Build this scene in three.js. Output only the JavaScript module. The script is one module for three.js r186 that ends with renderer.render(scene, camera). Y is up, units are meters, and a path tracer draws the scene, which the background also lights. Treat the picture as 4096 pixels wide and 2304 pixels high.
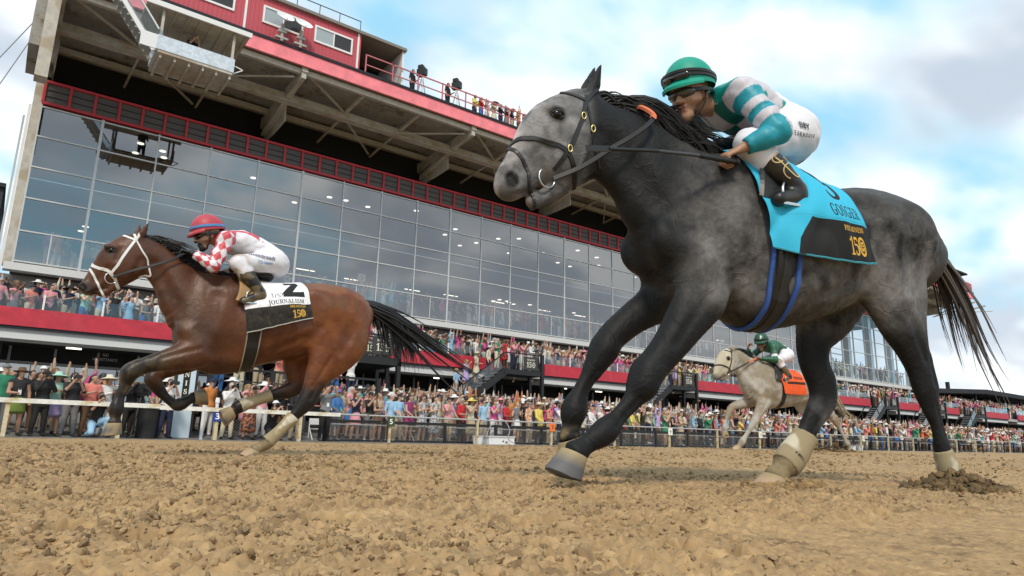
import * as THREE from 'three';
import { mergeGeometries, mergeVertices } from 'three/addons/utils/BufferGeometryUtils.js';
const QUICK = false;

// ---------- camera, sky, sun, exposure ----------
const D2R = Math.PI / 180;
const scene = new THREE.Scene();
const camera = new THREE.PerspectiveCamera(45.98, 16 / 9, 0.05, 3000);
{
  const yaw = 36.94 * D2R, pitch = 12.64 * D2R, roll = 1.205 * D2R;
  const fwd = new THREE.Vector3(Math.sin(yaw) * Math.cos(pitch), Math.sin(pitch), -Math.cos(yaw) * Math.cos(pitch));
  const right = new THREE.Vector3(Math.cos(yaw), 0, Math.sin(yaw));
  const up = new THREE.Vector3().crossVectors(right, fwd);
  const upR = up.clone().multiplyScalar(Math.cos(roll)).addScaledVector(right, -Math.sin(roll));
  camera.position.set(0, 0.195, 0);
  camera.up.copy(upR);
  camera.lookAt(camera.position.clone().add(fwd));
}
function mulberry(a) { return () => { a = (a + 0x6d2b79f5) | 0; let t = Math.imul(a ^ (a >>> 15), 1 | a); t = (t + Math.imul(t ^ (t >>> 7), 61 | t)) ^ t; return ((t ^ (t >>> 14)) >>> 0) / 4294967296; }; }
const rnd = mulberry(150);
function hash3(x, y, z) { let h = Math.imul(x, 374761393) ^ Math.imul(y, 668265263) ^ Math.imul(z, 1274126177); h = Math.imul(h ^ (h >>> 13), 1103515245); h ^= h >>> 16; return (h & 0xffff) / 65535; }
function noise3(x, y, z) {
  const ix = Math.floor(x), iy = Math.floor(y), iz = Math.floor(z); let fx = x - ix, fy = y - iy, fz = z - iz;
  fx = fx * fx * (3 - 2 * fx); fy = fy * fy * (3 - 2 * fy); fz = fz * fz * (3 - 2 * fz);
  const L = (a, b, t) => a + (b - a) * t;
  return L(L(L(hash3(ix, iy, iz), hash3(ix + 1, iy, iz), fx), L(hash3(ix, iy + 1, iz), hash3(ix + 1, iy + 1, iz), fx), fy),
    L(L(hash3(ix, iy, iz + 1), hash3(ix + 1, iy, iz + 1), fx), L(hash3(ix, iy + 1, iz + 1), hash3(ix + 1, iy + 1, iz + 1), fx), fy), fz);
}
function fbm(x, y, z, o = 4) { let s = 0, a = 0.5, n = 0; for (let i = 0; i < o; i++) { s += a * noise3(x, y, z); n += a; x = x * 2.03 + 11.3; y = y * 2.03 + 5.7; z = z * 2.03 + 3.1; a *= 0.5; } return s / n; }
const clamp = (v, a = 0, b = 1) => (v < a ? a : v > b ? b : v), lerp = (a, b, t) => a + (b - a) * t, sstep = (a, b, v) => { const t = clamp((v - a) / (b - a)); return t * t * (3 - 2 * t); };
{
  const W = 1600, H = 800, data = new Float32Array(W * H * 4);
  for (let r = 0; r < H; r++) {
    const up = ((r + 0.5) / H - 0.5) * Math.PI, y = Math.sin(up), c = Math.cos(up);
    if (y < -0.03) { for (let q = 0; q < W; q++) data.set([0.42, 0.46, 0.5, 1], (r * W + q) * 4); continue; }
    for (let q = 0; q < W; q++) {
      const an = ((q + 0.5) / W - 0.5) * 2 * Math.PI, x = Math.cos(an) * c, z = Math.sin(an) * c, o = (r * W + q) * 4;
      const yy = Math.max(y, 0), k = 1 / (yy + 0.26), u = x * k, v = z * k;
      const warp = fbm(u * 1.1 + 7, v * 1.1, 2.5, 3) - 0.5;
      const big = fbm(u * 1.35 + warp * 1.3 + 8.4, v * 1.8 + warp * 1.0 + 2.1, 0.3, 5);
      const det = fbm(u * 4.0 + warp * 2.2 + 1.7, v * 5.2 + 4.2, 1.3, 5);
      const mixn = big * 0.66 + det * 0.34, cover = sstep(0.36, 0.56, mixn), hz = Math.exp(-yy * 5);
      const dim = fbm(u * 2.3 + 20 + warp, v * 3.2 + 3, 5.2, 5), shade = sstep(0.42, 0.64, dim * 0.7 + det * 0.3) * (1 - 0.3 * hz);
      const veil = sstep(0.3, 0.7, det) * 0.5;
      for (let i = 0; i < 3; i++) {
        const clear = lerp([0.24, 0.53, 0.72][i], [0.60, 0.83, 0.92][i], Math.max(veil, hz * 0.8));
        const cl = lerp([0.90, 0.925, 0.94][i], [0.43, 0.50, 0.585][i], shade);
        data[o + i] = lerp(clear, cl, cover) * 0.78;
      }
      data[o + 3] = 1;
    }
  }
  const sky = new THREE.DataTexture(data, W, H, THREE.RGBAFormat, THREE.FloatType);
  sky.mapping = THREE.EquirectangularReflectionMapping; sky.magFilter = sky.minFilter = THREE.LinearFilter; sky.wrapS = THREE.RepeatWrapping; sky.needsUpdate = true;
  scene.background = sky; scene.environment = sky;
}
const sun = new THREE.DirectionalLight(0xfff1de, 1.5);
sun.position.set(-14, 70, 34); sun.target.position.set(20, 0, -20); scene.add(sun, sun.target);
sun.castShadow = true; sun.shadow.radius = 20; sun.shadow.mapSize.set(4096, 4096);
Object.assign(sun.shadow.camera, { left: -90, right: 90, top: 70, bottom: -70, near: 1, far: 220 });
const renderer = new THREE.WebGLRenderer({ antialias: true });
renderer.toneMapping = THREE.LinearToneMapping; renderer.toneMappingExposure = 1.72; renderer.shadowMap.enabled = true;

// ---------- helpers ----------
const used = {};
function numbered(n) { const k = (used[n] = (used[n] ?? -1) + 1); return k ? n + '_' + String(k).padStart(3, '0') : n; }
function mat(color, rough = 0.7, extra = {}) { const m = new THREE.MeshStandardMaterial({ roughness: rough, ...extra }); if (Array.isArray(color)) m.color.setRGB(...color); else m.color.set(color); return m; }
function mesh(name, geo, m, parent = scene) { const o = new THREE.Mesh(geo, m); o.name = parent === scene ? numbered(name) : name; o.castShadow = o.receiveShadow = true; parent.add(o); return o; }
function tag(o, label, category, group, kind) { if (label) o.userData.label = label; if (category) o.userData.category = category; if (group) o.userData.group = group; if (kind) o.userData.kind = kind; return o; }
function thing(name, label, category, pos = [0, 0, 0], turn = 0, group) { const g = new THREE.Group(); g.name = numbered(name); scene.add(g); g.position.set(...pos); g.rotation.y = turn; return tag(g, label, category, group); }
function box(x0, x1, y0, y1, z0, z1) { const g = new THREE.BoxGeometry(x1 - x0, y1 - y0, z1 - z0); g.translate((x0 + x1) / 2, (y0 + y1) / 2, (z0 + z1) / 2); return g; }
const V = (x, y, z) => new THREE.Vector3(x, y, z);
function bar(a, b, w, h = w, upv = [0, 1, 0]) { // box beam between two points
  const A = V(...a), B = V(...b), d = B.clone().sub(A), L = d.length(); d.normalize();
  let s = new THREE.Vector3().crossVectors(V(...upv), d); if (s.lengthSq() < 1e-6) s = V(1, 0, 0); s.normalize();
  const u = new THREE.Vector3().crossVectors(d, s), g = new THREE.BoxGeometry(w, h, L), m = new THREE.Matrix4().makeBasis(s, u, d);
  m.setPosition(A.add(B).multiplyScalar(0.5)); g.applyMatrix4(m); return g;
}
function rod(a, b, r, r2 = r, seg = 8) { const A = V(...a), B = V(...b), d = B.clone().sub(A), L = d.length(), g = new THREE.CylinderGeometry(r2, r, L, seg, 1); g.applyMatrix4(new THREE.Matrix4().makeRotationFromQuaternion(new THREE.Quaternion().setFromUnitVectors(V(0, 1, 0), d.normalize()))); const c = A.add(B).multiplyScalar(0.5); g.translate(c.x, c.y, c.z); return g; }
function tube(pts, r, seg = 24, rad = 6, closed = false) { return new THREE.TubeGeometry(new THREE.CatmullRomCurve3(pts.map((p) => (p.isVector3 ? p : V(...p))), closed), seg, r, rad, closed); }
const merge = (l) => mergeGeometries(l.map((g) => { const h = g.index ? g.toNonIndexed() : g.clone(); for (const k of Object.keys(h.attributes)) if (!['position', 'normal', 'uv'].includes(k)) h.deleteAttribute(k); if (!h.attributes.uv) h.setAttribute('uv', new THREE.BufferAttribute(new Float32Array(h.attributes.position.count * 2), 2)); return h; }));
function canvasTex(w, h, draw) { const c = document.createElement('canvas'); c.width = w; c.height = h; draw(c.getContext('2d'), w, h); const t = new THREE.CanvasTexture(c); t.colorSpace = THREE.SRGBColorSpace; t.magFilter = THREE.LinearFilter; return t; }
function noiseTex(n, fn, srgb = true) { const d = new Uint8Array(n * n * 4); for (let j = 0; j < n; j++) for (let i = 0; i < n; i++) { const c = fn(i / n, j / n), o = (j * n + i) * 4; d[o] = clamp(c[0]) * 255; d[o + 1] = clamp(c[1]) * 255; d[o + 2] = clamp(c[2]) * 255; d[o + 3] = 255; } const t = new THREE.DataTexture(d, n, n); if (srgb) t.colorSpace = THREE.SRGBColorSpace; t.magFilter = THREE.LinearFilter; t.wrapS = t.wrapT = THREE.RepeatWrapping; t.needsUpdate = true; return t; }
// tileable noise
function tn(u, v, f, s, o = 4) { let r = 0, a = 0.5, n = 0; for (let i = 0; i < o; i++) { const A = (x, y) => hash3(((x % f) + f) % f, ((y % f) + f) % f, s + i); const x = u * f, y = v * f, ix = Math.floor(x), iy = Math.floor(y); let fx = x - ix, fy = y - iy; fx = fx * fx * (3 - 2 * fx); fy = fy * fy * (3 - 2 * fy); r += a * lerp(lerp(A(ix, iy), A(ix + 1, iy), fx), lerp(A(ix, iy + 1), A(ix + 1, iy + 1), fx), fy); n += a; a *= 0.55; f *= 2; } return r / n; }

// ---------- implicit bodies ----------
function seg(p, q, a0, a1 = a0, b0 = a0, b1 = a1, L = [0, 0, 1]) { const d = [q[0] - p[0], q[1] - p[1], q[2] - p[2]], l2 = d[0] * d[0] + d[1] * d[1] + d[2] * d[2]; return { x0: p[0], y0: p[1], z0: p[2], dx: d[0], dy: d[1], dz: d[2], il: l2 > 1e-9 ? 1 / l2 : 0, a0, da: a1 - a0, b0, db: b1 - b0, lx: L[0], ly: L[1], lz: L[2], cx: p[0] + d[0] / 2, cy: p[1] + d[1] / 2, cz: p[2] + d[2] / 2, R: Math.sqrt(l2) / 2 + Math.max(a0, a1, b0, b1) }; }
function segD(s, x, y, z) {
  const px = x - s.x0, py = y - s.y0, pz = z - s.z0; let t = (px * s.dx + py * s.dy + pz * s.dz) * s.il; t = t < 0 ? 0 : t > 1 ? 1 : t;
  const rx = px - t * s.dx, ry = py - t * s.dy, rz = pz - t * s.dz, a = s.a0 + t * s.da, b = s.b0 + t * s.db, r2 = rx * rx + ry * ry + rz * rz;
  if (a === b) return Math.sqrt(r2) - a;
  const v = rx * s.lx + ry * s.ly + rz * s.lz, v2 = v * v; let u2 = r2 - v2 > 0 ? r2 - v2 : 0; if (s.cr) { const e = rx * s.dx + ry * s.dy + rz * s.dz; u2 += e * e * s.il * s.cr; } const ia = 1 / (a * a), ib = 1 / (b * b), k0 = Math.sqrt(u2 * ia + v2 * ib);
  if (k0 < 1e-5) return -Math.min(a, b);
  return (k0 * (k0 - 1)) / Math.sqrt(u2 * ia * ia + v2 * ib * ib);
}
// a chain: smooth tube through stations [x,y,z,a,b]
function chain(st, sub = 4, L = [0, 0, 1], cap = 1, all = false) {
  const pts = [], n = st.length;
  const cr = (a, b, c, d, t) => 0.5 * (2 * b + (c - a) * t + (2 * a - 5 * b + 4 * c - d) * t * t + (3 * b - a - 3 * c + d) * t * t * t);
  for (let i = 0; i < n - 1; i++) for (let j = 0; j < sub; j++) { const t = j / sub, A = st[Math.max(0, i - 1)], B = st[i], C = st[i + 1], E = st[Math.min(n - 1, i + 2)]; pts.push([0, 1, 2, 3, 4].map((k) => { const v = cr(A[k], B[k], C[k], E[k], t); return k > 2 ? Math.max(v, 0.004) : v; })); }
  pts.push(st[n - 1]);
  return pts.slice(1).map((q, i) => { const s = seg(pts[i], q, pts[i][3], q[3], pts[i][4], q[4], L); s.cr = all || i === 0 || i === pts.length - 2 ? 1 / (cap * cap) - 1 : 0; return s; });
}
function localOf(G, x, y, z) { // nearby bones only, remembered per 8 cm block
  if (!G.cache) G.cache = new Map(); const q = 0.08, i = Math.floor(x / q), j = Math.floor(y / q), k = Math.floor(z / q), key = (i + 512) * 1048576 + (j + 512) * 1024 + k + 512; let L = G.cache.get(key);
  if (!L) { const cx = (i + 0.5) * q, cy = (j + 0.5) * q, cz = (k + 0.5) * q; L = []; for (const g of G) { const ss = g.segs.filter((s) => Math.hypot(cx - s.cx, cy - s.cy, cz - s.cz) < s.R + 0.07 + (g.k || 0) + 0.03); if (ss.length) L.push({ k: g.k, sub: g.sub, fn: g.fn, segs: ss }); } L.any = L.some((g) => !g.sub); G.cache.set(key, L); }
  return L;
}
function nearField(G, x, y, z) { const L = localOf(G, x, y, z); return L.any ? fieldAt(L, x, y, z) : fieldAt(G, x, y, z); }
function fieldAt(G, x, y, z) {
  let d = 1e3;
  for (const g of G) { let m = 1e3; for (const s of g.segs) { const v = segD(s, x, y, z); if (v < m) m = v; } if (g.fn) m = g.fn(x, y, z, m); d = blend(d, m, g); }
  return d;
}
function blend(d, m, g) {
  const k = g.k;
  if (g.sub) { const a = -m, h = k > 0 ? Math.max(k - Math.abs(d - a), 0) / k : 0; return Math.max(d, a) + h * h * k * 0.25; }
  const h = k > 0 ? Math.max(k - Math.abs(d - m), 0) / k : 0; return Math.min(d, m) - h * h * k * 0.25;
}
function surfaceNets(G, cell, post) {
  let lo = [1e9, 1e9, 1e9], hi = [-1e9, -1e9, -1e9];
  for (const g of G) if (!g.sub) for (const s of g.segs) { [[s.cx, 0], [s.cy, 1], [s.cz, 2]].forEach(([c, i]) => { lo[i] = Math.min(lo[i], c - s.R - 0.02); hi[i] = Math.max(hi[i], c + s.R + 0.02); }); }
  const B = 6, nb = lo.map((l, i) => Math.ceil((hi[i] - l) / (cell * B)) + 1), N = nb.map((b) => b * B + 1), NX = N[0], NXY = N[0] * N[1];
  const F = new Float32Array(N[0] * N[1] * N[2]).fill(1), br = cell * B * 0.87;
  for (let bz = 0; bz < nb[2]; bz++) for (let by = 0; by < nb[1]; by++) for (let bx = 0; bx < nb[0]; bx++) {
    const cx = lo[0] + (bx + 0.5) * B * cell, cy = lo[1] + (by + 0.5) * B * cell, cz = lo[2] + (bz + 0.5) * B * cell, loc = [];
    for (const g of G) { const ss = []; for (const s of g.segs) { const e = s.R + br + (g.k || 0) + cell * 2, dx = cx - s.cx, dy = cy - s.cy, dz = cz - s.cz; if (dx * dx + dy * dy + dz * dz < e * e) ss.push(s); } if (ss.length) loc.push({ k: g.k, sub: g.sub, fn: g.fn, segs: ss }); }
    if (!loc.some((g) => !g.sub)) continue;
    const dc = fieldAt(loc, cx, cy, cz);
    const far = Math.abs(dc) > br * 2.2 + 0.02;
    for (let k = 0; k <= B; k++) for (let j = 0; j <= B; j++) { let o = (bz * B + k) * NXY + (by * B + j) * NX + bx * B; const z = lo[2] + (bz * B + k) * cell, y = lo[1] + (by * B + j) * cell; for (let i = 0; i <= B; i++, o++) F[o] = far ? dc : fieldAt(loc, lo[0] + (bx * B + i) * cell, y, z); }
  }
  const pos = [], vi = new Int32Array(F.length).fill(-1), off = [0, 1, NX, NX + 1, NXY, NXY + 1, NXY + NX, NXY + NX + 1];
  const ed = [[0, 1], [2, 3], [4, 5], [6, 7], [0, 2], [1, 3], [4, 6], [5, 7], [0, 4], [1, 5], [2, 6], [3, 7]];
  for (let k = 0; k < N[2] - 1; k++) for (let j = 0; j < N[1] - 1; j++) for (let i = 0; i < NX - 1; i++) {
    const o = k * NXY + j * NX + i; let m = 0; for (let c = 0; c < 8; c++) if (F[o + off[c]] < 0) m |= 1 << c;
    if (m === 0 || m === 255) continue;
    let sx = 0, sy = 0, sz = 0, n = 0;
    for (const [a, b] of ed) { if (((m >> a) & 1) === ((m >> b) & 1)) continue; const fa = F[o + off[a]], fb = F[o + off[b]], t = fa / (fa - fb); const ax = a & 1, ay = (a >> 1) & 1, az = a >> 2; sx += ax + t * ((b & 1) - ax); sy += ay + t * (((b >> 1) & 1) - ay); sz += az + t * ((b >> 2) - az); n++; }
    vi[o] = pos.length / 3; pos.push(lo[0] + (i + sx / n) * cell, lo[1] + (j + sy / n) * cell, lo[2] + (k + sz / n) * cell);
  }
  const idx = [], quad = (a, b, c, d, f) => { if (a < 0 || b < 0 || c < 0 || d < 0) return; if (f) idx.push(a, b, c, a, c, d); else idx.push(a, c, b, a, d, c); };
  for (let k = 1; k < N[2] - 1; k++) for (let j = 1; j < N[1] - 1; j++) for (let i = 1; i < NX - 1; i++) {
    const o = k * NXY + j * NX + i, s = F[o] < 0;
    if (s !== F[o + 1] < 0) quad(vi[o - NX - NXY], vi[o - NXY], vi[o], vi[o - NX], s);
    if (s !== F[o + NX] < 0) quad(vi[o - 1 - NXY], vi[o - 1], vi[o], vi[o - NXY], s);
    if (s !== F[o + NXY] < 0) quad(vi[o - 1 - NX], vi[o - NX], vi[o], vi[o - 1], s);
  }
  const geo = new THREE.BufferGeometry(); geo.setAttribute('position', new THREE.Float32BufferAttribute(pos, 3)); geo.setIndex(idx);
  if (post) post(geo);
  geo.computeVertexNormals();
  return geo;
}
function paint(geo, fn) { const p = geo.attributes.position, n = geo.attributes.normal, c = new Float32Array(p.count * 3); for (let i = 0; i < p.count; i++) { const v = fn(p.getX(i), p.getY(i), p.getZ(i), n.getX(i), n.getY(i), n.getZ(i)); c[i * 3] = v[0]; c[i * 3 + 1] = v[1]; c[i * 3 + 2] = v[2]; } geo.setAttribute('color', new THREE.BufferAttribute(c, 3)); return geo; }
const vc = (rough, extra = {}) => new THREE.MeshStandardMaterial({ vertexColors: true, roughness: rough, ...extra });
const mixc = (a, b, t) => [lerp(a[0], b[0], t), lerp(a[1], b[1], t), lerp(a[2], b[2], t)];
// ---------- track and apron ----------
const groundY = (x, z) => -0.02 * sstep(-15, -21, z) + 0.085 * sstep(3.5, 9, x) * sstep(-3.2, -5.6, z) * sstep(-18, -9, z) + 0.015 * sstep(-4, -6, z) * sstep(-12, -7, z);
const PRINTS = [[0.16, -1.5, 0.2], [0.22, -1.28, 1.2], [0.6, -1.42, 0.5], [1.55, -1.62, -0.2], [1.35, -2.35, 0.3], [0.95, -2.9, 0.1], [1.9, -2.2, 0.4], [2.6, -1.75, 0], [0.6, -3.6, 0.2], [1.9, -3.4, 0.1], [3.1, -2.9, 0.3], [1.2, -4.6, 0], [2.7, -4.4, 0.2], [0.3, -5.2, 0], [4.1, -3.9, 0.1]];
function hoofprint(x, z) { let h = 0; for (const [a, b, t] of PRINTS) { const dx = x - a, dz = z - b; if (dx * dx + dz * dz > 0.06) continue; const u = dx * Math.cos(t) + dz * Math.sin(t), v = dz * Math.cos(t) - dx * Math.sin(t), d = Math.hypot(u / 0.085, v / 0.07); h += -0.034 * sstep(1.05, 0.7, d) + 0.012 * Math.exp(-((d - 1.25) ** 2) * 12); } return h; }
const billow = (x, y, z) => Math.abs(2 * noise3(x, y, z) - 1);
function dirtRelief(x, z) { // clods and hoof churn, in metres
  const wx = x + 0.06 * noise3(x * 6, 3, z * 6) + 0.018 * noise3(x * 21, 4, z * 21), wz = z + 0.06 * noise3(x * 6 + 9, 5, z * 6) + 0.018 * noise3(x * 21 + 5, 6, z * 21);
  const packed = sstep(-1.02, -0.78, z + 0.2 * (noise3(x * 1.5, 1, z * 1.5) - 0.5)) * sstep(0.9, 1.5, x), big = fbm(x * 1.0, 4.4, z * 1.0, 3), zone = sstep(0.36, 0.6, fbm(x * 1.7 + 9, 2, z * 2.1, 3)), near = sstep(-9, -3.5, z);
  const b1 = billow(wx * 13, 1.5, wz * 13), b2 = billow(wx * 33, 7.5, wz * 33), b3 = billow(wx * 74 + 3, 2.5, wz * 74), b4 = noise3(x * 150, 9.2, z * 150), pit = sstep(0.6, 0.8, noise3(x * 24 + 7, 3.7, z * 24));
  const h = b1 * 0.014 * (0.4 + 0.8 * zone) + b2 * 0.022 * (0.6 + 0.5 * zone) + (b3 * 0.0135 + b4 * 0.0075) * (0.3 + 0.7 * near) - pit * 0.016 * (0.3 + 0.7 * zone) + (1 - near) * 0.016 * b1;
  return lerp(h, 0.004 * b3 + 0.003 * b4 + 0.004 * b2 * zone, packed * 0.88) + hoofprint(x, z) + (big - 0.5) * 0.06 * (1 - 0.6 * packed);
}
function tcell(u, v, f, s) { const x = u * f, y = v * f, ix = Math.floor(x), iy = Math.floor(y); let d = 9, id = 0; for (let i = -1; i <= 1; i++) for (let j = -1; j <= 1; j++) { const a = (((ix + i) % f) + f) % f, b = (((iy + j) % f) + f) % f, dx = ix + i + hash3(a, b, s) - x, dy = iy + j + hash3(a, b, s + 1) - y, r = 0.7 + 0.6 * hash3(a, b, s + 2), q = (dx * dx + dy * dy) / (r * r); if (q < d) { d = q; id = hash3(a, b, s + 3); } } return [Math.sqrt(d), id]; }
const dirtTex = noiseTex(768, (u, v) => { const a = tn(u, v, 5, 1, 4), b = tn(u, v, 60, 5, 3), c = tn(u, v, 11, 9, 3), [, i1] = tcell(u + 0.01 * b, v + 0.01 * a, 90, 3), [, i2] = tcell(u, v + 0.006 * b, 220, 9); let q = mixc([0.545, 0.435, 0.30], [0.70, 0.585, 0.42], clamp(a * 0.5 + i1 * 0.35 + i2 * 0.3 - 0.08)); q = mixc(q, [0.41, 0.32, 0.215], sstep(0.58, 0.75, c * 0.6 + i1 * 0.35) * 0.7); return q.map((k) => k * (0.88 + 0.24 * b)); });
const dirtBump = noiseTex(768, (u, v) => { const w = tn(u, v, 30, 15, 2) * 0.012, [d1] = tcell(u + w, v - w, 105, 3), [d2] = tcell(u - w, v, 250, 9), n = tn(u, v, 128, 4, 3), h = clamp(0.3 * Math.max(0, 1 - d1 * d1) + 0.25 * Math.max(0, 1 - d2 * d2) + 0.5 * n); return [h, h, h]; }, false);
const dirtMat = mat(0xffffff, 0.95, { map: dirtTex, bumpMap: dirtBump, bumpScale: 0.006 });
{
  const line = (a, b, f0, f1, fine, grow, left = grow) => { const o = []; for (let p = f0; p <= f1; p += fine) o.push(p); let s = fine, p = o[o.length - 1]; while (p < b) { s *= grow; p += s; o.push(Math.min(p, b)); } s = fine; p = o[0]; while (p > a) { s *= left; p -= s; o.unshift(Math.max(p, a)); } return o; };
  const K = QUICK ? 0.03 : 0.0056, xs = line(-60, 260, -0.02, 2.1, K, 1.0145, 1.06), zs = line(-21.9, 3, -1.95, -0.72, K, 1.0135), nx = xs.length, nz = zs.length, pos = new Float32Array(nx * nz * 3), uv = new Float32Array(nx * nz * 2), idx = [];
  for (let j = 0; j < nz; j++) for (let i = 0; i < nx; i++) { const x = xs[i], z = zs[j], o = j * nx + i; pos[o * 3] = x; pos[o * 3 + 1] = groundY(x, z) + dirtRelief(x, z); pos[o * 3 + 2] = z; uv[o * 2] = x * 0.55; uv[o * 2 + 1] = z * 0.55; }
  for (let j = 0; j < nz - 1; j++) for (let i = 0; i < nx - 1; i++) { const a = j * nx + i; idx.push(a, a + nx, a + 1, a + 1, a + nx, a + nx + 1); }
  const g = new THREE.BufferGeometry(); g.setAttribute('position', new THREE.BufferAttribute(pos, 3)); g.setAttribute('uv', new THREE.BufferAttribute(uv, 2)); g.setIndex(idx); g.computeVertexNormals();
  tag(mesh('dirt_track', g, dirtMat), 'churned tan dirt racetrack surface', 'track', null, 'structure');
  // apron rising towards the stand, and land beyond
  const ap = []; for (let i = 0; i < 16; i++) ap.push(box(-60, 200, -0.3, apronY(-22.6 - i * 0.62) , -22.6 - (i + 1) * 0.62, -22.6 - i * 0.62)); ap.push(box(-60, 200, -0.3, 0.02, -22.6, -21.9), box(-60, 200, -0.3, apronY(-32.5), -60, -32.5)); tag(mesh('apron', merge(ap), mat([0.20, 0.195, 0.185], 0.9)), 'stepped concrete apron in front of the stand', 'pavement', null, 'structure');
  const far = new THREE.PlaneGeometry(4000, 4000); far.rotateX(-Math.PI / 2); far.translate(0, -0.35, 0); tag(mesh('land', far, mat([0.16, 0.15, 0.09], 1)), 'flat land around the racetrack', 'ground', null, 'structure');
}
function apronY(z) { return 0.03 + 0.85 * clamp((-22.9 - z) / 8.2); }
{ // loose clods: small lumps lying on the churned surface
  const ico = new THREE.IcosahedronGeometry(1, 3); ico.deleteAttribute('normal'); ico.deleteAttribute('uv'); const base = mergeVertices(ico, 1e-3), p = base.attributes.position; for (let i = 0; i < p.count; i++) { const k = 0.25 + 0.9 * noise3(p.getX(i) * 1.7 + 4, p.getY(i) * 1.7, p.getZ(i) * 1.7) + 0.75 * Math.abs(2 * noise3(p.getX(i) * 3.4 + 9, p.getY(i) * 3.4, p.getZ(i) * 3.4) - 1); p.setXYZ(i, p.getX(i) * k, p.getY(i) * k * 0.8, p.getZ(i) * k); } base.computeVertexNormals();
  const R = mulberry(31), N = QUICK ? 3000 : 26000, im = new THREE.InstancedMesh(base, mat(0xffffff, 0.95), N), m = new THREE.Matrix4(), q = new THREE.Quaternion(), c = new THREE.Color(); let n = 0;
  for (let t = 0; t < N * 6 && n < N; t++) {
    const d = 0.7 + Math.pow(R(), 1.9) * 13, a = lerp(-5, 80, R()) * D2R, x = d * Math.sin(a), z = -d * Math.cos(a); if (z > -0.3 || z < -13) continue; const dens = fbm(x * 1.3 + 5, 1, z * 1.3, 3); if (dens < 0.36 + 0.25 * R()) continue; if (z > -0.95 && R() < 0.8) continue;
    const s = (0.0016 + 0.0055 * Math.pow(R(), 3)) * (1 + clamp((-z - 1) / 4) * 2); q.setFromEuler(new THREE.Euler(R() * 6, R() * 6, R() * 6)); m.compose(V(x, groundY(x, z) + dirtRelief(x, z) + s * 0.05, z), q, V(s * (0.8 + R() * 0.7), s * (0.6 + R() * 0.5), s * (0.8 + R() * 0.7))); im.setMatrixAt(n, m); const dk = R() < 0.3 ? 0.55 : 0.9, v = dk * (0.85 + 0.3 * R()); im.setColorAt(n, c.setRGB(0.39 * v, 0.262 * v, 0.135 * v)); n++;
  }
  im.count = n; im.name = 'dirt_clods'; im.castShadow = im.receiveShadow = true; scene.add(im); tag(im, 'loose clods of tan dirt strewn over the track', 'dirt', null, 'stuff');
  // kicked up heaps round hooves
  const heap = (x, z, r, h, count, dark, label) => { const o = new THREE.InstancedMesh(base, mat(0xffffff, 0.95), count); let k = 0; for (; k < count; k++) { const a = R() * 6.283, u = Math.sqrt(R()), px = x + Math.cos(a) * u * r * 1.5, pz = z + Math.sin(a) * u * r, y = groundY(px, pz) + 0.012 + h * Math.pow(1 - u, 1.3) * R(), s = 0.007 + 0.02 * R() * R(); q.setFromEuler(new THREE.Euler(R() * 6, R() * 6, R() * 6)); m.compose(V(px, y, pz), q, V(s * 1.2, s, s * 1.1)); o.setMatrixAt(k, m); const v = dark * (0.6 + 0.6 * R()); o.setColorAt(k, c.setRGB(0.27 * v, 0.175 * v, 0.08 * v)); } o.name = numbered('dirt_heap'); o.castShadow = o.receiveShadow = true; scene.add(o); tag(o, label, 'dirt', 'dirt kicked up by hooves', 'stuff'); };
  heap(3.64, -1.36, 0.2, 0.11, 620, 0.62, 'dark heap of dirt kicked up behind the dark grey horse');
  heap(11.75, -6.35, 0.42, 0.28, 300, 0.6, 'dark spray of dirt under the hind hoof of the pale horse');
  heap(3.02, -1.86, 0.16, 0.025, 160, 1.1, 'dirt pressed up round the grounded hoof of the dark grey horse');
  heap(7.2, -7.6, 0.45, 0.22, 160, 0.7, 'small burst of dirt beyond the tail of the bay horse');
  const spr = new THREE.InstancedMesh(base, mat([0.2, 0.14, 0.07], 1), 420); for (let k = 260; k < 420; k++) { const hh = [[3.75, -1.45, 0.5], [2.6, -6.1, 0.9], [12.0, -6.4, 0.9]][k % 3], t = R(), s = 0.0025 + 0.006 * R() * R(); m.compose(V(hh[0] + t * 0.9 * hh[2] + 0.1, 0.05 + 0.55 * R() * (1 - t * 0.5) * hh[2], hh[1] + (R() - 0.5) * 0.35), q, V(s * 1.3, s, s)); spr.setMatrixAt(k, m); } for (let k = 0; k < 260; k++) { const t = R(), x = 2.2 + 11 * t + R(), z = -3 - 5 * R() - 3 * t, s = 0.004 + 0.009 * R() * R(); m.compose(V(x, 0.15 + 1.3 * R() * R(), z), q, V(s, s, s)); spr.setMatrixAt(k, m); } spr.name = 'flying_dirt'; spr.castShadow = true; scene.add(spr); tag(spr, 'specks of dirt flying in the air behind the horses', 'dirt', null, 'stuff');
}
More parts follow.
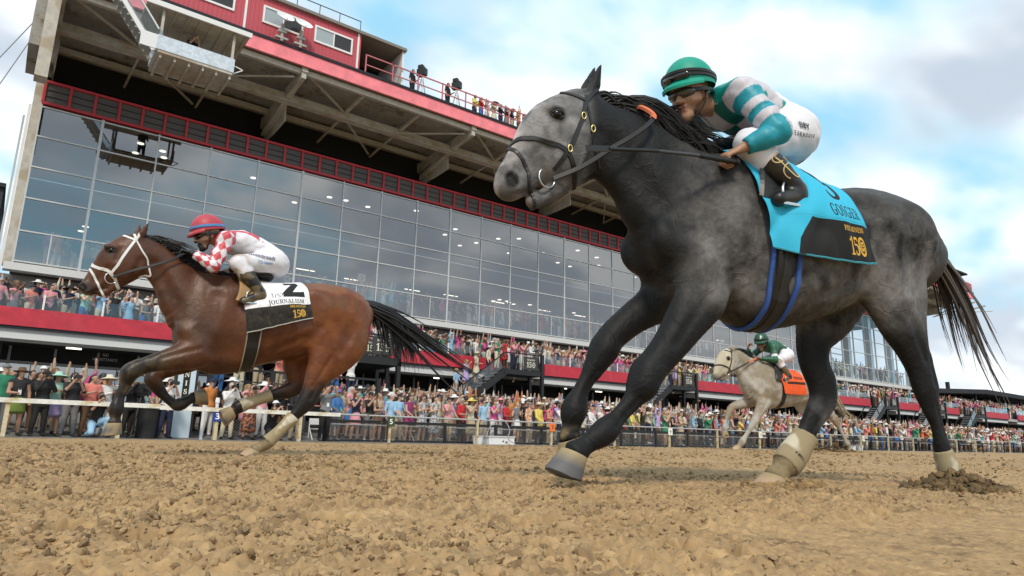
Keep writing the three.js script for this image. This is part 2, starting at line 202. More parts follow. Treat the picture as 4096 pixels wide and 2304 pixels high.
// ---------- grandstand ----------
const rusty = (base, rust, amt, seed, sc = 4) => noiseTex(256, (u, v) => { const a = tn(u, v, sc, seed, 5), b = tn(u, v, sc * 6, seed + 7, 3), k = sstep(0.56, 0.72, a * 0.75 + b * 0.25) * amt, n = 0.88 + 0.2 * b; return mixc(base, rust, k).map((c) => c * n); });
const SM = {
  fascia: mat(0xffffff, 0.6, { map: rusty([0.97, 0.54, 0.58], [0.90, 0.44, 0.47], 0.6, 3) }), press: mat([0.50, 0.075, 0.10], 0.6), pressTrim: mat([0.8, 0.8, 0.8], 0.5), tar: mat([0.02, 0.022, 0.03], 0.9),
  band: mat(0xffffff, 0.55, { map: rusty([0.76, 0.19, 0.26], [0.68, 0.24, 0.28], 0.5, 11, 3) }), stripRed: mat([0.50, 0.03, 0.042], 0.5), louvre: mat([0.10, 0.095, 0.095], 0.6), louvreSlat: mat([0.035, 0.033, 0.033], 0.6),
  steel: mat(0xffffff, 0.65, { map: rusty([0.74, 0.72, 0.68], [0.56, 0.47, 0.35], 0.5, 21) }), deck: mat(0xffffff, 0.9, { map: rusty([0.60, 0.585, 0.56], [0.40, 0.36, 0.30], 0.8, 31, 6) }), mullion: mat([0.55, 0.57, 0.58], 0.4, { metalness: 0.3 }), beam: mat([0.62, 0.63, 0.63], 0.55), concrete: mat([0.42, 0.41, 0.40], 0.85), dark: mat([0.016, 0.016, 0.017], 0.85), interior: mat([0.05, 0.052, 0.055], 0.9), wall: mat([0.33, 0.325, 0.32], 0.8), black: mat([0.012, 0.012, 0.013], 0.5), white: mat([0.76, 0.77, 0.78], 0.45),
  glass: new THREE.MeshPhysicalMaterial({ color: new THREE.Color().setRGB(0.56, 0.58, 0.60), roughness: 0.015, transmission: 1, thickness: 0, ior: 3, specularIntensity: 1 }),
  clear: new THREE.MeshPhysicalMaterial({ color: new THREE.Color().setRGB(0.80, 0.90, 0.93), roughness: 0.01, transmission: 1, thickness: 0, ior: 1.5 }),
  rail: new THREE.MeshPhysicalMaterial({ color: new THREE.Color().setRGB(0.82, 0.88, 0.90), roughness: 0.02, transmission: 1, thickness: 0, ior: 1.55 }),
  lamp: new THREE.MeshStandardMaterial({ color: 0xffffff, emissive: 0xfff4e0, emissiveIntensity: 1.6 }), rust: mat(0xffffff, 0.55, { map: rusty([0.80, 0.85, 0.90], [0.58, 0.38, 0.14], 0.9, 41, 3) }), pinkRail: mat([0.55, 0.16, 0.18], 0.55), alum: mat([0.5, 0.52, 0.53], 0.35, { metalness: 0.6 }),
};
// texture lookup in metres on boxes
function worldUV(g, s = 0.25) { const p = g.attributes.position, n = g.attributes.normal, u = new Float32Array(p.count * 2); for (let i = 0; i < p.count; i++) { const ax = Math.abs(n.getX(i)), ay = Math.abs(n.getY(i)), az = Math.abs(n.getZ(i)), x = p.getX(i), y = p.getY(i), z = p.getZ(i); const [a, b] = ax > ay && ax > az ? [z, y] : ay > az ? [x, z] : [x, y]; u[i * 2] = a * s; u[i * 2 + 1] = b * s; } g.setAttribute('uv', new THREE.BufferAttribute(u, 2)); return g; }
const part = (name, geo, m, parent, s) => mesh(name, worldUV(Array.isArray(geo) ? merge(geo) : geo, s), m, parent);
const stand = thing('grandstand', 'long glass fronted grandstand with red balconies and an overhanging roof', 'building');
const X0 = -0.15, XE = 85, XR = 91.3;
{ // glass wall: frame with every pane its own
  const rows = [7.2, 8.54, 10.02, 11.46, 12.9, 14.3], cols = []; for (let i = 0; X0 + i * 2.39 < XE + 0.1; i++) cols.push(X0 + i * 2.39);
  const L = []; cols.forEach((x, i) => { const w = i % 4 === 1 ? 0.11 : 0.06; L.push(box(x - w / 2, x + w / 2, 7.1, 14.4, -35.12, -34.97)); }); rows.forEach((y) => L.push(box(X0, cols[cols.length - 1], y - 0.03, y + 0.03, -35.08, -34.965)));
  for (let i = 0; i < cols.length - 1; i++) if (i % 2 === 0) L.push(box((cols[i] + cols[i + 1]) / 2 - 0.025, (cols[i] + cols[i + 1]) / 2 + 0.025, 7.2, 8.54, -35.06, -34.98));
  const wall = part('curtain_wall', L, SM.mullion, stand);
  const shape = new Map(); for (let i = 0; i < cols.length - 1; i++) for (let j = 0; j < 5; j++) { const h = rows[j + 1] - rows[j] - 0.05, key = h.toFixed(3); if (!shape.has(key)) shape.set(key, new THREE.PlaneGeometry(2.34, h)); const p = mesh('pane', shape.get(key), cols[i] > 66 ? SM.clear : SM.glass, wall); p.position.set((cols[i] + cols[i + 1]) / 2, (rows[j] + rows[j + 1]) / 2, -35.02); p.rotation.set((hash3(i, j, 5) - 0.5) * 0.014, (hash3(i, j, 9) - 0.5) * 0.018, 0); }
  part('sill_beam', [box(X0 - 0.3, XE + 0.2, 6.78, 7.1, -35.4, -34.85)], SM.beam, stand);
  for (let k = 0; k < 9; k++) part('column', [box(9.55 + k * 9.9 - 0.14, 9.55 + k * 9.9 + 0.14, 4.2, 6.78, -35.3, -35.02)], SM.beam, stand);
  // rooms behind the glass
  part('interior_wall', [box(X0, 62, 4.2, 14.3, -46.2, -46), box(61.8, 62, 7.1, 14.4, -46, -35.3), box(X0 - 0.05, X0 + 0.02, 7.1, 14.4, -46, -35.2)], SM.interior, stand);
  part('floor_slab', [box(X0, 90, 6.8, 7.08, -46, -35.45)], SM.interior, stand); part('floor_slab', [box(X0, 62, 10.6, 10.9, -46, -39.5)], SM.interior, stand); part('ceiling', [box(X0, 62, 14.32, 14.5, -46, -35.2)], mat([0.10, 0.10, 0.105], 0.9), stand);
  const R = mulberry(77); for (let i = 0; i < 46; i++) { const x = 2 + R() * 58, up = R() < 0.6, l = new THREE.CylinderGeometry(0.16, 0.16, 0.02, 14), o = mesh('ceiling_light', l, SM.lamp, stand); o.position.set(x, up ? 14.3 : 10.58, up ? -36.5 - R() * 5 : -40 - R() * 3); }
  for (let i = 0; i < 14; i++) { const o = mesh('ceiling_light', box(-0.6, 0.6, -0.02, 0.02, -0.06, 0.06), SM.lamp, stand); o.position.set(6 + i * 4 + R(), 10.58, -41 - R() * 2); }
  for (const [x, y, n] of [[3.51, 8.95, '1'], [16.56, 9.49, '3']]) { const b = part('aisle_sign', box(x - 0.24, x + 0.24, y - 0.24, y + 0.24, -37.03, -37), SM.white, stand), t = mesh('aisle_number', new THREE.PlaneGeometry(0.44, 0.44), mat(0xffffff, 0.6, { map: canvasTex(96, 96, (g) => { g.fillStyle = '#dcdcd8'; g.fillRect(0, 0, 96, 96); g.fillStyle = '#3a3a3a'; g.textAlign = 'center'; g.font = 'bold 80px sans-serif'; g.fillText(n, 48, 76); }) }), b); t.position.set(x, y, -36.99); }
  // steel frames seen through the clear end bay
  for (let k = 0; k < 6; k++) { const x = 66.9 + k * 4.78; part('atrium_column', [box(x - 0.28, x + 0.28, 7.1, 14.4, -36.2, -35.5)], SM.alum, stand); part('atrium_column', [box(x - 0.2, x + 0.2, 7.1, 14.4, -46, -45.5)], SM.alum, stand); }
  for (const y of [8.5, 10.4, 12.3]) part('atrium_rail', [box(66, 90.5, y - 0.06, y + 0.06, -45.9, -45.7)], SM.alum, stand);
}
{ // red framed louvre strip
  const L = [box(X0, XE, 15.46, 15.58, -35.1, -34.9), box(X0, XE, 14.42, 14.54, -35.1, -34.9)]; for (let x = X0; x < XE; x += 0.985) L.push(box(x - 0.055, x + 0.055, 14.54, 15.46, -35.09, -34.91));
  const s = part('parapet_frame', L, SM.stripRed, stand), g = box(-0.44, 0.44, -0.46, 0.46, -0.02, 0.02), sl = merge([box(-0.44, 0.44, -0.17, -0.14, -0.03, 0.035), box(-0.44, 0.44, 0.14, 0.17, -0.03, 0.035)]);
  for (let x = X0 + 0.4925; x < XE; x += 0.985) { const p = mesh('louvre_panel', g, SM.louvre, s); p.position.set(x, 15.0, -35.03); const q = mesh('slat', sl, SM.louvreSlat, s); q.position.set(x, 15.0, -35.0); }
}
{ // upper deck in darkness, roof with fascia, girders and braces
  part('upper_deck', [box(X0, XE, 14.52, 14.75, -46, -35.15), box(X0, XR, 14.75, 17.7, -46.3, -46), box(X0 - 0.2, X0, 14.75, 17.7, -46, -36)], SM.dark, stand); part('added_shade_box', [box(X0, XE + 6, 16.45, 17.76, -46, -36.7)], SM.dark, stand); part('seat_tier', [box(X0, XE, 14.75, 16.2, -46, -40)], SM.dark, stand);  // dark box below the roof is added to deepen the shade there
  const roof = part('roof', [box(-0.3, XR, 17.78, 18.42, -46, -30.12)], SM.deck, stand, 0.18);
  part('fascia', [box(-0.3, XR + 0.1, 17.7, 18.38, -30.12, -30)], SM.fascia, roof, 0.12); part('gutter', [box(-0.3, XR + 0.1, 18.382, 18.52, -30.16, -29.94)], SM.tar, roof);
  part('girder', [box(-0.3, XR, 16.9, 17.3, -32.75, -32.45), box(-0.3, XR, 16.86, 16.9, -32.85, -32.35)], SM.steel, roof); part('girder', [box(-0.3, XR, 17.3, 17.6, -35.6, -35.4)], SM.steel, roof);
  part('fascia_beam', [box(-0.3, XR, 17.42, 17.7, -30.5, -30.3)], SM.steel, roof);
  for (let k = 0; k < 10; k++) { const x = -0.15 + k * 9.93; part('rafter', [bar([x, 17.45, -30.2], [x, 17.1, -36.5], 0.22, 0.6)], SM.steel, roof); part('brace', [bar([x + 0.02, 17.6, -30.15], [x + 0.02, 16.35, -36.1], 0.3, 0.24)], SM.steel, roof); part('gusset', [bar([x + 0.2, 16.75, -33.2], [x + 0.2, 16.6, -36.6], 0.06, 1.3)], SM.steel, roof);
    for (const d of [3.3, 6.6]) { part('purlin', [bar([x + d, 17.55, -30.3], [x + d - 0.2, 17.2, -32.5], 0.14, 0.16)], SM.steel, roof); part('purlin', [bar([x + d, 17.4, -32.9], [x + d - 0.2, 16.9, -36.3], 0.1, 0.1)], SM.steel, roof); }
    part('diagonal', [bar([x + 0.3, 17.5, -30.4], [x + 3.2, 17.2, -32.5], 0.09, 0.09)], SM.steel, roof); part('diagonal', [bar([x + 9.6, 17.3, -30.6], [x + 6.4, 17.0, -32.4], 0.08, 0.08)], SM.steel, roof); part('diagonal', [bar([x + 3.2, 17.2, -32.8], [x + 6.2, 16.9, -36], 0.09, 0.09)], SM.steel, roof); }
  // end column and return of the roof
  part('end_column', [box(-0.5, -0.16, 7, 17.7, -35.5, -35.0), box(-0.55, -0.12, 13.6, 18.4, -30.9, -30.2)], SM.steel, stand); part('roof_return', [box(-0.92, -0.56, 15.0, 20.2, -33.5, -30.6)], SM.deck, stand, 0.3); part('downpipe', [box(-0.62, -0.52, 0.5, 14.4, -35.4, -35.28)], SM.white, stand); part('downpipe', [box(-0.76, -0.68, 0.5, 13.9, -35.6, -35.5)], SM.alum, stand);
}
{ // balcony with red bands and glass rails, soffit, doors below
  const bands = [[-7, 13.2], [16.1, 23.3], [26.6, 37.2], [41.2, 50.2], [55, 67.4], [73, 77.9], [84.6, 88.3], [95.4, 103.6], [107, 122]];
  const bal = part('balcony', [box(-7, 124, 3.86, 4.16, -36, -32.0)], SM.concrete, stand);
  for (const [a, b] of bands) {
    part('red_band', [box(a, b, 4.08, 4.78, -32.0, -31.86)], SM.band, bal, 0.2); part('drip_edge', [box(a, b, 3.98, 4.08, -31.98, -31.9)], SM.tar, bal); part('soffit', [bar([(a + b) / 2, 3.84, -32.5], [(a + b) / 2, 3.66, -33.6], b - a, 0.06, [0, 1, 0]), box(a, b, 3.6, 3.99, -32.1, -32.02)], SM.beam, bal);
    const n = Math.max(1, Math.round((b - a) / 2.05)), w = (b - a) / n; for (let i = 0; i < n; i++) { part('glass_panel', box(a + i * w + 0.06, a + (i + 1) * w - 0.06, 4.79, 5.36, -31.945, -31.93), SM.rail, bal); part('rail_post', box(a + i * w - 0.035, a + i * w + 0.035, 4.78, 5.38, -31.98, -31.92), SM.white, bal); }
  }
  part('back_wall', [box(-7, 124, 4.16, 6.8, -36.3, -36.1)], SM.wall, stand); for (let x = 11; x < 84; x += 3.3) part('window', box(x, x + 1.9, 5.2, 6.1, -36.1, -36.06), mat([0.55, 0.6, 0.62], 0.2), stand);
  part('ground_floor', [box(-7, 124, 0.6, 3.9, -40.3, -40)], SM.dark, stand); part('hall_ceiling', [box(-7, 124, 3.7, 3.85, -40, -33.7)], SM.dark, stand);
  const fr = []; for (let x = -6.2; x < 100; x += 1.63) fr.push(box(x - 0.05, x + 0.05, 0.8, 3.72, -36.06, -35.94)); fr.push(box(-7, 100, 2.98, 3.08, -36.05, -35.95)); part('door_frames', fr, mat([0.32, 0.32, 0.32], 0.5), stand);
  for (let x = -6.2, i = 0; x < 40; x += 1.63, i++) { part('door', [box(x + 0.06, x + 0.8, 0.85, 2.96, -36.02, -35.98)], SM.glass, stand); part('door', [box(x + 0.83, x + 1.57, 0.85, 2.96, -36.02, -35.98)], SM.glass, stand); part('transom', [box(x + 0.05, x + 1.58, 3.08, 3.72, -36.02, -35.99)], SM.dark, stand); }
  const t = mesh('sign_lettering', new THREE.PlaneGeometry(1.45, 0.52), mat(0xffffff, 0.6, { map: canvasTex(512, 184, (g) => { g.fillStyle = '#161616'; g.fillRect(0, 0, 512, 184); g.fillStyle = '#eeeeee'; g.textAlign = 'center'; g.font = fontS(58); g.fillText('NO', 256, 72); g.fillText('ADMITTANCE', 256, 146, 470); }) }), stand); t.position.set(3.87, 3.5, -35.97);
  for (const [x, z] of [[2.5, -34.6], [20.5, -34.6], [30.5, -34.6], [34, -34.8]]) { const o = mesh('strip_light', box(-0.28, 0.28, -0.03, 0.03, -0.05, 0.05), SM.lamp, stand); o.position.set(x, 3.66, z); }
  for (let k = 0; k < 12; k++) part('pillar', [box(-0.3 + k * 9.9, 0.02 + k * 9.9, 0.6, 3.86, -33.9, -33.6)], SM.black, stand);
}
function fontS(s) { return `${s}px sans-serif`; }
const sign150 = canvasTex(256, 180, (g) => { g.fillStyle = '#3b3a38'; g.fillRect(0, 0, 256, 180); g.fillStyle = '#e8e4d4'; g.textAlign = 'center'; g.font = 'bold 30px serif'; g.fillText('PREAKNESS', 128, 46, 150); g.font = 'bold 112px serif'; g.save(); g.translate(128, 146); g.scale(0.8, 1); g.fillText('15', -44, 0); g.restore(); g.lineWidth = 9; g.strokeStyle = '#e8e4d4'; g.beginPath(); g.ellipse(182, 108, 23, 37, 0, 0, 7); g.stroke(); g.fillRect(166, 102, 32, 5); g.fillRect(180, 80, 4, 52); });
const stairSpots = [[15.4, 'nearest the bay horse'], [25.4, 'second from the left'], [39.6, 'behind the nine marker'], [52.5, 'fourth from the left'], [70.5, 'beyond the tail of the pale horse'], [81.5, 'second from the right'], [92.5, 'farthest right by the dark roof']];
for (const [x, where] of stairSpots) {
  const s = thing('balcony_stair', 'black steel stair and landing with a 150 sign, ' + where, 'stairs', [x, 0, -30.8], 0, 'stairs from the apron to the balcony');
  part('landing', [box(-2.7, 0.1, 3.84, 4.12, -1.2, 0.1)], SM.black, s); for (const [px, pz] of [[0.05, 0.05], [0.05, -1.1], [-2.6, -1.1]]) part('post', box(px - 0.09, px + 0.09, 0.5, 5.1, pz - 0.09, pz + 0.09), SM.black, s);
  part('handrail', [box(-2.65, 0.1, 5.02, 5.09, 0.02, 0.08), bar([-2.65, 5.05, 0.05], [-7.0, 1.9, 0.05], 0.06, 0.06), bar([-2.65, 5.05, -1.15], [-7.0, 1.9, -1.15], 0.06, 0.06)], SM.black, s); for (let i = 0; i < 9; i++) part('baluster', box(-0.25 - i * 0.29, -0.23 - i * 0.29, 4.12, 5.03, 0.03, 0.07), SM.black, s);
  part('stringer', bar([-2.6, 3.98, 0.04], [-7.1, 0.75, 0.04], 0.07, 0.36), SM.black, s); part('stringer', bar([-2.6, 3.98, -1.15], [-7.1, 0.75, -1.15], 0.07, 0.36), SM.black, s);
  for (let i = 0; i < 16; i++) part('tread', box(-2.95 - i * 0.28, -2.68 - i * 0.28, 3.86 - i * 0.2, 3.92 - i * 0.2, -1.1, 0), SM.alum, s);
  for (const [a, b] of [[0.06, 0.33], [0.37, 0.64], [0.68, 0.95]]) { const g = bar([lerp(-2.7, -7, a), lerp(4.62, 1.5, a), 0.06], [lerp(-2.7, -7, b), lerp(4.62, 1.5, b), 0.06], 0.012, 0.62); part('glass_panel', g, SM.rail, s); }
  const b = mesh('sign_board', box(-1.36, -0.34, 4.16, 4.9, 0.1, 0.13), mat([0.045, 0.045, 0.043], 0.6), s); const t = mesh('sign_face', new THREE.PlaneGeometry(0.98, 0.7), mat(0xffffff, 0.6, { map: sign150 }), b); t.position.set(-0.85, 4.53, 0.134);
}
{ // press box on the roof
  const p = thing('press_box', 'red clad press box with white framed windows on the roof edge', 'building', [0, 0, -30.3]);
  const L = []; for (let x = -1; x < 12.4; x += 0.2) L.push(box(x + 0.004, x + 0.196, 18.52, 20.72, -0.06, 0)); part('cladding', [box(-1, 12.42, 18.5, 20.7, -3, -0.06), ...L], SM.press, p);
  part('roof_edge', [box(-1.2, 15.2, 20.7, 20.86, -3.2, 0.16)], mat([0.22, 0.2, 0.18], 0.8), p); part('open_bay', [box(12.42, 15.1, 18.5, 20.7, -3, -2.9), box(12.42, 15.1, 18.46, 18.54, -3, 0)], SM.dark, p); part('bay_frame', box(12.4, 12.5, 18.5, 20.7, -0.08, 0.03), SM.pressTrim, p); part('bay_frame', box(15.0, 15.1, 18.5, 20.7, -2.9, 0.02), SM.pressTrim, p);
  for (const x of [-0.98, 6.8, 3.2]) part('trim', box(x - 0.05, x + 0.05, 18.5, 20.7, 0.0, 0.04), SM.pressTrim, p);
  for (const [a, b] of [[1.0, 2.9], [3.9, 6.3], [7.58, 9.55], [10.12, 12.14]]) { const f = part('window', [box(a, b, 19.34, 19.44, 0, 0.06), box(a, b, 20.16, 20.26, 0, 0.06), box(a, a + 0.09, 19.44, 20.16, 0, 0.06), box(b - 0.09, b, 19.44, 20.16, 0, 0.06), box((a + b) / 2 - 0.03, (a + b) / 2 + 0.03, 19.44, 20.16, 0, 0.05)], SM.pressTrim, p); part('pane', box(a + 0.09, (a + b) / 2, 19.44, 20.16, 0.01, 0.02), mat([0.36, 0.42, 0.46], 0.08), f); part('pane', box((a + b) / 2, b - 0.09, 19.44, 20.16, 0.01, 0.02), mat([0.03, 0.03, 0.033], 0.15), f); }
  const v = thing('roof_vent', 'black framed rooftop unit with a rail above the press box', 'vent', [0, 0, -31.5]); part('casing', [box(9.7, 12.9, 20.86, 21.7, -2, 0)], SM.dark, v); for (let i = 0; i < 7; i++) part('louvre', box(9.75 + i * 0.45, 10.1 + i * 0.45, 20.95, 21.6, 0, 0.03), mat([0.12, 0.12, 0.12], 0.6), v); part('guard_rail', [rod([9.5, 22.3, 0], [13, 22.3, 0], 0.025), ...[9.5, 10.7, 11.8, 13].map((x) => rod([x, 20.86, 0], [x, 22.3, 0], 0.022))], SM.black, v);
  [[8.45, 'left of the pair'], [9.35, 'right of the pair']].forEach(([x, w]) => { const d = thing('satellite_dish', 'white satellite dish outside the press box, ' + w, 'dish', [x, 18.6, -29.95], 0, 'satellite dishes on the roof edge'); const g = latheShell0(0.42, 0.16); g.rotateX(0.9); g.translate(0, 0.95, 0.25); const o = mesh('reflector', g, SM.white, d); o.material.side = THREE.DoubleSide; part('mount', [box(-0.06, 0.06, -0.1, 0.8, -0.05, 0.1), box(-0.3, 0.3, 0.0, 0.1, -0.05, 0.12), box(-0.2, 0.2, 0.32, 0.44, -0.03, 0.14)], mat([0.4, 0.39, 0.37], 0.6), d); part('feed_arm', rod([0, 0.8, 0.2], [0.0, 0.75, 0.75], 0.02), SM.white, d); });
}
function latheShell0(r, d) { const p = []; for (let i = 0; i <= 10; i++) { const t = i / 10; p.push(new THREE.Vector2(r * t, d * t * t)); } return new THREE.LatheGeometry(p, 28); }
{ // rail along the roof edge
  const r = thing('roof_railing', 'pink tubular railing along the roof edge', 'railing', [0, 0, -30.2]); part('top_rail', [box(12.9, XR, 19.6, 19.66, -0.03, 0.03)], SM.pinkRail, r); part('mid_rail', [box(12.9, XR, 19.05, 19.1, -0.025, 0.025)], SM.pinkRail, r); part('toe_board', [box(15.1, XR, 18.52, 18.9, -0.55, -0.5)], SM.tar, r); for (let x = 12.9; x <= XR; x += 1.55) part('post', box(x - 0.03, x + 0.03, 18.5, 19.66, -0.03, 0.03), SM.pinkRail, r);
  const c = thing('roof_shelter', 'dark flat canopy over spectators at the far end of the roof', 'shelter', [0, 0, -31]); part('canopy', [box(62, 91.6, 20.75, 20.95, -5, 0.6)], SM.dark, c); for (let x = 64; x < 92; x += 4.5) part('post', box(x - 0.05, x + 0.05, 18.5, 20.75, -0.1, 0), SM.black, c); part('netting', [box(62, 91.4, 18.52, 19.55, 0.9, 0.93)], mat([0.45, 0.09, 0.11], 0.7), c);
  for (let x = 63; x < 91; x += 2.1) part('bracket', [bar([x, 19.3, 0.95], [x + 0.25, 18.6, 1.2], 0.05)], SM.pinkRail, c);
  const hut = thing('roof_hut', 'low grey shed on the roof behind the spectators', 'shed', [0, 0, -33]); part('shed_wall', [box(21.8, 34, 18.5, 19.9, -2, 0)], SM.dark, hut); part('shed_roof', [box(21.4, 34.4, 19.9, 20.04, -2.3, 0.3)], SM.concrete, hut);
  for (const [x, h, w] of [[54, 4.2, 'leftmost of the four'], [57.5, 3.6, 'second from the left'], [59, 4.6, 'tallest of the four'], [62, 2.6, 'shortest and rightmost']]) { const a = thing('antenna_mast', 'thin rooftop mast behind the teal clad jockey, ' + w, 'antenna', [x, 18.5, -34], 0, 'rooftop masts'); part('pole', rod([0, 0, 0], [0, h + 2, 0], 0.06, 0.03), SM.alum, a); part('crossbar', [box(-0.4, 0.4, h + 0.2, h + 0.26, -0.03, 0.03)], SM.alum, a); }
}
{ // camera gantry hung below the roof edge, with its stair
  const g = thing('camera_gantry', 'rust streaked white camera platform slung under the roof edge', 'platform', [0, 0, -30]); part('front_panel', [box(3.2, 6.05, 15.1, 15.72, 1.94, 2)], SM.rust, g, 0.5); part('side_panel', [box(3.14, 3.2, 15.1, 15.72, 0.2, 2), box(6.05, 6.1, 15.1, 15.72, 0.2, 2)], SM.rust, g, 0.5); part('floor', [box(3.2, 6.05, 14.98, 15.08, 0.05, 1.98)], SM.steel, g); for (let i = 0; i < 6; i++) part('floor_beam', box(3.3 + i * 0.53, 3.38 + i * 0.53, 14.8, 14.98, 0.1, 1.9), SM.steel, g);
  part('canopy', [box(2.6, 6.6, 16.95, 17.08, -0.2, 2.05)], SM.steel, g); part('canopy_edge', [box(2.55, 6.65, 16.9, 17.12, 2.05, 2.12)], SM.white, g); for (let i = 0; i < 9; i++) part('canopy_rib', box(2.75 + i * 0.46, 2.8 + i * 0.46, 16.86, 16.95, -0.1, 2.0), SM.steel, g); for (const [x, z] of [[3.25, 1.85], [6.0, 1.85], [3.25, 0.2], [6.0, 0.2]]) part('post', box(x - 0.05, x + 0.05, 15.1, 16.9, z - 0.05, z + 0.05), SM.steel, g); part('outrigger', [bar([6.1, 15.65, 1.6], [6.55, 15.55, 1.6], 0.04), bar([6.1, 15.2, 1.6], [6.55, 15.55, 1.6], 0.04)], SM.white, g);
  const st = thing('gantry_stair', 'white steel stair climbing from the camera platform to the roof', 'stairs', [0, 0, -30]); part('stringer', bar([3.1, 15.05, 1.9], [1.2, 17.6, 1.9], 0.06, 0.24), SM.white, st); part('stringer', bar([3.1, 15.05, 1.1], [1.2, 17.6, 1.1], 0.06, 0.24), SM.white, st); for (let i = 0; i < 11; i++) part('tread', box(2.8 - i * 0.16, 3.02 - i * 0.16, 15.12 + i * 0.215, 15.16 + i * 0.215, 1.12, 1.88), SM.alum, st); part('glass_side', bar([3.15, 15.6, 1.92], [1.25, 18.1, 1.92], 0.02, 0.6), SM.rail, st); part('handrail', bar([3.15, 15.98, 1.92], [1.25, 18.5, 1.92], 0.05, 0.05), SM.white, st); part('landing_panel', [box(2.55, 3.15, 15.1, 15.72, 1.9, 1.95)], SM.white, st);
}
{ // neighbours
  const b = thing('dark_annex', 'dark blue grey building at the left end of the grandstand', 'building', [0, 0, -39]); part('wall', [box(-16, -1.0, 0.3, 11.4, -10, 0)], mat([0.035, 0.045, 0.06], 0.7), b); part('ledge', [box(-16, -0.95, 11.4, 11.6, -10, 0.15)], SM.black, b); part('window', [box(-2.4, -1.3, 8.9, 10.6, 0, 0.03)], mat([0.3, 0.34, 0.38], 0.2), b); part('balcony_rail', [box(-6, -1.0, 6.3, 6.4, 0.2, 0.3), box(-6, -1.0, 7.0, 7.06, 0.2, 0.3)], SM.black, b);
  const w = thing('guy_wires', 'pair of thin steel cables left of the grandstand', 'cable'); part('cable', rod([-0.9, 19, -36], [-7.5, 6, -40], 0.025, 0.025, 5), SM.alum, w); part('cable', rod([-0.8, 18.5, -36], [-5.6, 4, -38], 0.025, 0.025, 5), SM.alum, w);
  const f = thing('far_stand', 'low dark roofed open stand at the far right', 'building', [0, 0, -33]); const sh = new THREE.Shape(); [[86, 6.5], [86, 7.0], [101, 7.75], [140, 7.6], [140, 7.1], [101, 7.2]].forEach((p, i) => (i ? sh.lineTo(...p) : sh.moveTo(...p))); const rg = new THREE.ExtrudeGeometry(sh, { depth: 14, bevelEnabled: false }); rg.translate(0, 0, -14); part('roof', rg, SM.tar, f); part('back_wall', [box(88, 140, 0.5, 7.2, -14.2, -14)], SM.dark, f); part('terrace', [box(91, 140, 0.5, 4.1, -14, -3)], SM.dark, f); for (let x = 92; x < 140; x += 8) part('post', box(x - 0.12, x + 0.12, 4.1, 7.2, -1.2, -1), SM.black, f); part('flue', [rod([97, 7.5, -3], [97, 8.6, -3], 0.25, 0.25, 10)], SM.black, f);
}
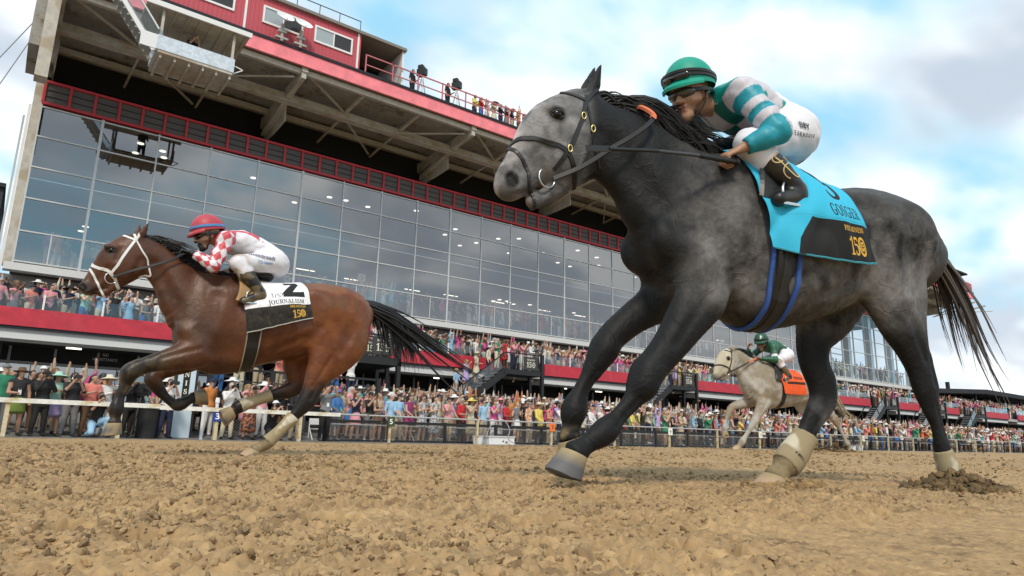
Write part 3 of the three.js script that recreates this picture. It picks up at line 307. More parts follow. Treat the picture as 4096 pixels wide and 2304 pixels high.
// ---------- rails, fence, markers and fixtures by the track ----------
const TM = { whitePaint: mat(0xffffff, 0.5, { map: rusty([0.90, 0.90, 0.88], [0.74, 0.66, 0.45], 0.7, 51, 5) }), post: mat(0xffffff, 0.7, { map: rusty([0.80, 0.76, 0.64], [0.66, 0.55, 0.33], 0.8, 61, 5) }), pipe: mat([0.52, 0.53, 0.53], 0.4, { metalness: 0.5 }) };
{
  const r = thing('white_rail', 'thick white painted outside rail in front of the photographers', 'rail'); part('top_rail', [box(-6, 3.9, 0.88, 1.0, -22.1, -21.9), box(3.9, 9.4, 0.85, 0.97, -22.1, -21.9)], TM.whitePaint, r, 0.6); for (const x of [-4.75, -2.2, 0.36, 2.93, 5.5, 8.07]) part('post', bar([x, -0.1, -22.02], [x + 0.0, 0.88, -22.0], 0.13, 0.1, [1, 0, 0]), TM.post, r, 0.9);
  const p = thing('pipe_rail', 'grey metal pipe rail on pale posts along the track', 'rail'); part('top_rail', [rod([9.3, 0.93, -22], [150, 0.93, -22], 0.03, 0.03, 10)], TM.pipe, p); part('top_rail', [rod([9.3, 0.62, -22.9], [150, 0.62, -22.9], 0.022, 0.022, 8)], TM.pipe, p); for (let i = 0; i < 34; i++) { const x = 11.3 + i * 3.72; part('post', bar([x, -0.1, -22.02], [x, 0.93, -22.0], 0.09, 0.07, [1, 0, 0]), TM.post, p, 0.9); }
  [[5.5, '3', '#1d3f8c', '#ffffff', 'blue', 0.72], [11.3, '5', '#2e4a34', '#f4f4ee', 'green', 0.75], [18.74, '7', '#f07a35', '#161616', 'orange', 0.75], [26.18, '9', '#f4f3ea', '#161616', 'cream', 0.75], [33.62, '11', '#f4f3ea', '#222222', 'cream', 0.75], [45, '13', '#f4f3ea', '#222222', 'cream', 0.75]].forEach(([x, n, bg, fg, cn, y]) => { const m = thing('post_marker', `${cn} marker board with the number ${{ 3: 'three', 5: 'five', 7: 'seven', 9: 'nine', 11: 'eleven', 13: 'thirteen' }[n]} on a rail post`, 'marker', [x, y, -21.93], 0, 'numbered marker boards on the rail posts'); part('board', box(-0.14, 0.14, -0.16, 0.16, -0.012, 0.012), mat(bg, 0.6), m); const f = mesh('number', new THREE.PlaneGeometry(0.27, 0.31), mat(0xffffff, 0.6, { map: canvasTex(112, 128, (g) => { g.fillStyle = bg; g.fillRect(0, 0, 112, 128); g.fillStyle = fg; g.textAlign = 'center'; g.font = 'bold 100px sans-serif'; g.fillText(n, 56, 100, 96); }) }), m); f.position.z = 0.015; });
  const f = thing('chain_link_fence', 'black railed chain link fence just behind the track rail', 'fence'); part('top_rail', [box(9.2, 150, 0.68, 0.78, -22.72, -22.66), box(9.2, 150, 0.05, 0.1, -22.71, -22.67)], SM.black, f); for (let x = 9.2; x < 110; x += 2.4) part('post', box(x - 0.05, x + 0.05, -0.05, 0.8, -22.75, -22.65), SM.black, f);
  const w = []; for (let x = 5.6; x < 34; x += 0.1) w.push(bar([x, 0.06, -22.69], [x + 0.62, 0.68, -22.69], 0.004), bar([x + 0.62, 0.06, -22.685], [x, 0.68, -22.685], 0.004)); tag(mesh('wire_mesh', merge(w), mat([0.3, 0.3, 0.3], 0.5), f), null, null, null, 'stuff');
  // finish pillar
  const fp = thing('finish_post', 'pale blue pillar with FINISH lettered down a black strip', 'sign', [4.8, 0, -23.4]); part('pillar', box(-0.26, 0.26, 0, 2.75, -0.12, 0.1), mat([0.55, 0.66, 0.74], 0.5), fp); const ft = mesh('lettering', new THREE.PlaneGeometry(0.2, 1.75), mat(0xffffff, 0.6, { map: canvasTex(96, 768, (g) => { g.fillStyle = '#0e0e10'; g.fillRect(0, 0, 96, 768); g.fillStyle = '#f0ead2'; g.textAlign = 'center'; g.font = 'bold 92px serif'; 'FINISH'.split('').forEach((c, i) => g.fillText(c, 48, 118 + i * 116)); }) }), fp); ft.position.set(0, 1.85, 0.104); part('edge', [box(-0.33, -0.27, 0, 2.75, -0.1, 0.12), box(0.27, 0.33, 0, 2.75, -0.1, 0.12)], SM.black, fp);
  for (const [x, l] of [[5.25, 'left'], [5.62, 'right']]) { const b = thing('bollard_lamp', `short white capped post by the finish pillar, ${l} of two`, 'post', [x, 0, -22.6]); part('pole', rod([0, 0, 0], [0, 1.15, 0], 0.05, 0.05, 12), SM.white, b); part('cap', rod([0, 1.15, 0], [0, 1.3, 0], 0.075, 0.06, 12), SM.white, b); }
  // raised viewing stand
  const v = thing('viewing_platform', 'black steel viewing platform above the finish line', 'platform', [0, 0, -25.6]); part('deck', [box(5.9, 12.4, 1.45, 1.62, -2.2, 0.4)], SM.black, v); part('front_beam', [box(5.9, 12.4, 1.05, 1.3, 0.3, 0.4)], SM.black, v); part('handrail', [box(5.9, 12.4, 2.42, 2.5, 0.3, 0.36), box(5.9, 12.4, 2.02, 2.06, 0.31, 0.35)], SM.black, v); for (const x of [5.95, 8.1, 10.25, 12.35]) part('post', box(x - 0.09, x + 0.09, 0, 2.5, 0.26, 0.4), SM.black, v); part('skirt', [box(5.9, 12.4, 0.1, 1.05, -0.3, -0.25)], SM.dark, v);
  const u = thing('viewing_platform', 'black upper platform with 150 banners over the finish line', 'platform', [0, 0, -29.4]); part('deck', [box(10.2, 15.4, 3.55, 3.9, -2.6, 0.2)], SM.black, u); for (const x of [10.4, 12.9, 15.3]) part('post', box(x - 0.1, x + 0.1, 0.4, 5.2, 0.0, 0.2), SM.black, u); part('handrail', [box(10.2, 15.4, 4.9, 4.97, 0.1, 0.17)], SM.black, u); for (const x of [11.2, 14.4]) { const b = mesh('banner', box(x - 0.55, x + 0.55, 4.0, 4.85, 0.16, 0.18), SM.black, u), t = mesh('banner_face', new THREE.PlaneGeometry(1.06, 0.8), mat(0xffffff, 0.6, { map: sign150 }), b); t.position.set(x, 4.43, 0.184); }
  // buckets and bins
  const buckets = [[15.3, 0.22, 0.34, 'white plastic bucket beside the long crate between the five and seven markers'], [45.2, 0.24, 0.36, 'white plastic bucket by the rail beyond the pale horse'], [44.3, 0.22, 0.3, 'second white bucket by the rail beyond the pale horse']]; for (const [x, r, h, l] of buckets) { const b = thing('bucket', l, 'bucket', [x, 0, -22.35]); part('tub', new THREE.LatheGeometry([[r * 0.8, 0], [r, h], [r * 1.06, h], [r * 1.06, h - 0.03], [r * 0.92, h - 0.03], [r * 0.72, 0.02]].map((p) => new THREE.Vector2(...p)), 20), SM.white, b); part('handle', tube([[-r, h - 0.02, 0], [-r * 0.6, h + 0.1, 0.1], [r * 0.6, h + 0.1, 0.1], [r, h - 0.02, 0]], 0.008, 14, 5), SM.alum, b); }
  const cr = thing('long_crate', 'long white plastic crate on the ground by the rail', 'crate', [16.3, 0, -22.35]); part('tray', [box(-0.62, 0.62, 0, 0.3, -0.22, 0.22)], SM.white, cr); part('rim', [box(-0.66, 0.66, 0.3, 0.35, -0.25, 0.25)], mat([0.55, 0.57, 0.58], 0.5), cr);
  const hz = thing('garden_hose', 'grey hose looped over the pipe rail before the seven marker', 'hose'); part('hose', tube([[15.6, 0.02, -22.3], [15.8, 0.7, -22.25], [16.2, 0.98, -22.0], [16.5, 0.6, -21.9], [16.45, 0.25, -21.92], [16.8, 0.05, -21.9]], 0.018, 40, 6), TM.pipe, hz);
  const bb = thing('litter_bin', 'black round barrel behind the white rail', 'bin', [3.75, 0, -22.7]); part('barrel', rod([0, 0, 0], [0, 0.9, 0], 0.28, 0.3, 20), SM.black, bb); part('rim', rod([0, 0.86, 0], [0, 0.92, 0], 0.32, 0.32, 20), mat([0.03, 0.03, 0.03], 0.5), bb);
  const ch = thing('folding_chair', 'white folding chair behind the fence', 'chair', [9.4, 0, -23.9]); part('seat', box(-0.2, 0.2, 0.43, 0.46, -0.2, 0.2), SM.white, ch); part('backrest', box(-0.2, 0.2, 0.6, 0.82, -0.22, -0.19), SM.white, ch); for (const s of [-1, 1]) { part('leg', bar([0.2 * s, 0.46, -0.2], [0.2 * s, 0, 0.2], 0.03), SM.white, ch); part('leg', bar([0.2 * s, 0.82, -0.22], [0.2 * s, 0, -0.26], 0.03), SM.white, ch); }
  const spots = [[12.9, 'under the magenta dress'], [14.9, 'left of the bucket'], [17.3, 'before the seven marker'], [20.6, 'past the seven marker'], [23.4, 'midway to the nine marker'], [28.9, 'past the nine marker'], [31.2, 'well past the nine marker']]; spots.forEach(([x, l], i) => { const c = ch.clone(); c.name = numbered('folding_chair'); c.position.set(x, 0.02, -23.6); c.rotation.y = 0.3 * Math.sin(i * 3); c.userData = { label: 'white folding chair among the legs ' + l, category: 'chair', group: 'folding chairs behind the fence' }; scene.add(c); });
}
// body stations [x, y, z, half height, half width] in metres, nose towards -x, +z the near side
const HORSE = {
  grey: { turn: -16 * D2R, pos: [2.931, 0.0, -1.781],
    trunk: [[-0.694,1.112,0.0,0.167,0.13],[-0.552,1.133,0.0,0.286,0.19],[-0.37,1.167,0.0,0.369,0.235],[-0.189,1.166,0.0,0.436,0.265],[-0.003,1.142,0.0,0.407,0.29],[0.191,1.145,0.0,0.344,0.295],[0.373,1.183,0.0,0.3,0.28],[0.583,1.242,0.0,0.28,0.26],[0.766,1.232,0.0,0.253,0.24],[0.968,1.158,0.0,0.173,0.17]],
    neck: [[-1.04,1.591,0.0,0.153,0.075],[-0.951,1.557,0.0,0.157,0.08],[-0.861,1.505,0.0,0.196,0.085],[-0.757,1.454,0.0,0.222,0.1],[-0.657,1.374,0.0,0.247,0.125],[-0.549,1.28,0.0,0.306,0.155]],
    head: [[-1.04,1.623,0.0,0.129,0.075],[-1.105,1.532,0.0,0.179,0.095],[-1.162,1.464,0.0,0.188,0.098],[-1.234,1.418,0.0,0.137,0.074],[-1.294,1.353,0.0,0.096,0.056],[-1.342,1.288,0.0,0.081,0.049],[-1.385,1.238,0.0,0.067,0.052],[-1.394,1.229,0.0,0.046,0.044]],
    LF: [[-0.521,1.026,0.1,0.183,0.077],[-0.54,0.825,0.13,0.124,0.062],[-0.626,0.697,0.135,0.095,0.067],[-0.723,0.573,0.135,0.073,0.062],[-0.813,0.476,0.13,0.065,0.062],[-0.838,0.424,0.13,0.06,0.06],[-0.885,0.362,0.13,0.046,0.044],[-0.955,0.291,0.13,0.041,0.037],[-1.011,0.237,0.13,0.048,0.041],[-1.088,0.188,0.13,0.042,0.038],[-1.141,0.154,0.13,0.049,0.045]],
    RF: [[-0.475,1.021,-0.1,0.154,0.069],[-0.591,0.844,-0.12,0.099,0.069],[-0.721,0.747,-0.13,0.074,0.063],[-0.826,0.659,-0.13,0.066,0.063],[-0.871,0.594,-0.13,0.062,0.062],[-0.927,0.502,-0.13,0.046,0.044],[-0.988,0.402,-0.13,0.043,0.041],[-1.018,0.326,-0.13,0.053,0.045],[-1.03,0.263,-0.13,0.045,0.04],[-1.036,0.211,-0.13,0.049,0.044]],
    LH: [[0.614,1.229,0.1,0.21,0.084],[0.616,1.0,0.13,0.205,0.092],[0.631,0.835,0.14,0.154,0.077],[0.679,0.703,0.14,0.101,0.061],[0.72,0.582,0.14,0.072,0.047],[0.747,0.481,0.14,0.066,0.046],[0.77,0.392,0.14,0.057,0.04],[0.802,0.297,0.14,0.04,0.034],[0.818,0.192,0.14,0.035,0.031],[0.834,0.134,0.14,0.043,0.037],[0.835,0.087,0.14,0.036,0.032]],
    RH: [[0.601,1.143,-0.1,0.22,0.088],[0.458,0.916,-0.12,0.176,0.079],[0.351,0.752,-0.13,0.109,0.065],[0.33,0.623,-0.13,0.089,0.053],[0.368,0.511,-0.13,0.081,0.052],[0.367,0.424,-0.13,0.074,0.048],[0.293,0.323,-0.13,0.064,0.048],[0.221,0.225,-0.13,0.056,0.048],[0.144,0.142,-0.13,0.067,0.057],[0.078,0.083,-0.13,0.056,0.05],[0.046,0.049,-0.13,0.061,0.055]],
    jaw: [[-1.034,1.404,0.0,0.083,0.046],[-1.107,1.318,0.0,0.05,0.03],[-1.191,1.241,0.0,0.036,0.027],[-1.266,1.186,0.0,0.032,0.025],[-1.325,1.162,0.0,0.027,0.022]],
    pts: {eyeL:[-1.203,1.561,0.075],nostril:[-1.394,1.249,0.05],earB:[-1.04,1.724,0.05],earT:[-0.984,1.854,0.07],earT2:[-0.956,1.907,-0.04],lfHoof:[-1.157,0.117,0.13],lfToe:[-1.25,0.108,0.13],lfHeel:[-1.094,0.067,0.13],rfHoof:[-1.047,0.16,-0.13],rhHoof:[0.002,0.022,-0.1],lhHoof:[0.846,0.053,0.14],tail0:[0.946,1.341,0.0],tail1:[1.082,1.244,0.0],tail2:[1.206,1.06,0.0],tail3:[1.279,0.817,0.0],tail4:[1.374,0.592,0.0],hand:[-0.435,1.454,0.2],whipTip:[-1.212,1.285,0.34],whipButt:[-0.458,1.418,0.22],helmet:[-0.476,1.933,0.02],chin:[-0.46,1.7,0.05],ear:[-0.414,1.86,0.09],shL:[-0.277,1.806,0.19],shR:[-0.152,2.002,-0.19],elL:[-0.209,1.593,0.3],wrL:[-0.386,1.498,0.23],hip:[0.145,1.816,0.0],hipL:[0.058,1.7,0.1],knL:[-0.272,1.523,0.22],anL:[-0.121,1.357,0.26],toeL:[-0.238,1.309,0.26],elR:[-0.277,1.802,-0.25],wrR:[-0.362,1.626,-0.1],knR:[-0.161,1.712,-0.22],collar:[-0.271,1.944,0.0],bum:[0.204,1.743,0.0],withers:[-0.125,1.595,0.0]} },
  bay: { turn: -4 * D2R, pos: [1.75, 0.0, -6.0],
    trunk: [[-0.566,1.074,0.0,0.215,0.12],[-0.491,1.069,0.0,0.366,0.18],[-0.354,1.095,0.0,0.423,0.23],[-0.186,1.119,0.0,0.414,0.26],[0.008,1.143,0.0,0.362,0.28],[0.219,1.183,0.0,0.337,0.28],[0.404,1.234,0.0,0.319,0.265],[0.596,1.284,0.0,0.296,0.25],[0.804,1.29,0.0,0.257,0.22],[0.949,1.245,0.0,0.167,0.15]],
    neck: [[-0.996,1.609,0.0,0.14,0.07],[-0.9,1.604,0.0,0.13,0.08],[-0.809,1.53,0.0,0.141,0.085],[-0.712,1.445,0.0,0.163,0.1],[-0.612,1.344,0.0,0.205,0.125],[-0.508,1.248,0.0,0.281,0.155]],
    head: [[-1.022,1.609,0.0,0.154,0.075],[-1.065,1.556,0.0,0.164,0.095],[-1.105,1.504,0.0,0.156,0.098],[-1.154,1.455,0.0,0.119,0.072],[-1.2,1.393,0.0,0.087,0.056],[-1.237,1.331,0.0,0.074,0.049],[-1.273,1.28,0.0,0.059,0.051],[-1.284,1.268,0.0,0.042,0.043]],
    LF: [[-0.417,1.07,0.1,0.216,0.097],[-0.457,0.877,0.13,0.152,0.084],[-0.578,0.795,0.135,0.112,0.084],[-0.733,0.743,0.135,0.077,0.069],[-0.865,0.689,0.13,0.06,0.057],[-0.928,0.642,0.13,0.063,0.063],[-0.949,0.545,0.13,0.048,0.045],[-0.973,0.45,0.13,0.042,0.037],[-0.984,0.365,0.13,0.047,0.04],[-0.981,0.304,0.13,0.041,0.037],[-0.982,0.264,0.13,0.047,0.042]],
    RF: [[-0.379,1.035,-0.1,0.202,0.091],[-0.488,0.815,-0.12,0.115,0.069],[-0.61,0.734,-0.13,0.083,0.07],[-0.722,0.664,-0.13,0.063,0.06],[-0.739,0.612,-0.13,0.059,0.059],[-0.668,0.516,-0.13,0.043,0.041],[-0.575,0.436,-0.13,0.041,0.037],[-0.522,0.426,-0.13,0.049,0.042],[-0.456,0.466,-0.13,0.044,0.039],[-0.421,0.488,-0.13,0.048,0.043]],
    LH: [[0.713,1.31,0.1,0.23,0.097],[0.701,1.085,0.13,0.267,0.12],[0.62,0.895,0.14,0.192,0.096],[0.528,0.728,0.14,0.115,0.069],[0.48,0.588,0.14,0.085,0.055],[0.438,0.488,0.14,0.08,0.052],[0.352,0.368,0.14,0.054,0.043],[0.238,0.235,0.14,0.042,0.038],[0.145,0.139,0.14,0.052,0.044],[0.089,0.094,0.14,0.046,0.041],[0.051,0.073,0.14,0.051,0.046]],
    RH: [[0.639,1.306,-0.1,0.223,0.094],[0.482,1.01,-0.12,0.195,0.094],[0.408,0.845,-0.13,0.125,0.069],[0.407,0.731,-0.13,0.091,0.056],[0.426,0.642,-0.13,0.081,0.053],[0.342,0.588,-0.13,0.069,0.049],[0.204,0.541,-0.13,0.046,0.039],[0.051,0.477,-0.13,0.041,0.037],[-0.048,0.434,-0.13,0.054,0.046],[-0.085,0.403,-0.13,0.047,0.042],[-0.1,0.388,-0.13,0.051,0.046]],
    jaw: [[-0.983,1.48,0.0,0.076,0.042],[-1.043,1.394,0.0,0.05,0.03],[-1.116,1.317,0.0,0.036,0.027],[-1.181,1.253,0.0,0.031,0.025],[-1.221,1.224,0.0,0.026,0.021]],
    pts: {eyeL:[-1.173,1.581,0.075],nostril:[-1.319,1.273,0.05],earB:[-1.015,1.735,0.05],earT:[-0.944,1.853,0.07],earT2:[-0.995,1.859,-0.05],lfHoof:[-0.976,0.218,0.13],rfHoof:[-0.373,0.49,-0.13],lhHoof:[0.024,0.043,0.14],rhHoof:[-0.132,0.366,-0.13],tail0:[0.935,1.436,0.0],tail1:[1.142,1.388,0.0],tail2:[1.384,1.292,0.0],tail3:[1.721,1.138,0.0],tail4:[2.163,0.959,0.0],helmet:[-0.496,1.943,0.0],chin:[-0.487,1.738,0.03],shL:[-0.366,1.798,0.19],shR:[-0.335,1.896,-0.19],elL:[-0.451,1.546,0.22],wrL:[-0.583,1.662,0.1],wrR:[-0.567,1.713,-0.08],elR:[-0.383,1.656,-0.24],hip:[0.097,1.777,0.0],hipL:[0.089,1.707,0.1],knL:[-0.233,1.618,0.22],anL:[-0.061,1.389,0.25],toeL:[-0.164,1.272,0.25],knR:[-0.154,1.642,-0.22],collar:[-0.337,1.872,0.0],bum:[0.186,1.66,0.0],withers:[-0.229,1.524,0.0]} },
  white: { turn: -14 * D2R, pos: [10.6, 0.0, -6.6],
    trunk: [[-0.557,1.22,0.0,0.169,0.12],[-0.482,1.195,0.0,0.306,0.18],[-0.307,1.199,0.0,0.376,0.23],[-0.089,1.193,0.0,0.39,0.26],[0.116,1.168,0.0,0.348,0.28],[0.34,1.172,0.0,0.308,0.28],[0.571,1.2,0.0,0.269,0.265],[0.804,1.226,0.0,0.241,0.25],[1.007,1.203,0.0,0.212,0.22],[1.164,1.144,0.0,0.14,0.15]],
    neck: [[-0.919,1.585,0.0,0.165,0.07],[-0.787,1.594,0.0,0.176,0.08],[-0.684,1.549,0.0,0.169,0.085],[-0.597,1.46,0.0,0.206,0.1],[-0.516,1.382,0.0,0.266,0.125],[-0.405,1.305,0.0,0.332,0.155]],
    head: [[-0.942,1.594,0.0,0.175,0.075],[-0.99,1.539,0.0,0.2,0.095],[-1.04,1.473,0.0,0.187,0.098],[-1.108,1.424,0.0,0.139,0.072],[-1.155,1.37,0.0,0.099,0.056],[-1.183,1.319,0.0,0.083,0.049],[-1.216,1.282,0.0,0.066,0.051],[-1.218,1.281,0.0,0.045,0.043]],
    LF: [[-0.293,1.186,0.1,0.189,0.085],[-0.311,0.976,0.13,0.133,0.08],[-0.431,0.808,0.13,0.099,0.079],[-0.52,0.683,0.13,0.074,0.07],[-0.59,0.58,0.13,0.061,0.061],[-0.693,0.457,0.13,0.045,0.042],[-0.794,0.336,0.13,0.044,0.04],[-0.872,0.244,0.13,0.052,0.044],[-0.927,0.188,0.13,0.044,0.04],[-0.948,0.164,0.13,0.052,0.047]],
    RF: [[-0.221,1.117,-0.1,0.17,0.077],[-0.434,0.92,-0.12,0.106,0.074],[-0.669,0.857,-0.13,0.075,0.068],[-0.804,0.811,-0.13,0.062,0.059],[-0.861,0.739,-0.13,0.058,0.058],[-0.919,0.635,-0.13,0.041,0.039],[-0.967,0.533,-0.13,0.041,0.037],[-0.981,0.464,-0.13,0.049,0.042],[-0.984,0.423,-0.13,0.041,0.037],[-0.985,0.399,-0.13,0.045,0.041]],
    LH: [[0.858,1.222,0.1,0.196,0.082],[0.922,1.029,0.13,0.174,0.083],[0.985,0.903,0.14,0.121,0.067],[1.088,0.778,0.14,0.087,0.054],[1.18,0.653,0.14,0.065,0.042],[1.253,0.57,0.14,0.056,0.04],[1.318,0.465,0.14,0.039,0.033],[1.392,0.339,0.14,0.037,0.033],[1.441,0.255,0.14,0.048,0.041],[1.464,0.201,0.14,0.039,0.035],[1.473,0.175,0.14,0.043,0.039]],
    RH: [[0.922,1.215,-0.1,0.177,0.074],[0.775,0.991,-0.12,0.154,0.074],[0.714,0.859,-0.13,0.096,0.053],[0.818,0.733,-0.13,0.075,0.046],[0.893,0.606,-0.13,0.066,0.043],[0.912,0.512,-0.13,0.053,0.037],[0.918,0.392,-0.13,0.039,0.033],[0.919,0.286,-0.13,0.037,0.033],[0.91,0.201,-0.13,0.048,0.041],[0.899,0.149,-0.13,0.039,0.035],[0.891,0.128,-0.13,0.043,0.039]],
    jaw: [[-0.867,1.42,0.0,0.075,0.041],[-0.944,1.349,0.0,0.052,0.031],[-1.026,1.287,0.0,0.039,0.029],[-1.106,1.241,0.0,0.035,0.028],[-1.153,1.223,0.0,0.031,0.025]],
    pts: {eyeL:[-1.03,1.585,0.075],nostril:[-1.236,1.304,0.05],earB:[-0.952,1.747,0.05],earT:[-0.806,1.835,0.07],earT2:[-0.834,1.839,-0.05],lfHoof:[-0.971,0.129,0.13],rfHoof:[-0.992,0.371,-0.13],lhHoof:[1.482,0.15,0.14],rhHoof:[0.875,0.086,-0.13],tail0:[1.151,1.308,0.0],tail1:[1.317,1.184,0.0],tail2:[1.444,0.969,0.0],tail3:[1.606,0.8,0.0],tail4:[1.901,0.699,0.0],helmet:[-0.225,1.985,0.0],chin:[-0.234,1.808,0.03],shL:[-0.193,1.814,0.19],shR:[0.12,1.903,-0.19],elL:[-0.184,1.609,0.22],wrL:[-0.399,1.632,0.1],wrR:[-0.259,1.824,-0.12],elR:[-0.063,1.745,-0.28],hip:[0.357,1.832,0.0],hipL:[0.25,1.748,0.1],knL:[-0.091,1.607,0.22],anL:[0.092,1.342,0.25],toeL:[-0.024,1.264,0.25],knR:[0.272,1.673,-0.22],collar:[-0.031,1.913,0.0],bum:[0.435,1.749,0.0],withers:[-0.086,1.577,0.0]} },
};
// ---------- racehorses ----------
const gradOf = (G, p, e = 0.004) => { const g = [nearField(G, p[0] + e, p[1], p[2]) - nearField(G, p[0] - e, p[1], p[2]), nearField(G, p[0], p[1] + e, p[2]) - nearField(G, p[0], p[1] - e, p[2]), nearField(G, p[0], p[1], p[2] + e) - nearField(G, p[0], p[1], p[2] - e)], l = Math.hypot(...g) || 1; return g.map((v) => v / l); };
function snap(G, p, off = 0) { p = [...p]; for (let i = 0; i < 7; i++) { const d = nearField(G, ...p) - off, n = gradOf(G, p); p = p.map((v, k) => v - n[k] * d * 0.9); } return p; }
// flat strap that follows the surface of a body
function strapGeo(G, pts, width, thick, n = 24, closed = false, lift = 0.001) {
  const cv = new THREE.CatmullRomCurve3(pts.map((p) => V(...p)), closed), P = [], N = [];
  for (let i = 0; i <= n; i++) { const q = cv.getPoint(i / n), s = G ? snap(G, [q.x, q.y, q.z], lift) : [q.x, q.y, q.z]; P.push(s); N.push(G ? gradOf(G, s) : [0, 0, 1]); }
  return ribbon(P, N, width, thick, closed);
}
function ribbon(P, N, width, thick, closed) {
  const pos = [], idx = [], n = P.length - 1;
  for (let i = 0; i <= n; i++) {
    const a = V(...P[closed ? (i - 1 + n) % n : Math.max(0, i - 1)]), b = V(...P[closed ? (i + 1) % n : Math.min(n, i + 1)]), t = b.sub(a).normalize(), nn = V(...N[i]), s = new THREE.Vector3().crossVectors(t, nn).normalize(), m = new THREE.Vector3().crossVectors(s, t).normalize(), c = V(...P[i]);
    for (const [u, v] of [[-1, 0], [-0.8, 1], [0.8, 1], [1, 0]]) { const q = c.clone().addScaledVector(s, (u * width) / 2).addScaledVector(m, v * thick); pos.push(q.x, q.y, q.z); }
  }
  for (let i = 0; i < n; i++) for (let k = 0; k < 4; k++) { const a = i * 4 + k, b = i * 4 + ((k + 1) % 4), c = a + 4, d = b + 4; idx.push(a, b, c, b, d, c); }
  const g = new THREE.BufferGeometry(); g.setAttribute('position', new THREE.Float32BufferAttribute(pos, 3)); g.setIndex(idx); const h = g.toNonIndexed(); h.computeVertexNormals(); return h;
}
// tapered hair strands
function strands(list, rad = 4) {
  const pos = [], idx = [];
  for (const { p, r0, r1 } of list) {
    const n = p.length; let base = pos.length / 3, prev = null;
    for (let i = 0; i < n; i++) {
      const t = V(...p[Math.min(n - 1, i + 1)]).sub(V(...p[Math.max(0, i - 1)])).normalize(); if (!prev) { prev = Math.abs(t.y) > 0.8 ? V(1, 0, 0) : V(0, 1, 0); }
      const s = new THREE.Vector3().crossVectors(t, prev).normalize(), u = new THREE.Vector3().crossVectors(s, t); prev = u; const r = lerp(r0, r1, (i / (n - 1)) ** 1.3);
      for (let k = 0; k < rad; k++) { const a = (k / rad) * 6.283, c = Math.cos(a) * r * 0.6, e = Math.sin(a) * r * 1.3; pos.push(p[i][0] + s.x * c + u.x * e, p[i][1] + s.y * c + u.y * e, p[i][2] + s.z * c + u.z * e); }
    }
    for (let i = 0; i < n - 1; i++) for (let k = 0; k < rad; k++) { const a = base + i * rad + k, b = base + i * rad + ((k + 1) % rad); idx.push(a, b, a + rad, b, b + rad, a + rad); }
  }
  const g = new THREE.BufferGeometry(); g.setAttribute('position', new THREE.Float32BufferAttribute(pos, 3)); g.setIndex(idx); g.computeVertexNormals(); return g;
}
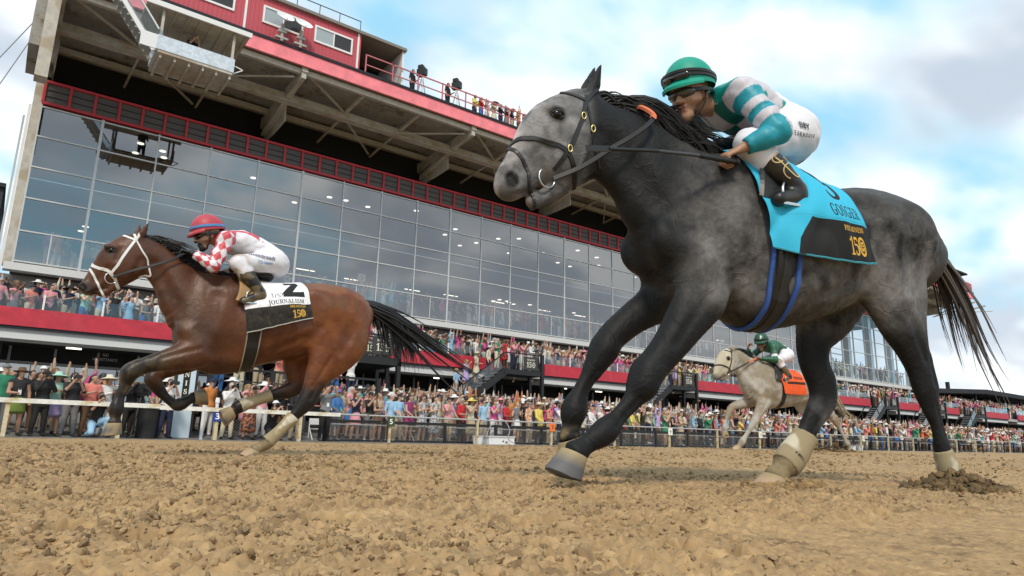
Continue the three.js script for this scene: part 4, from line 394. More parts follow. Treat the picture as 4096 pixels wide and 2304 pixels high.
function horseField(H, o = {}) {
  const G = [], sd = [-1, 1], T = H.trunk, N = H.neck, E = H.head, P = H.pts;
  G.push({ k: 0, segs: chain(T, 4, [0, 0, 1], 0.4, true) });
  G.push({ k: 0.07, segs: chain(N, 4, [0, 0, 1], 0.4) });
  G.push({ k: 0.045, segs: chain(E, 4, [0, 0, 1], 0.6) });
  G.push({ k: 0.03, segs: chain(H.jaw.map((q, i) => (i === 4 ? [lerp(q[0], H.jaw[3][0], 0.6), lerp(q[1], H.jaw[3][1], 0.6) + 0.006, 0, q[3] * 0.7, q[4] * 0.9] : q)), 4, [0, 0, 1], 0.6) });
  { const a = E[1], b = E[6], f = [P.eyeL[0] - 0.05, P.eyeL[1] + 0.075, 0], q = (t, up) => { const m = [lerp(E[2][0], b[0], t), lerp(E[2][1], b[1], t)]; const i = Math.min(3.99, t * 4), j = Math.floor(i), A = E[2 + j], B = E[3 + j], u = i - j, c = [lerp(A[0], B[0], u), lerp(A[1], B[1], u)], h = lerp(A[3], B[3], u), dx = B[0] - A[0], dy = B[1] - A[1], l = Math.hypot(dx, dy); return [c[0] + (dy / l) * h * up, c[1] - (dx / l) * h * up, 0]; }; // flat bridge of the nose
    G.push({ k: 0.03, segs: [seg(q(0.0, 0.8), q(0.55, 0.8), 0.034, 0.026, 0.058, 0.034), seg(q(0.55, 0.8), q(0.95, 0.72), 0.026, 0.024, 0.034, 0.032)] }); }
  const at = (A, dx, dy, z) => [A[0] + dx, A[1] + dy, z];
  for (const s of sd) {
    // shoulder blade, point of shoulder, breast, upper arm
    G.push({ k: 0.06, segs: [seg(at(T[2], 0.02, 0.22, s * 0.10), at(T[0], 0.02, -0.05, s * 0.13), 0.085, 0.10, 0.06, 0.06)] });
    G.push({ k: 0.05, segs: [seg(at(T[0], 0.03, -0.10, s * 0.075), at(T[1], 0.02, -0.2, s * 0.07), 0.075, 0.07, 0.06, 0.055)] });
    // cheek, brow, jaw line
    G.push({ k: 0.03, segs: [seg(at(E[1], 0.035, -0.06, s * 0.055), at(E[2], 0.05, -0.07, s * 0.052), 0.10, 0.07, 0.035, 0.03)] });
    G.push({ k: 0.02, segs: [seg([P.eyeL[0] - 0.03, P.eyeL[1] + 0.03, s * 0.072], [P.eyeL[0] + 0.045, P.eyeL[1] + 0.025, s * 0.074], 0.024, 0.022)] });
    G.push({ k: 0.02, segs: [seg([lerp(E[2][0], E[4][0], 0.1), lerp(E[2][1], E[4][1], 0.1) + 0.02, s * 0.074], [E[4][0] + 0.0, E[4][1] - 0.005, s * 0.056], 0.017, 0.011)] });
    // nostril rim
    G.push({ k: 0.02, segs: [seg([P.nostril[0] + 0.0, P.nostril[1] + 0.01, s * 0.036], [P.nostril[0] + 0.03, P.nostril[1] - 0.02, s * 0.042], 0.032, 0.027)] });
    // hip bone, stifle, buttock
    G.push({ k: 0.08, segs: [seg(at(T[6], 0.03, 0.12, s * 0.17), at(T[7], 0.12, 0.02, s * 0.17), 0.10, 0.13, 0.08, 0.10)] });
  }
  for (const L of ['LF', 'RF', 'LH', 'RH']) {
    const n = H[L].length, q = H[L].map((v, i) => { const k = i === n - 3 ? 1.1 : i === n - 4 ? 0.86 : i === n - 5 ? 0.9 : i === n - 2 ? 0.88 : 1, kb = i === n - 4 || i === n - 5 ? 0.82 : i === n - 3 ? 1.06 : 1; return [v[0], v[1], v[2], v[3] * k, v[4] * k * kb]; }), hind = L[1] === 'H', s = L[0] === 'L' ? 1 : -1;
    G.push({ k: hind ? 0.07 : 0.055, segs: chain(q, 4, [0, 0, 1], 0.6) });
    if (hind) {
      const h = q[5], hp = q[4], cn = q[6]; // point of hock on the rear of the joint
      const dx = cn[0] - hp[0], dy = cn[1] - hp[1], l = Math.hypot(dx, dy), bx = -dy / l, by = dx / l, sg = bx > 0 ? 1 : -1; // rearward normal
      G.push({ k: 0.03, segs: [seg([hp[0] + bx * sg * 0.035, hp[1] + by * sg * 0.035 + 0.035, h[2]], [h[0] + bx * sg * 0.035, h[1] + by * sg * 0.035, h[2]], 0.034, 0.03)] });
      const st = q[1]; G.push({ k: 0.06, segs: [seg([st[0] - 0.11, st[1] + 0.02, s * 0.15], [st[0] - 0.09, st[1] - 0.1, s * 0.15], 0.10, 0.075, 0.06, 0.05)] });
    } else {
      const e = q[1]; G.push({ k: 0.05, segs: [seg([e[0] + 0.06, e[1] + 0.12, s * 0.15], [e[0] + 0.03, e[1] - 0.02, s * 0.15], 0.11, 0.07, 0.06, 0.05)] });
      const kn = q[5] || q[4]; G.push({ k: 0.02, segs: [seg([q[4][0], q[4][1], q[4][2]], [kn[0], kn[1], kn[2]], q[4][3] * 1.04, kn[3] * 1.02, q[4][4] * 1.1, kn[4] * 1.08)] });
    }
  }
  // ears
  for (const s of sd) { const t = s > 0 ? P.earT : P.earT2, b = [P.earB[0], P.earB[1] - 0.05, s * 0.045], m = [lerp(b[0], t[0], 0.5) + 0.004, lerp(b[1], t[1], 0.5), lerp(b[2], t[2], 0.5)]; G.push({ k: 0.02, segs: [seg(b, m, 0.026, 0.034, 0.02, 0.02, [0.3, 0, 0.95]), seg(m, [t[0], t[1], t[2]], 0.034, 0.006, 0.02, 0.006, [0.3, 0, 0.95])] }); }
  // hollows between the muscles: run along the surface, sunk by a given depth
  const base = G.slice(), groove = (p, q, r, depth, k = r) => { const n = 3, L = []; for (let i = 0; i <= n; i++) L.push(snap(base, p.map((v, j) => lerp(v, q[j], i / n)), r - depth)); G.push({ k, sub: true, segs: L.slice(1).map((v, i) => seg(L[i], v, r, r)) }); };
  for (const s of sd) {
    groove([N[1][0] + 0.03, N[1][1] - 0.09, s * 0.1], [N[5][0] - 0.1, N[5][1] - 0.17, s * 0.17], 0.05, 0.009, 0.06);          // jugular
    groove([N[4][0] + 0.06, N[4][1] + 0.1, s * 0.14], [T[1][0] - 0.02, T[1][1] + 0.04, s * 0.2], 0.08, 0.010, 0.09);            // neck into shoulder
    groove([T[2][0] - 0.04, T[2][1] + 0.2, s * 0.22], [T[1][0] + 0.04, T[1][1] - 0.06, s * 0.22], 0.05, 0.005, 0.07);           // along the blade
    groove([T[3][0] - 0.02, T[3][1] + 0.15, s * 0.28], [T[2][0] + 0.12, T[2][1] - 0.25, s * 0.25], 0.08, 0.014, 0.10);            // behind the shoulder
    groove([T[1][0] + 0.03, T[1][1] - 0.07, s * 0.22], [T[1][0] + 0.14, T[1][1] - 0.24, s * 0.22], 0.05, 0.009, 0.06);          // blade and arm
    groove([T[6][0] - 0.02, T[6][1] + 0.1, s * 0.3], [T[6][0] - 0.02, T[6][1] - 0.04, s * 0.3], 0.1, 0.02, 0.11);             // flank
    groove([T[6][0] + 0.06, T[6][1] - 0.12, s * 0.28], [T[6][0] + 0.0, T[6][1] - 0.22, s * 0.24], 0.04, 0.018, 0.05);           // flank fold
    for (let r = 0; r < 5; r++) { const x = lerp(T[3][0] + 0.06, T[5][0] + 0.1, r / 4); groove([x, T[4][1] + 0.02, s * 0.3], [x + 0.05, T[4][1] - 0.2, s * 0.27], 0.03, 0.001, 0.05); } // ribs
    const lh = s > 0 ? H.LH : H.RH;
    groove([lh[0][0] + 0.13, lh[0][1] + 0.06, s * 0.24], [lh[2][0] + 0.07, lh[2][1] + 0.04, s * 0.22], 0.04, 0.013, 0.05);      // hamstring
    groove([lh[0][0] + 0.02, lh[0][1] + 0.1, s * 0.26], [lh[1][0] + 0.03, lh[1][1] - 0.02, s * 0.24], 0.05, 0.010, 0.06);      // thigh
    groove([lh[2][0] - 0.02, lh[2][1] - 0.02, s * 0.2], [lh[4][0] - 0.005, lh[4][1] + 0.03, s * 0.18], 0.018, 0.007, 0.02);     // gaskin
    groove([lh[4][0] + 0.03, lh[4][1] + 0.05, s * 0.17], [lh[5][0] + 0.02, lh[5][1] + 0.02, s * 0.17], 0.014, 0.008, 0.012);    // above the hock
    for (const q of [s > 0 ? H.LF : H.RF, lh]) for (const e of [1, -1]) { const n = q.length, A = q[n - 5], B = q[n - 4], C = q[n - 3], dx = B[0] - A[0], dy = B[1] - A[1], l = Math.hypot(dx, dy), bx = -dy / l, by = dx / l, sg = bx > 0 ? 1 : -1, o = 0.012 * sg; groove([A[0] + bx * o, A[1] + by * o, A[2] + e * 0.06], [lerp(B[0], C[0], 0.5) + bx * o, lerp(B[1], C[1], 0.5) + by * o, B[2] + e * 0.05], 0.010, 0.006, 0.01); } // tendons behind the cannons
    for (let i = 0; i < 3; i++) groove([T[2][0] + 0.10 + i * 0.035, T[2][1] - 0.22 + i * 0.03, s * 0.27], [T[2][0] + 0.13 + i * 0.045, T[2][1] - 0.32, s * 0.24], 0.016, 0.004, 0.02); // folds behind the elbow
    groove([T[4][0] + 0.1, T[4][1] - 0.3, s * 0.25], [T[6][0] - 0.06, T[6][1] - 0.22, s * 0.25], 0.025, 0.005, 0.04); // belly line
    const lf = s > 0 ? H.LF : H.RF;
    groove([lf[1][0] - 0.01, lf[1][1] - 0.02, s * 0.19], [lf[3][0] + 0.01, lf[3][1] + 0.02, s * 0.19], 0.02, 0.008, 0.02);      // forearm
    groove([E[1][0] - 0.045, E[1][1] + 0.06, s * 0.09], [E[2][0] - 0.02, E[2][1] + 0.01, s * 0.09], 0.02, 0.006, 0.02);          // temple
    groove([E[3][0] - 0.02, E[3][1] - 0.02, s * 0.08], [E[5][0], E[5][1] + 0.01, s * 0.07], 0.03, 0.010, 0.028);                // below the facial crest
    { const q = snap(base, [P.nostril[0], P.nostril[1], s * 0.06]); G.push({ k: 0.014, sub: true, segs: [seg([q[0] - 0.012, q[1] + 0.012, q[2] + s * 0.004], [q[0] + 0.016, q[1] - 0.02, q[2] + s * 0.006], 0.031, 0.022)] }); }
    groove([H.jaw[4][0] - 0.03, H.jaw[4][1] + 0.03, s * 0.03], [H.jaw[3][0] + 0.03, H.jaw[3][1] + 0.035, s * 0.055], 0.009, 0.009, 0.008);
    groove([E[1][0] + 0.1, E[1][1] - 0.02, s * 0.08], [E[2][0] + 0.11, E[2][1] - 0.14, s * 0.07], 0.03, 0.010, 0.03);        // mouth
    { const t = s > 0 ? P.earT : P.earT2; G.push({ k: 0.008, sub: true, segs: [seg([lerp(P.earB[0], t[0], 0.15) - 0.022, lerp(P.earB[1] - 0.02, t[1], 0.15), s * 0.062], [lerp(P.earB[0], t[0], 0.72) - 0.016, lerp(P.earB[1], t[1], 0.72), lerp(s * 0.05, t[2], 0.72) + s * 0.012], 0.017, 0.008)] }); }
  }
  if (o.extra) o.extra(G);
  return G;
}
function hoofGeo(C, dir, toe, lat, h, r) { // C coronet centre; dir down; toe forward
  const pos = [], idx = [], n = 20, rings = [[0, 1.0, 0], [0.06, 1.06, 0.0], [0.55, 1.15, 0.18], [0.93, 1.25, 0.30], [1, 1.24, 0.31], [1, 0.5, 0.3], [0.93, 0, 0.3]];
  for (const [t, s, f] of rings) for (let k = 0; k < n; k++) { const a = (k / n) * 6.2832, cx = Math.cos(a), heel = cx < -0.3 ? lerp(1, 0.86, (-cx - 0.3) / 0.7) : 1, q = C.clone().addScaledVector(dir, h * t * (cx < 0 ? 1 - 0.14 * -cx * t : 1)).addScaledVector(toe, r * (s * cx * heel + f * (0.5 + 0.5 * cx))).addScaledVector(lat, r * s * Math.sin(a) * 0.92); pos.push(q.x, q.y, q.z); }
  for (let i = 0; i < rings.length - 1; i++) for (let k = 0; k < n; k++) { const a = i * n + k, b = i * n + ((k + 1) % n); idx.push(a, b, a + n, b, b + n, a + n); }
  const g = new THREE.BufferGeometry(); g.setAttribute('position', new THREE.Float32BufferAttribute(pos, 3)); g.setIndex(idx); const u = g.toNonIndexed(); u.computeVertexNormals(); const sm = g; sm.computeVertexNormals(); return sm;
}
const coatBump = noiseTex(512, (u, v) => { const w = tn(u, v, 6, 2, 3), a = tn(u + w * 0.12, v * 1 + w * 0.1, 20, 3, 2), hair = tn(u * 1 + w * 0.05, v, 90, 8, 2), vein = 1 - Math.abs(2 * tn(u + w * 0.2, v + w * 0.15, 9, 12, 2) - 1), q = clamp(a * 0.45 + hair * 0.35 + Math.pow(vein, 9) * 0.5); return [q, q, q]; }, false);
function buildHorse(kind, label, H, o) {
  const root = thing('racehorse', label, 'horse', H.pos, H.turn, 'horses racing past the stand');
  const G = horseField(H, o);
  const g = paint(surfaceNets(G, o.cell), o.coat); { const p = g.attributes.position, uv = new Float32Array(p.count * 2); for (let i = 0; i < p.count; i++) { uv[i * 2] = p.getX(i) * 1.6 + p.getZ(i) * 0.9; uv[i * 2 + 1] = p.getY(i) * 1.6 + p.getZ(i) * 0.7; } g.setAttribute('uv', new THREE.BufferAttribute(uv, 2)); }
  const body = mesh('body', g, new THREE.MeshPhysicalMaterial({ vertexColors: true, roughness: o.rough ?? 0.5, specularIntensity: o.spec ?? 0.5, clearcoat: o.coatGloss ?? 0, clearcoatRoughness: 0.5, bumpMap: coatBump, bumpScale: o.bump ?? 0.003 }), root);
  // eyes
  for (const s of [1, -1]) { const e = new THREE.SphereGeometry(0.029, 20, 14), c = snap(G, [H.pts.eyeL[0], H.pts.eyeL[1], s * H.pts.eyeL[2]], -0.0125); e.translate(...c); mesh('eye', e, M.horseEye, root); const P = []; for (let i = 0; i <= 24; i++) { const a = (i / 24) * 6.2832; P.push(snap(G, [c[0] + 0.027 * Math.cos(a), c[1] + 0.019 * Math.sin(a) + 0.002, c[2] + s * 0.01], 0.002)); } mesh('eyelid', tube(P.slice(0, 24), 0.0045, 40, 6, true), M.lid, root); }
  // hooves
  const hv = { LF: H.pts.lfHoof, RF: H.pts.rfHoof, LH: H.pts.lhHoof, RH: H.pts.rhHoof };
  for (const L of ['LF', 'RF', 'LH', 'RH']) {
    const q = H[L], a = V(...q[q.length - 1].slice(0, 3)), p = V(...q[q.length - 2].slice(0, 3)), b = V(...hv[L]); b.z = a.z;
    let dir = (o.hoofDir && o.hoofDir[L]) ? V(...o.hoofDir[L]).normalize() : b.clone().sub(a).normalize(); const lat = V(0, 0, 1); let toe = new THREE.Vector3().crossVectors(lat, dir).normalize(); const pt = a.clone().sub(p); if (toe.dot(o.toe && o.toe[L] ? V(...o.toe[L]) : pt) < 0) toe.negate();
    const r = q[q.length - 1][3] * 1.14, hg = hoofGeo(a.clone().addScaledVector(dir, 0.004), dir, toe, lat, r * (o.hoofH?.[L] ?? 1.75), r), pal = o.hoofTone?.[L] ?? 'dark';
    paint(hg, (x, y, z) => { const d = V(x, y, z).sub(a), t = d.dot(dir) / (r * (o.hoofH?.[L] ?? 1.75)), f = d.dot(toe) / r, n = fbm(x * 40, y * 40, z * 40, 3); let c = mixc([0.07, 0.07, 0.073], [0.14, 0.14, 0.145], n); if (pal === 'pale') c = mixc(c, [0.42, 0.29, 0.18], sstep(0.1, 0.6, f + (n - 0.5))); if (pal === 'dirt') c = mixc(c, [0.27, 0.20, 0.105], sstep(0.3, 0.55, n)); return mixc(c, [0.33, 0.255, 0.13], sstep(0.28, 0.12, t + (n - 0.5) * 0.2)); });
    mesh('hoof', hg, M.hoof, root);
  }
  // bandages on the cannons
  for (const [L, i0, i1] of o.wraps ?? []) {
    const st = H[L].slice(i0, i1 + 1).map((s) => [s[0], s[1], s[2], s[3] + 0.008, s[4] + 0.009]); if (o.wrapCut?.[L]) { const [t0, t1] = o.wrapCut[L], A = st[0], B = st[1], Y = st[st.length - 2], Z = st[st.length - 1]; if (t0) st[0] = A.map((v, k) => lerp(v, B[k], t0)); if (t1) st[st.length - 1] = Z.map((v, k) => lerp(v, Y[k], t1)); }
    const cg = chain(st, 5), e0 = cg[0], e1 = cg[cg.length - 1], cut = (x, y, z, m) => { const d0 = -((x - e0.x0) * e0.dx + (y - e0.y0) * e0.dy) * Math.sqrt(e0.il), d1 = ((x - e1.x0 - e1.dx) * e1.dx + (y - e1.y0 - e1.dy) * e1.dy) * Math.sqrt(e1.il); return Math.max(m, d0, d1); };
    const wg = paint(surfaceNets([{ k: 0, segs: cg, fn: cut }], Math.min(o.cell, 0.007)), (x, y, z) => { const n = fbm(x * 22, y * 22, z * 22, 3), st2 = fbm(x * 9 + 3, y * 9, z * 9, 3); return mixc([0.30, 0.235, 0.13], [0.62, 0.58, 0.46], sstep(0.56, 0.66, st2) * 0.8 + n * 0.15); });
    mesh('leg_bandage', wg, M.bandage, root);
  }
  // mane and tail
  const R = mulberry(o.seed), top = [...H.neck.map((n, i) => { const b = i === 0 ? H.neck[1] : H.neck[i - 1], c = i === 0 ? n : n, dx = (i ? n[0] - b[0] : H.neck[1][0] - n[0]), dy = (i ? n[1] - b[1] : H.neck[1][1] - n[1]), l = Math.hypot(dx, dy); return [c[0] - (dy / l) * c[3] * 0.97, c[1] + (dx / l) * c[3] * 0.97, 0]; })], cv = new THREE.CatmullRomCurve3(top.map((p) => V(...p))), list = [];
  const nl = Math.round(o.mane.n / 9);
  for (let l = 0; l < nl; l++) { // locks of hair, each a bundle of strands that share a sweep
    const t = (l + 0.6 * R()) / nl, c = cv.getPoint(Math.min(0.97, t * 0.97)), len = o.mane.len * (0.5 + 0.8 * R()) * sstep(-0.05, 0.15, t) * (1.1 - 0.4 * t), sid = o.mane.side * (0.2 + 1.1 * R()), lift = o.mane.lift * (0.2 + 1.2 * R()), bend = 0.8 + 0.6 * R(), wv = R() * 6;
    for (let i = 0; i < 9; i++) { const dz = (R() - 0.5) * 0.04, dx = (R() - 0.5) * 0.03, s0 = snap(G, [c.x + dx, c.y, dz], -0.004), k = 0.8 + 0.35 * R(), e = [(R() - 0.5) * 0.03, (R() - 0.5) * 0.03, (R() - 0.5) * 0.03], p = []; for (let j = 0; j < 8; j++) { const u = j / 7, q = len * k; p.push([s0[0] + q * u * o.mane.sway + e[0] * u * (1 - 0.6 * u), s0[1] + q * (lift * u - (lift + 0.18) * u * u * bend) + Math.sin(u * 5 + wv) * 0.008 * u + e[1] * u, s0[2] + sid * q * u * 0.7 + e[2] * u]); } list.push({ p, r0: o.mane.r ?? 0.005, r1: 0.0006 }); }
  }
  for (let i = 0; i < 26; i++) { const t = R(), c = H.pts.earB, p = []; for (let j = 0; j < 5; j++) { const u = j / 4; p.push([c[0] - 0.03 + 0.02 * t + o.mane.sway * 0.12 * u * (0.5 + R() * 0.4), c[1] - 0.01 + 0.035 * u - 0.05 * u * u, (t - 0.5) * 0.06 + (R() - 0.5) * 0.03 * u]); } list.push({ p, r0: 0.006, r1: 0.001 }); }
  mesh('mane', strands(list), o.hair, root);
  const tl = [], tc = ['tail0', 'tail1', 'tail2', 'tail3', 'tail4'].map((k) => V(...H.pts[k])), td = new THREE.CatmullRomCurve3(tc);
  const clumps = []; for (let i = 0; i < 30; i++) clumps.push({ a: R() * 6.283, rr: Math.sqrt(R()), len: 0.55 + 0.5 * R(), fan: o.tail.fan * (0.35 + 1.1 * R()), ph: R() * 9, fy: R() - 0.5, w: 0.6 + R() });
  for (let i = 0; i < o.tail.n; i++) {
    const K = clumps[i % 30], len = K.len * (0.8 + 0.25 * R()), p = [], oa = R() * 6.283, or = 0.018 * Math.sqrt(R()) * K.w, loose = R() < 0.14 ? 1 : 0, lx = (R() - 0.5) * 0.16 * loose, ly = (R() - 0.5) * 0.16 * loose;
    for (let j = 0; j < 15; j++) { const u = (j / 14) * len, c = td.getPoint(Math.min(u, 1)), ex = Math.max(0, u - 1), sp = 0.038 * Math.min(1, 0.4 + u * 4) + K.fan * Math.pow(u, 1.15) * (0.5 + K.rr), cl = or * (1 - 0.75 * (j / 14)), u2 = u * u; p.push([c.x + ex + Math.cos(K.a) * sp * 0.35 + Math.sin(u * 6 + K.ph) * 0.02 * u + Math.cos(oa) * cl + lx * u2, c.y - ex * 0.3 + Math.sin(K.a) * sp * K.rr * o.tail.spreadY - o.tail.drop * u2 * K.rr * (0.5 + K.fy) + Math.sin(u * 5 + K.ph * 2) * 0.02 * u + Math.sin(oa) * cl + ly * u2, c.z + Math.cos(K.a + 1) * sp * K.rr * 0.8 + Math.sin(oa * 2) * cl]); }
    tl.push({ p, r0: o.tail.r ?? 0.008, r1: 0.0007 });
  }
  for (let i = 0; i < (o.tail.hang ?? 0); i++) { const u0 = 0.05 + 0.4 * R(), c = td.getPoint(u0), L = 0.25 + 0.3 * R(), z = (R() - 0.5) * 0.09, p = [], fx = 0.35 + 0.5 * R(); for (let j = 0; j < 10; j++) { const u = j / 9; p.push([c.x + L * fx * u * (1 - 0.25 * u) + Math.sin(u * 5 + i) * 0.01, c.y - 0.01 - L * (0.25 * u + 0.75 * u * u), c.z + z * (0.5 + u)]); } tl.push({ p, r0: o.tail.r ?? 0.008, r1: 0.0008 }); }
  mesh('tail', strands(tl), o.tailHair ?? o.hair, root);
  return { root, G, H };
}
const M = {
  lid: mat([0.02, 0.017, 0.016], 0.5),
  horseEye: new THREE.MeshPhysicalMaterial({ color: 0x070504, roughness: 0.12, specularIntensity: 0.6 }),
  hoof: vc(0.6),
  bandage: vc(0.95), leather: mat([0.012, 0.011, 0.011], 0.42), leatherTan: mat([0.34, 0.19, 0.07], 0.55), white: mat([0.72, 0.72, 0.70], 0.5), brass: mat([0.75, 0.6, 0.25], 0.3, { metalness: 1 }), steel: mat([0.7, 0.7, 0.68], 0.22, { metalness: 1 }),
  blueRoll: mat([0.035, 0.095, 0.34], 0.75), orange: mat([0.62, 0.16, 0.07], 0.7),
};
const hairBlack = mat([0.009, 0.0085, 0.009], 0.5), hairGrey = vc(0.6), hairPale = mat([0.36, 0.29, 0.18], 0.6);
const inY = (p, a, b) => sstep(a, b, p);
const bayCoat = (x, y, z) => {
  const H = HORSE.bay, n = fbm(x * 7, y * 7, z * 7, 4), f = fbm(x * 60, y * 60, z * 60, 2);
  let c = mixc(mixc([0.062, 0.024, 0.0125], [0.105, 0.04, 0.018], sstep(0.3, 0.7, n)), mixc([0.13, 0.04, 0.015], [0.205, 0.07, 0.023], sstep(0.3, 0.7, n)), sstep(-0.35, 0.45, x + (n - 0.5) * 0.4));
  c = mixc(c, [0.11, 0.06, 0.027], sstep(0.55, 0.75, fbm(x * 3 + 4, y * 3, z * 3, 3)) * 0.5);
  const nn = fbm(x * 11 + 2, y * 11, z * 11, 3) - 0.5, fore = sstep(-0.15, -0.4, x), hy = y + nn * 0.16, leg = lerp(1 - sstep(0.48, 0.80, hy), Math.max(1 - sstep(0.5, 0.72, hy), sstep(-0.58, -0.86, x + nn * 0.15) * (1 - sstep(0.78, 0.92, y))), fore);
  c = mixc(c, [0.014, 0.011, 0.010], leg * leg * (3 - 2 * leg));
  const muz = sstep(1.36, 1.24, y + (x + 1.28) * 0.5) * sstep(-1.16, -1.25, x); c = mixc(c, [0.03, 0.02, 0.016], muz * 0.8);
  const ex = Math.hypot(x - H.pts.eyeL[0], y - H.pts.eyeL[1]); c = mixc(c, [0.02, 0.014, 0.012], 1 - sstep(0.022, 0.05, ex));
  c = mixc(c, [0.16, 0.12, 0.065], sstep(0.52, 0.78, fbm(x * 14 + 9, y * 14, z * 14, 3)) * 0.35 * sstep(-0.3, -0.6, x) * (1 - sstep(1.25, 1.5, y)));
  { const q = Math.hypot(x - H.pts.nostril[0] - 0.002, (y - H.pts.nostril[1] + 0.002) * 0.8); c = mixc(c, [0.006, 0.004, 0.004], 1 - sstep(0.02, 0.034, q)); }
  c = mixc(c, [0.27, 0.2, 0.11], sstep(0.17, 0.13, y) * sstep(0.3, 0.15, x) * 0.9);
  return c.map((v) => v * (0.85 + 0.3 * f));
};
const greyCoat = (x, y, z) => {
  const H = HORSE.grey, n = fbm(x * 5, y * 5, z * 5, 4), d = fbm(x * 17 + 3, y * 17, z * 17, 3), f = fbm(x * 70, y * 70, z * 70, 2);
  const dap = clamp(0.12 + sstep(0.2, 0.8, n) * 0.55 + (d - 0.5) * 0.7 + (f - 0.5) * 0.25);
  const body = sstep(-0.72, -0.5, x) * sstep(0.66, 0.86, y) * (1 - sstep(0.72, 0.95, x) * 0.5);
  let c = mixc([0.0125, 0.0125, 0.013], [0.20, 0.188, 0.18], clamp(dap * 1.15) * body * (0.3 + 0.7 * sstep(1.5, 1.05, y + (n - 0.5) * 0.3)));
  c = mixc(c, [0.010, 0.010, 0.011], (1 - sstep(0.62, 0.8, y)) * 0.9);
  const headD = sstep(-1.0, -1.12, x) * sstep(1.0, 1.1, y); // paler face
  c = mixc(c, mixc([0.10, 0.098, 0.098], [0.24, 0.23, 0.23], sstep(0.3, 0.7, d)), headD);
  const fx = -1.201 + (y - 1.708) * 0.557; // line of the face
  const onFace = 1 - sstep(0.0, 0.055, Math.abs(z) + Math.max(0, x - fx - 0.03) * 1.4 + (n - 0.5) * 0.04);
  c = mixc(c, [0.62, 0.55, 0.53], onFace * headD * sstep(0.3, 0.5, fbm(x * 9, y * 9 + 4, z * 9, 3)));
  const lip = sstep(1.215, 1.165, y) * sstep(-1.27, -1.32, x); c = mixc(c, [0.24, 0.15, 0.10], lip * sstep(0.4, 0.55, d) * 0.8);
  const muz = sstep(1.33, 1.25, y) * headD; c = mixc(c, [0.06, 0.058, 0.06], muz * 0.55 * (1 - lip));
  const ex = Math.hypot(x - H.pts.eyeL[0], y - H.pts.eyeL[1]); c = mixc(c, [0.010, 0.009, 0.010], 1 - sstep(0.022, 0.055, ex));
  const rh = sstep(0.46, 0.36, y) * sstep(0.0, -0.06, z) * sstep(0.05, 0.2, x) * sstep(0.25, 0.31, y); c = mixc(c, [0.13, 0.13, 0.135], rh * sstep(0.35, 0.6, n));
  c = mixc(c, [0.26, 0.2, 0.11], sstep(0.17, 0.12, y) * sstep(0.3, 0.2, x) * sstep(-0.6, -0.3, x) * 0.9); // dirt on the grounded pastern
  c = mixc(c, [0.22, 0.165, 0.08], sstep(0.27, 0.22, y) * sstep(-0.05, -0.1, z) * sstep(-0.8, -0.95, x) * sstep(0.35, 0.55, d) * 0.9);
  { const q = Math.hypot(x - H.pts.nostril[0] - 0.002, (y - H.pts.nostril[1] + 0.002) * 0.8); c = mixc(c, [0.006, 0.005, 0.005], 1 - sstep(0.022, 0.038, q)); }
  return c.map((v) => v * (0.82 + 0.36 * f));
};
const whiteCoat = (x, y, z) => {
  const H = HORSE.white, n = fbm(x * 6, y * 6, z * 6, 4), d = fbm(x * 22, y * 22, z * 22, 3);
  let c = mixc([0.40, 0.365, 0.315], [0.27, 0.225, 0.165], sstep(0.4, 0.65, n));
  c = mixc(c, [0.24, 0.17, 0.09], sstep(0.5, 0.72, d * 0.5 + n * 0.5) * sstep(1.5, 0.9, y) * 0.85);
  c = mixc(c, [0.62, 0.55, 0.38], sstep(-0.88, -0.98, x) * sstep(0.6, 0.9, y) * 0.5);
  const muz = sstep(1.38, 1.26, y) * sstep(-1.0, -1.1, x); c = mixc(c, [0.10, 0.085, 0.08], muz * 0.85);
  const ex = Math.hypot(x - H.pts.eyeL[0], y - H.pts.eyeL[1]); return mixc(c, [0.03, 0.025, 0.02], 1 - sstep(0.025, 0.055, ex));
};
const hairBump = noiseTex(128, (u, v) => { const a = tn(u, v, 16, 3, 3); return [a, a, a]; }, false);
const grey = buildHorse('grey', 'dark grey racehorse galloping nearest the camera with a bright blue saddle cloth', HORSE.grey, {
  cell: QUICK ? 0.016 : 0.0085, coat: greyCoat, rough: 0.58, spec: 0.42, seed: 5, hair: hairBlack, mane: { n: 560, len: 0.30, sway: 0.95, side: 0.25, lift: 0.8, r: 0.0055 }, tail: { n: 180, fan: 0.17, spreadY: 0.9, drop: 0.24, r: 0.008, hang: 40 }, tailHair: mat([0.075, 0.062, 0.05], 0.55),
  wraps: [['RH', 6, 9], ['LH', 8, 10]], wrapCut: { RH: [0.75, 0.35], LH: [0, 0] }, hoofTone: { RH: 'pale', RF: 'dirt' }, hoofH: { RH: 1.1 }, hoofDir: { LF: [-0.45, -1, 0], RH: [-0.45, -1, 0], LH: [0.2, -1, 0], RF: [0.35, -1, 0] }, toe: { LF: [-1, 0, 0], RH: [-1, 0, 0], LH: [-1, 0, 0], RF: [-1, -0.3, 0] },
});
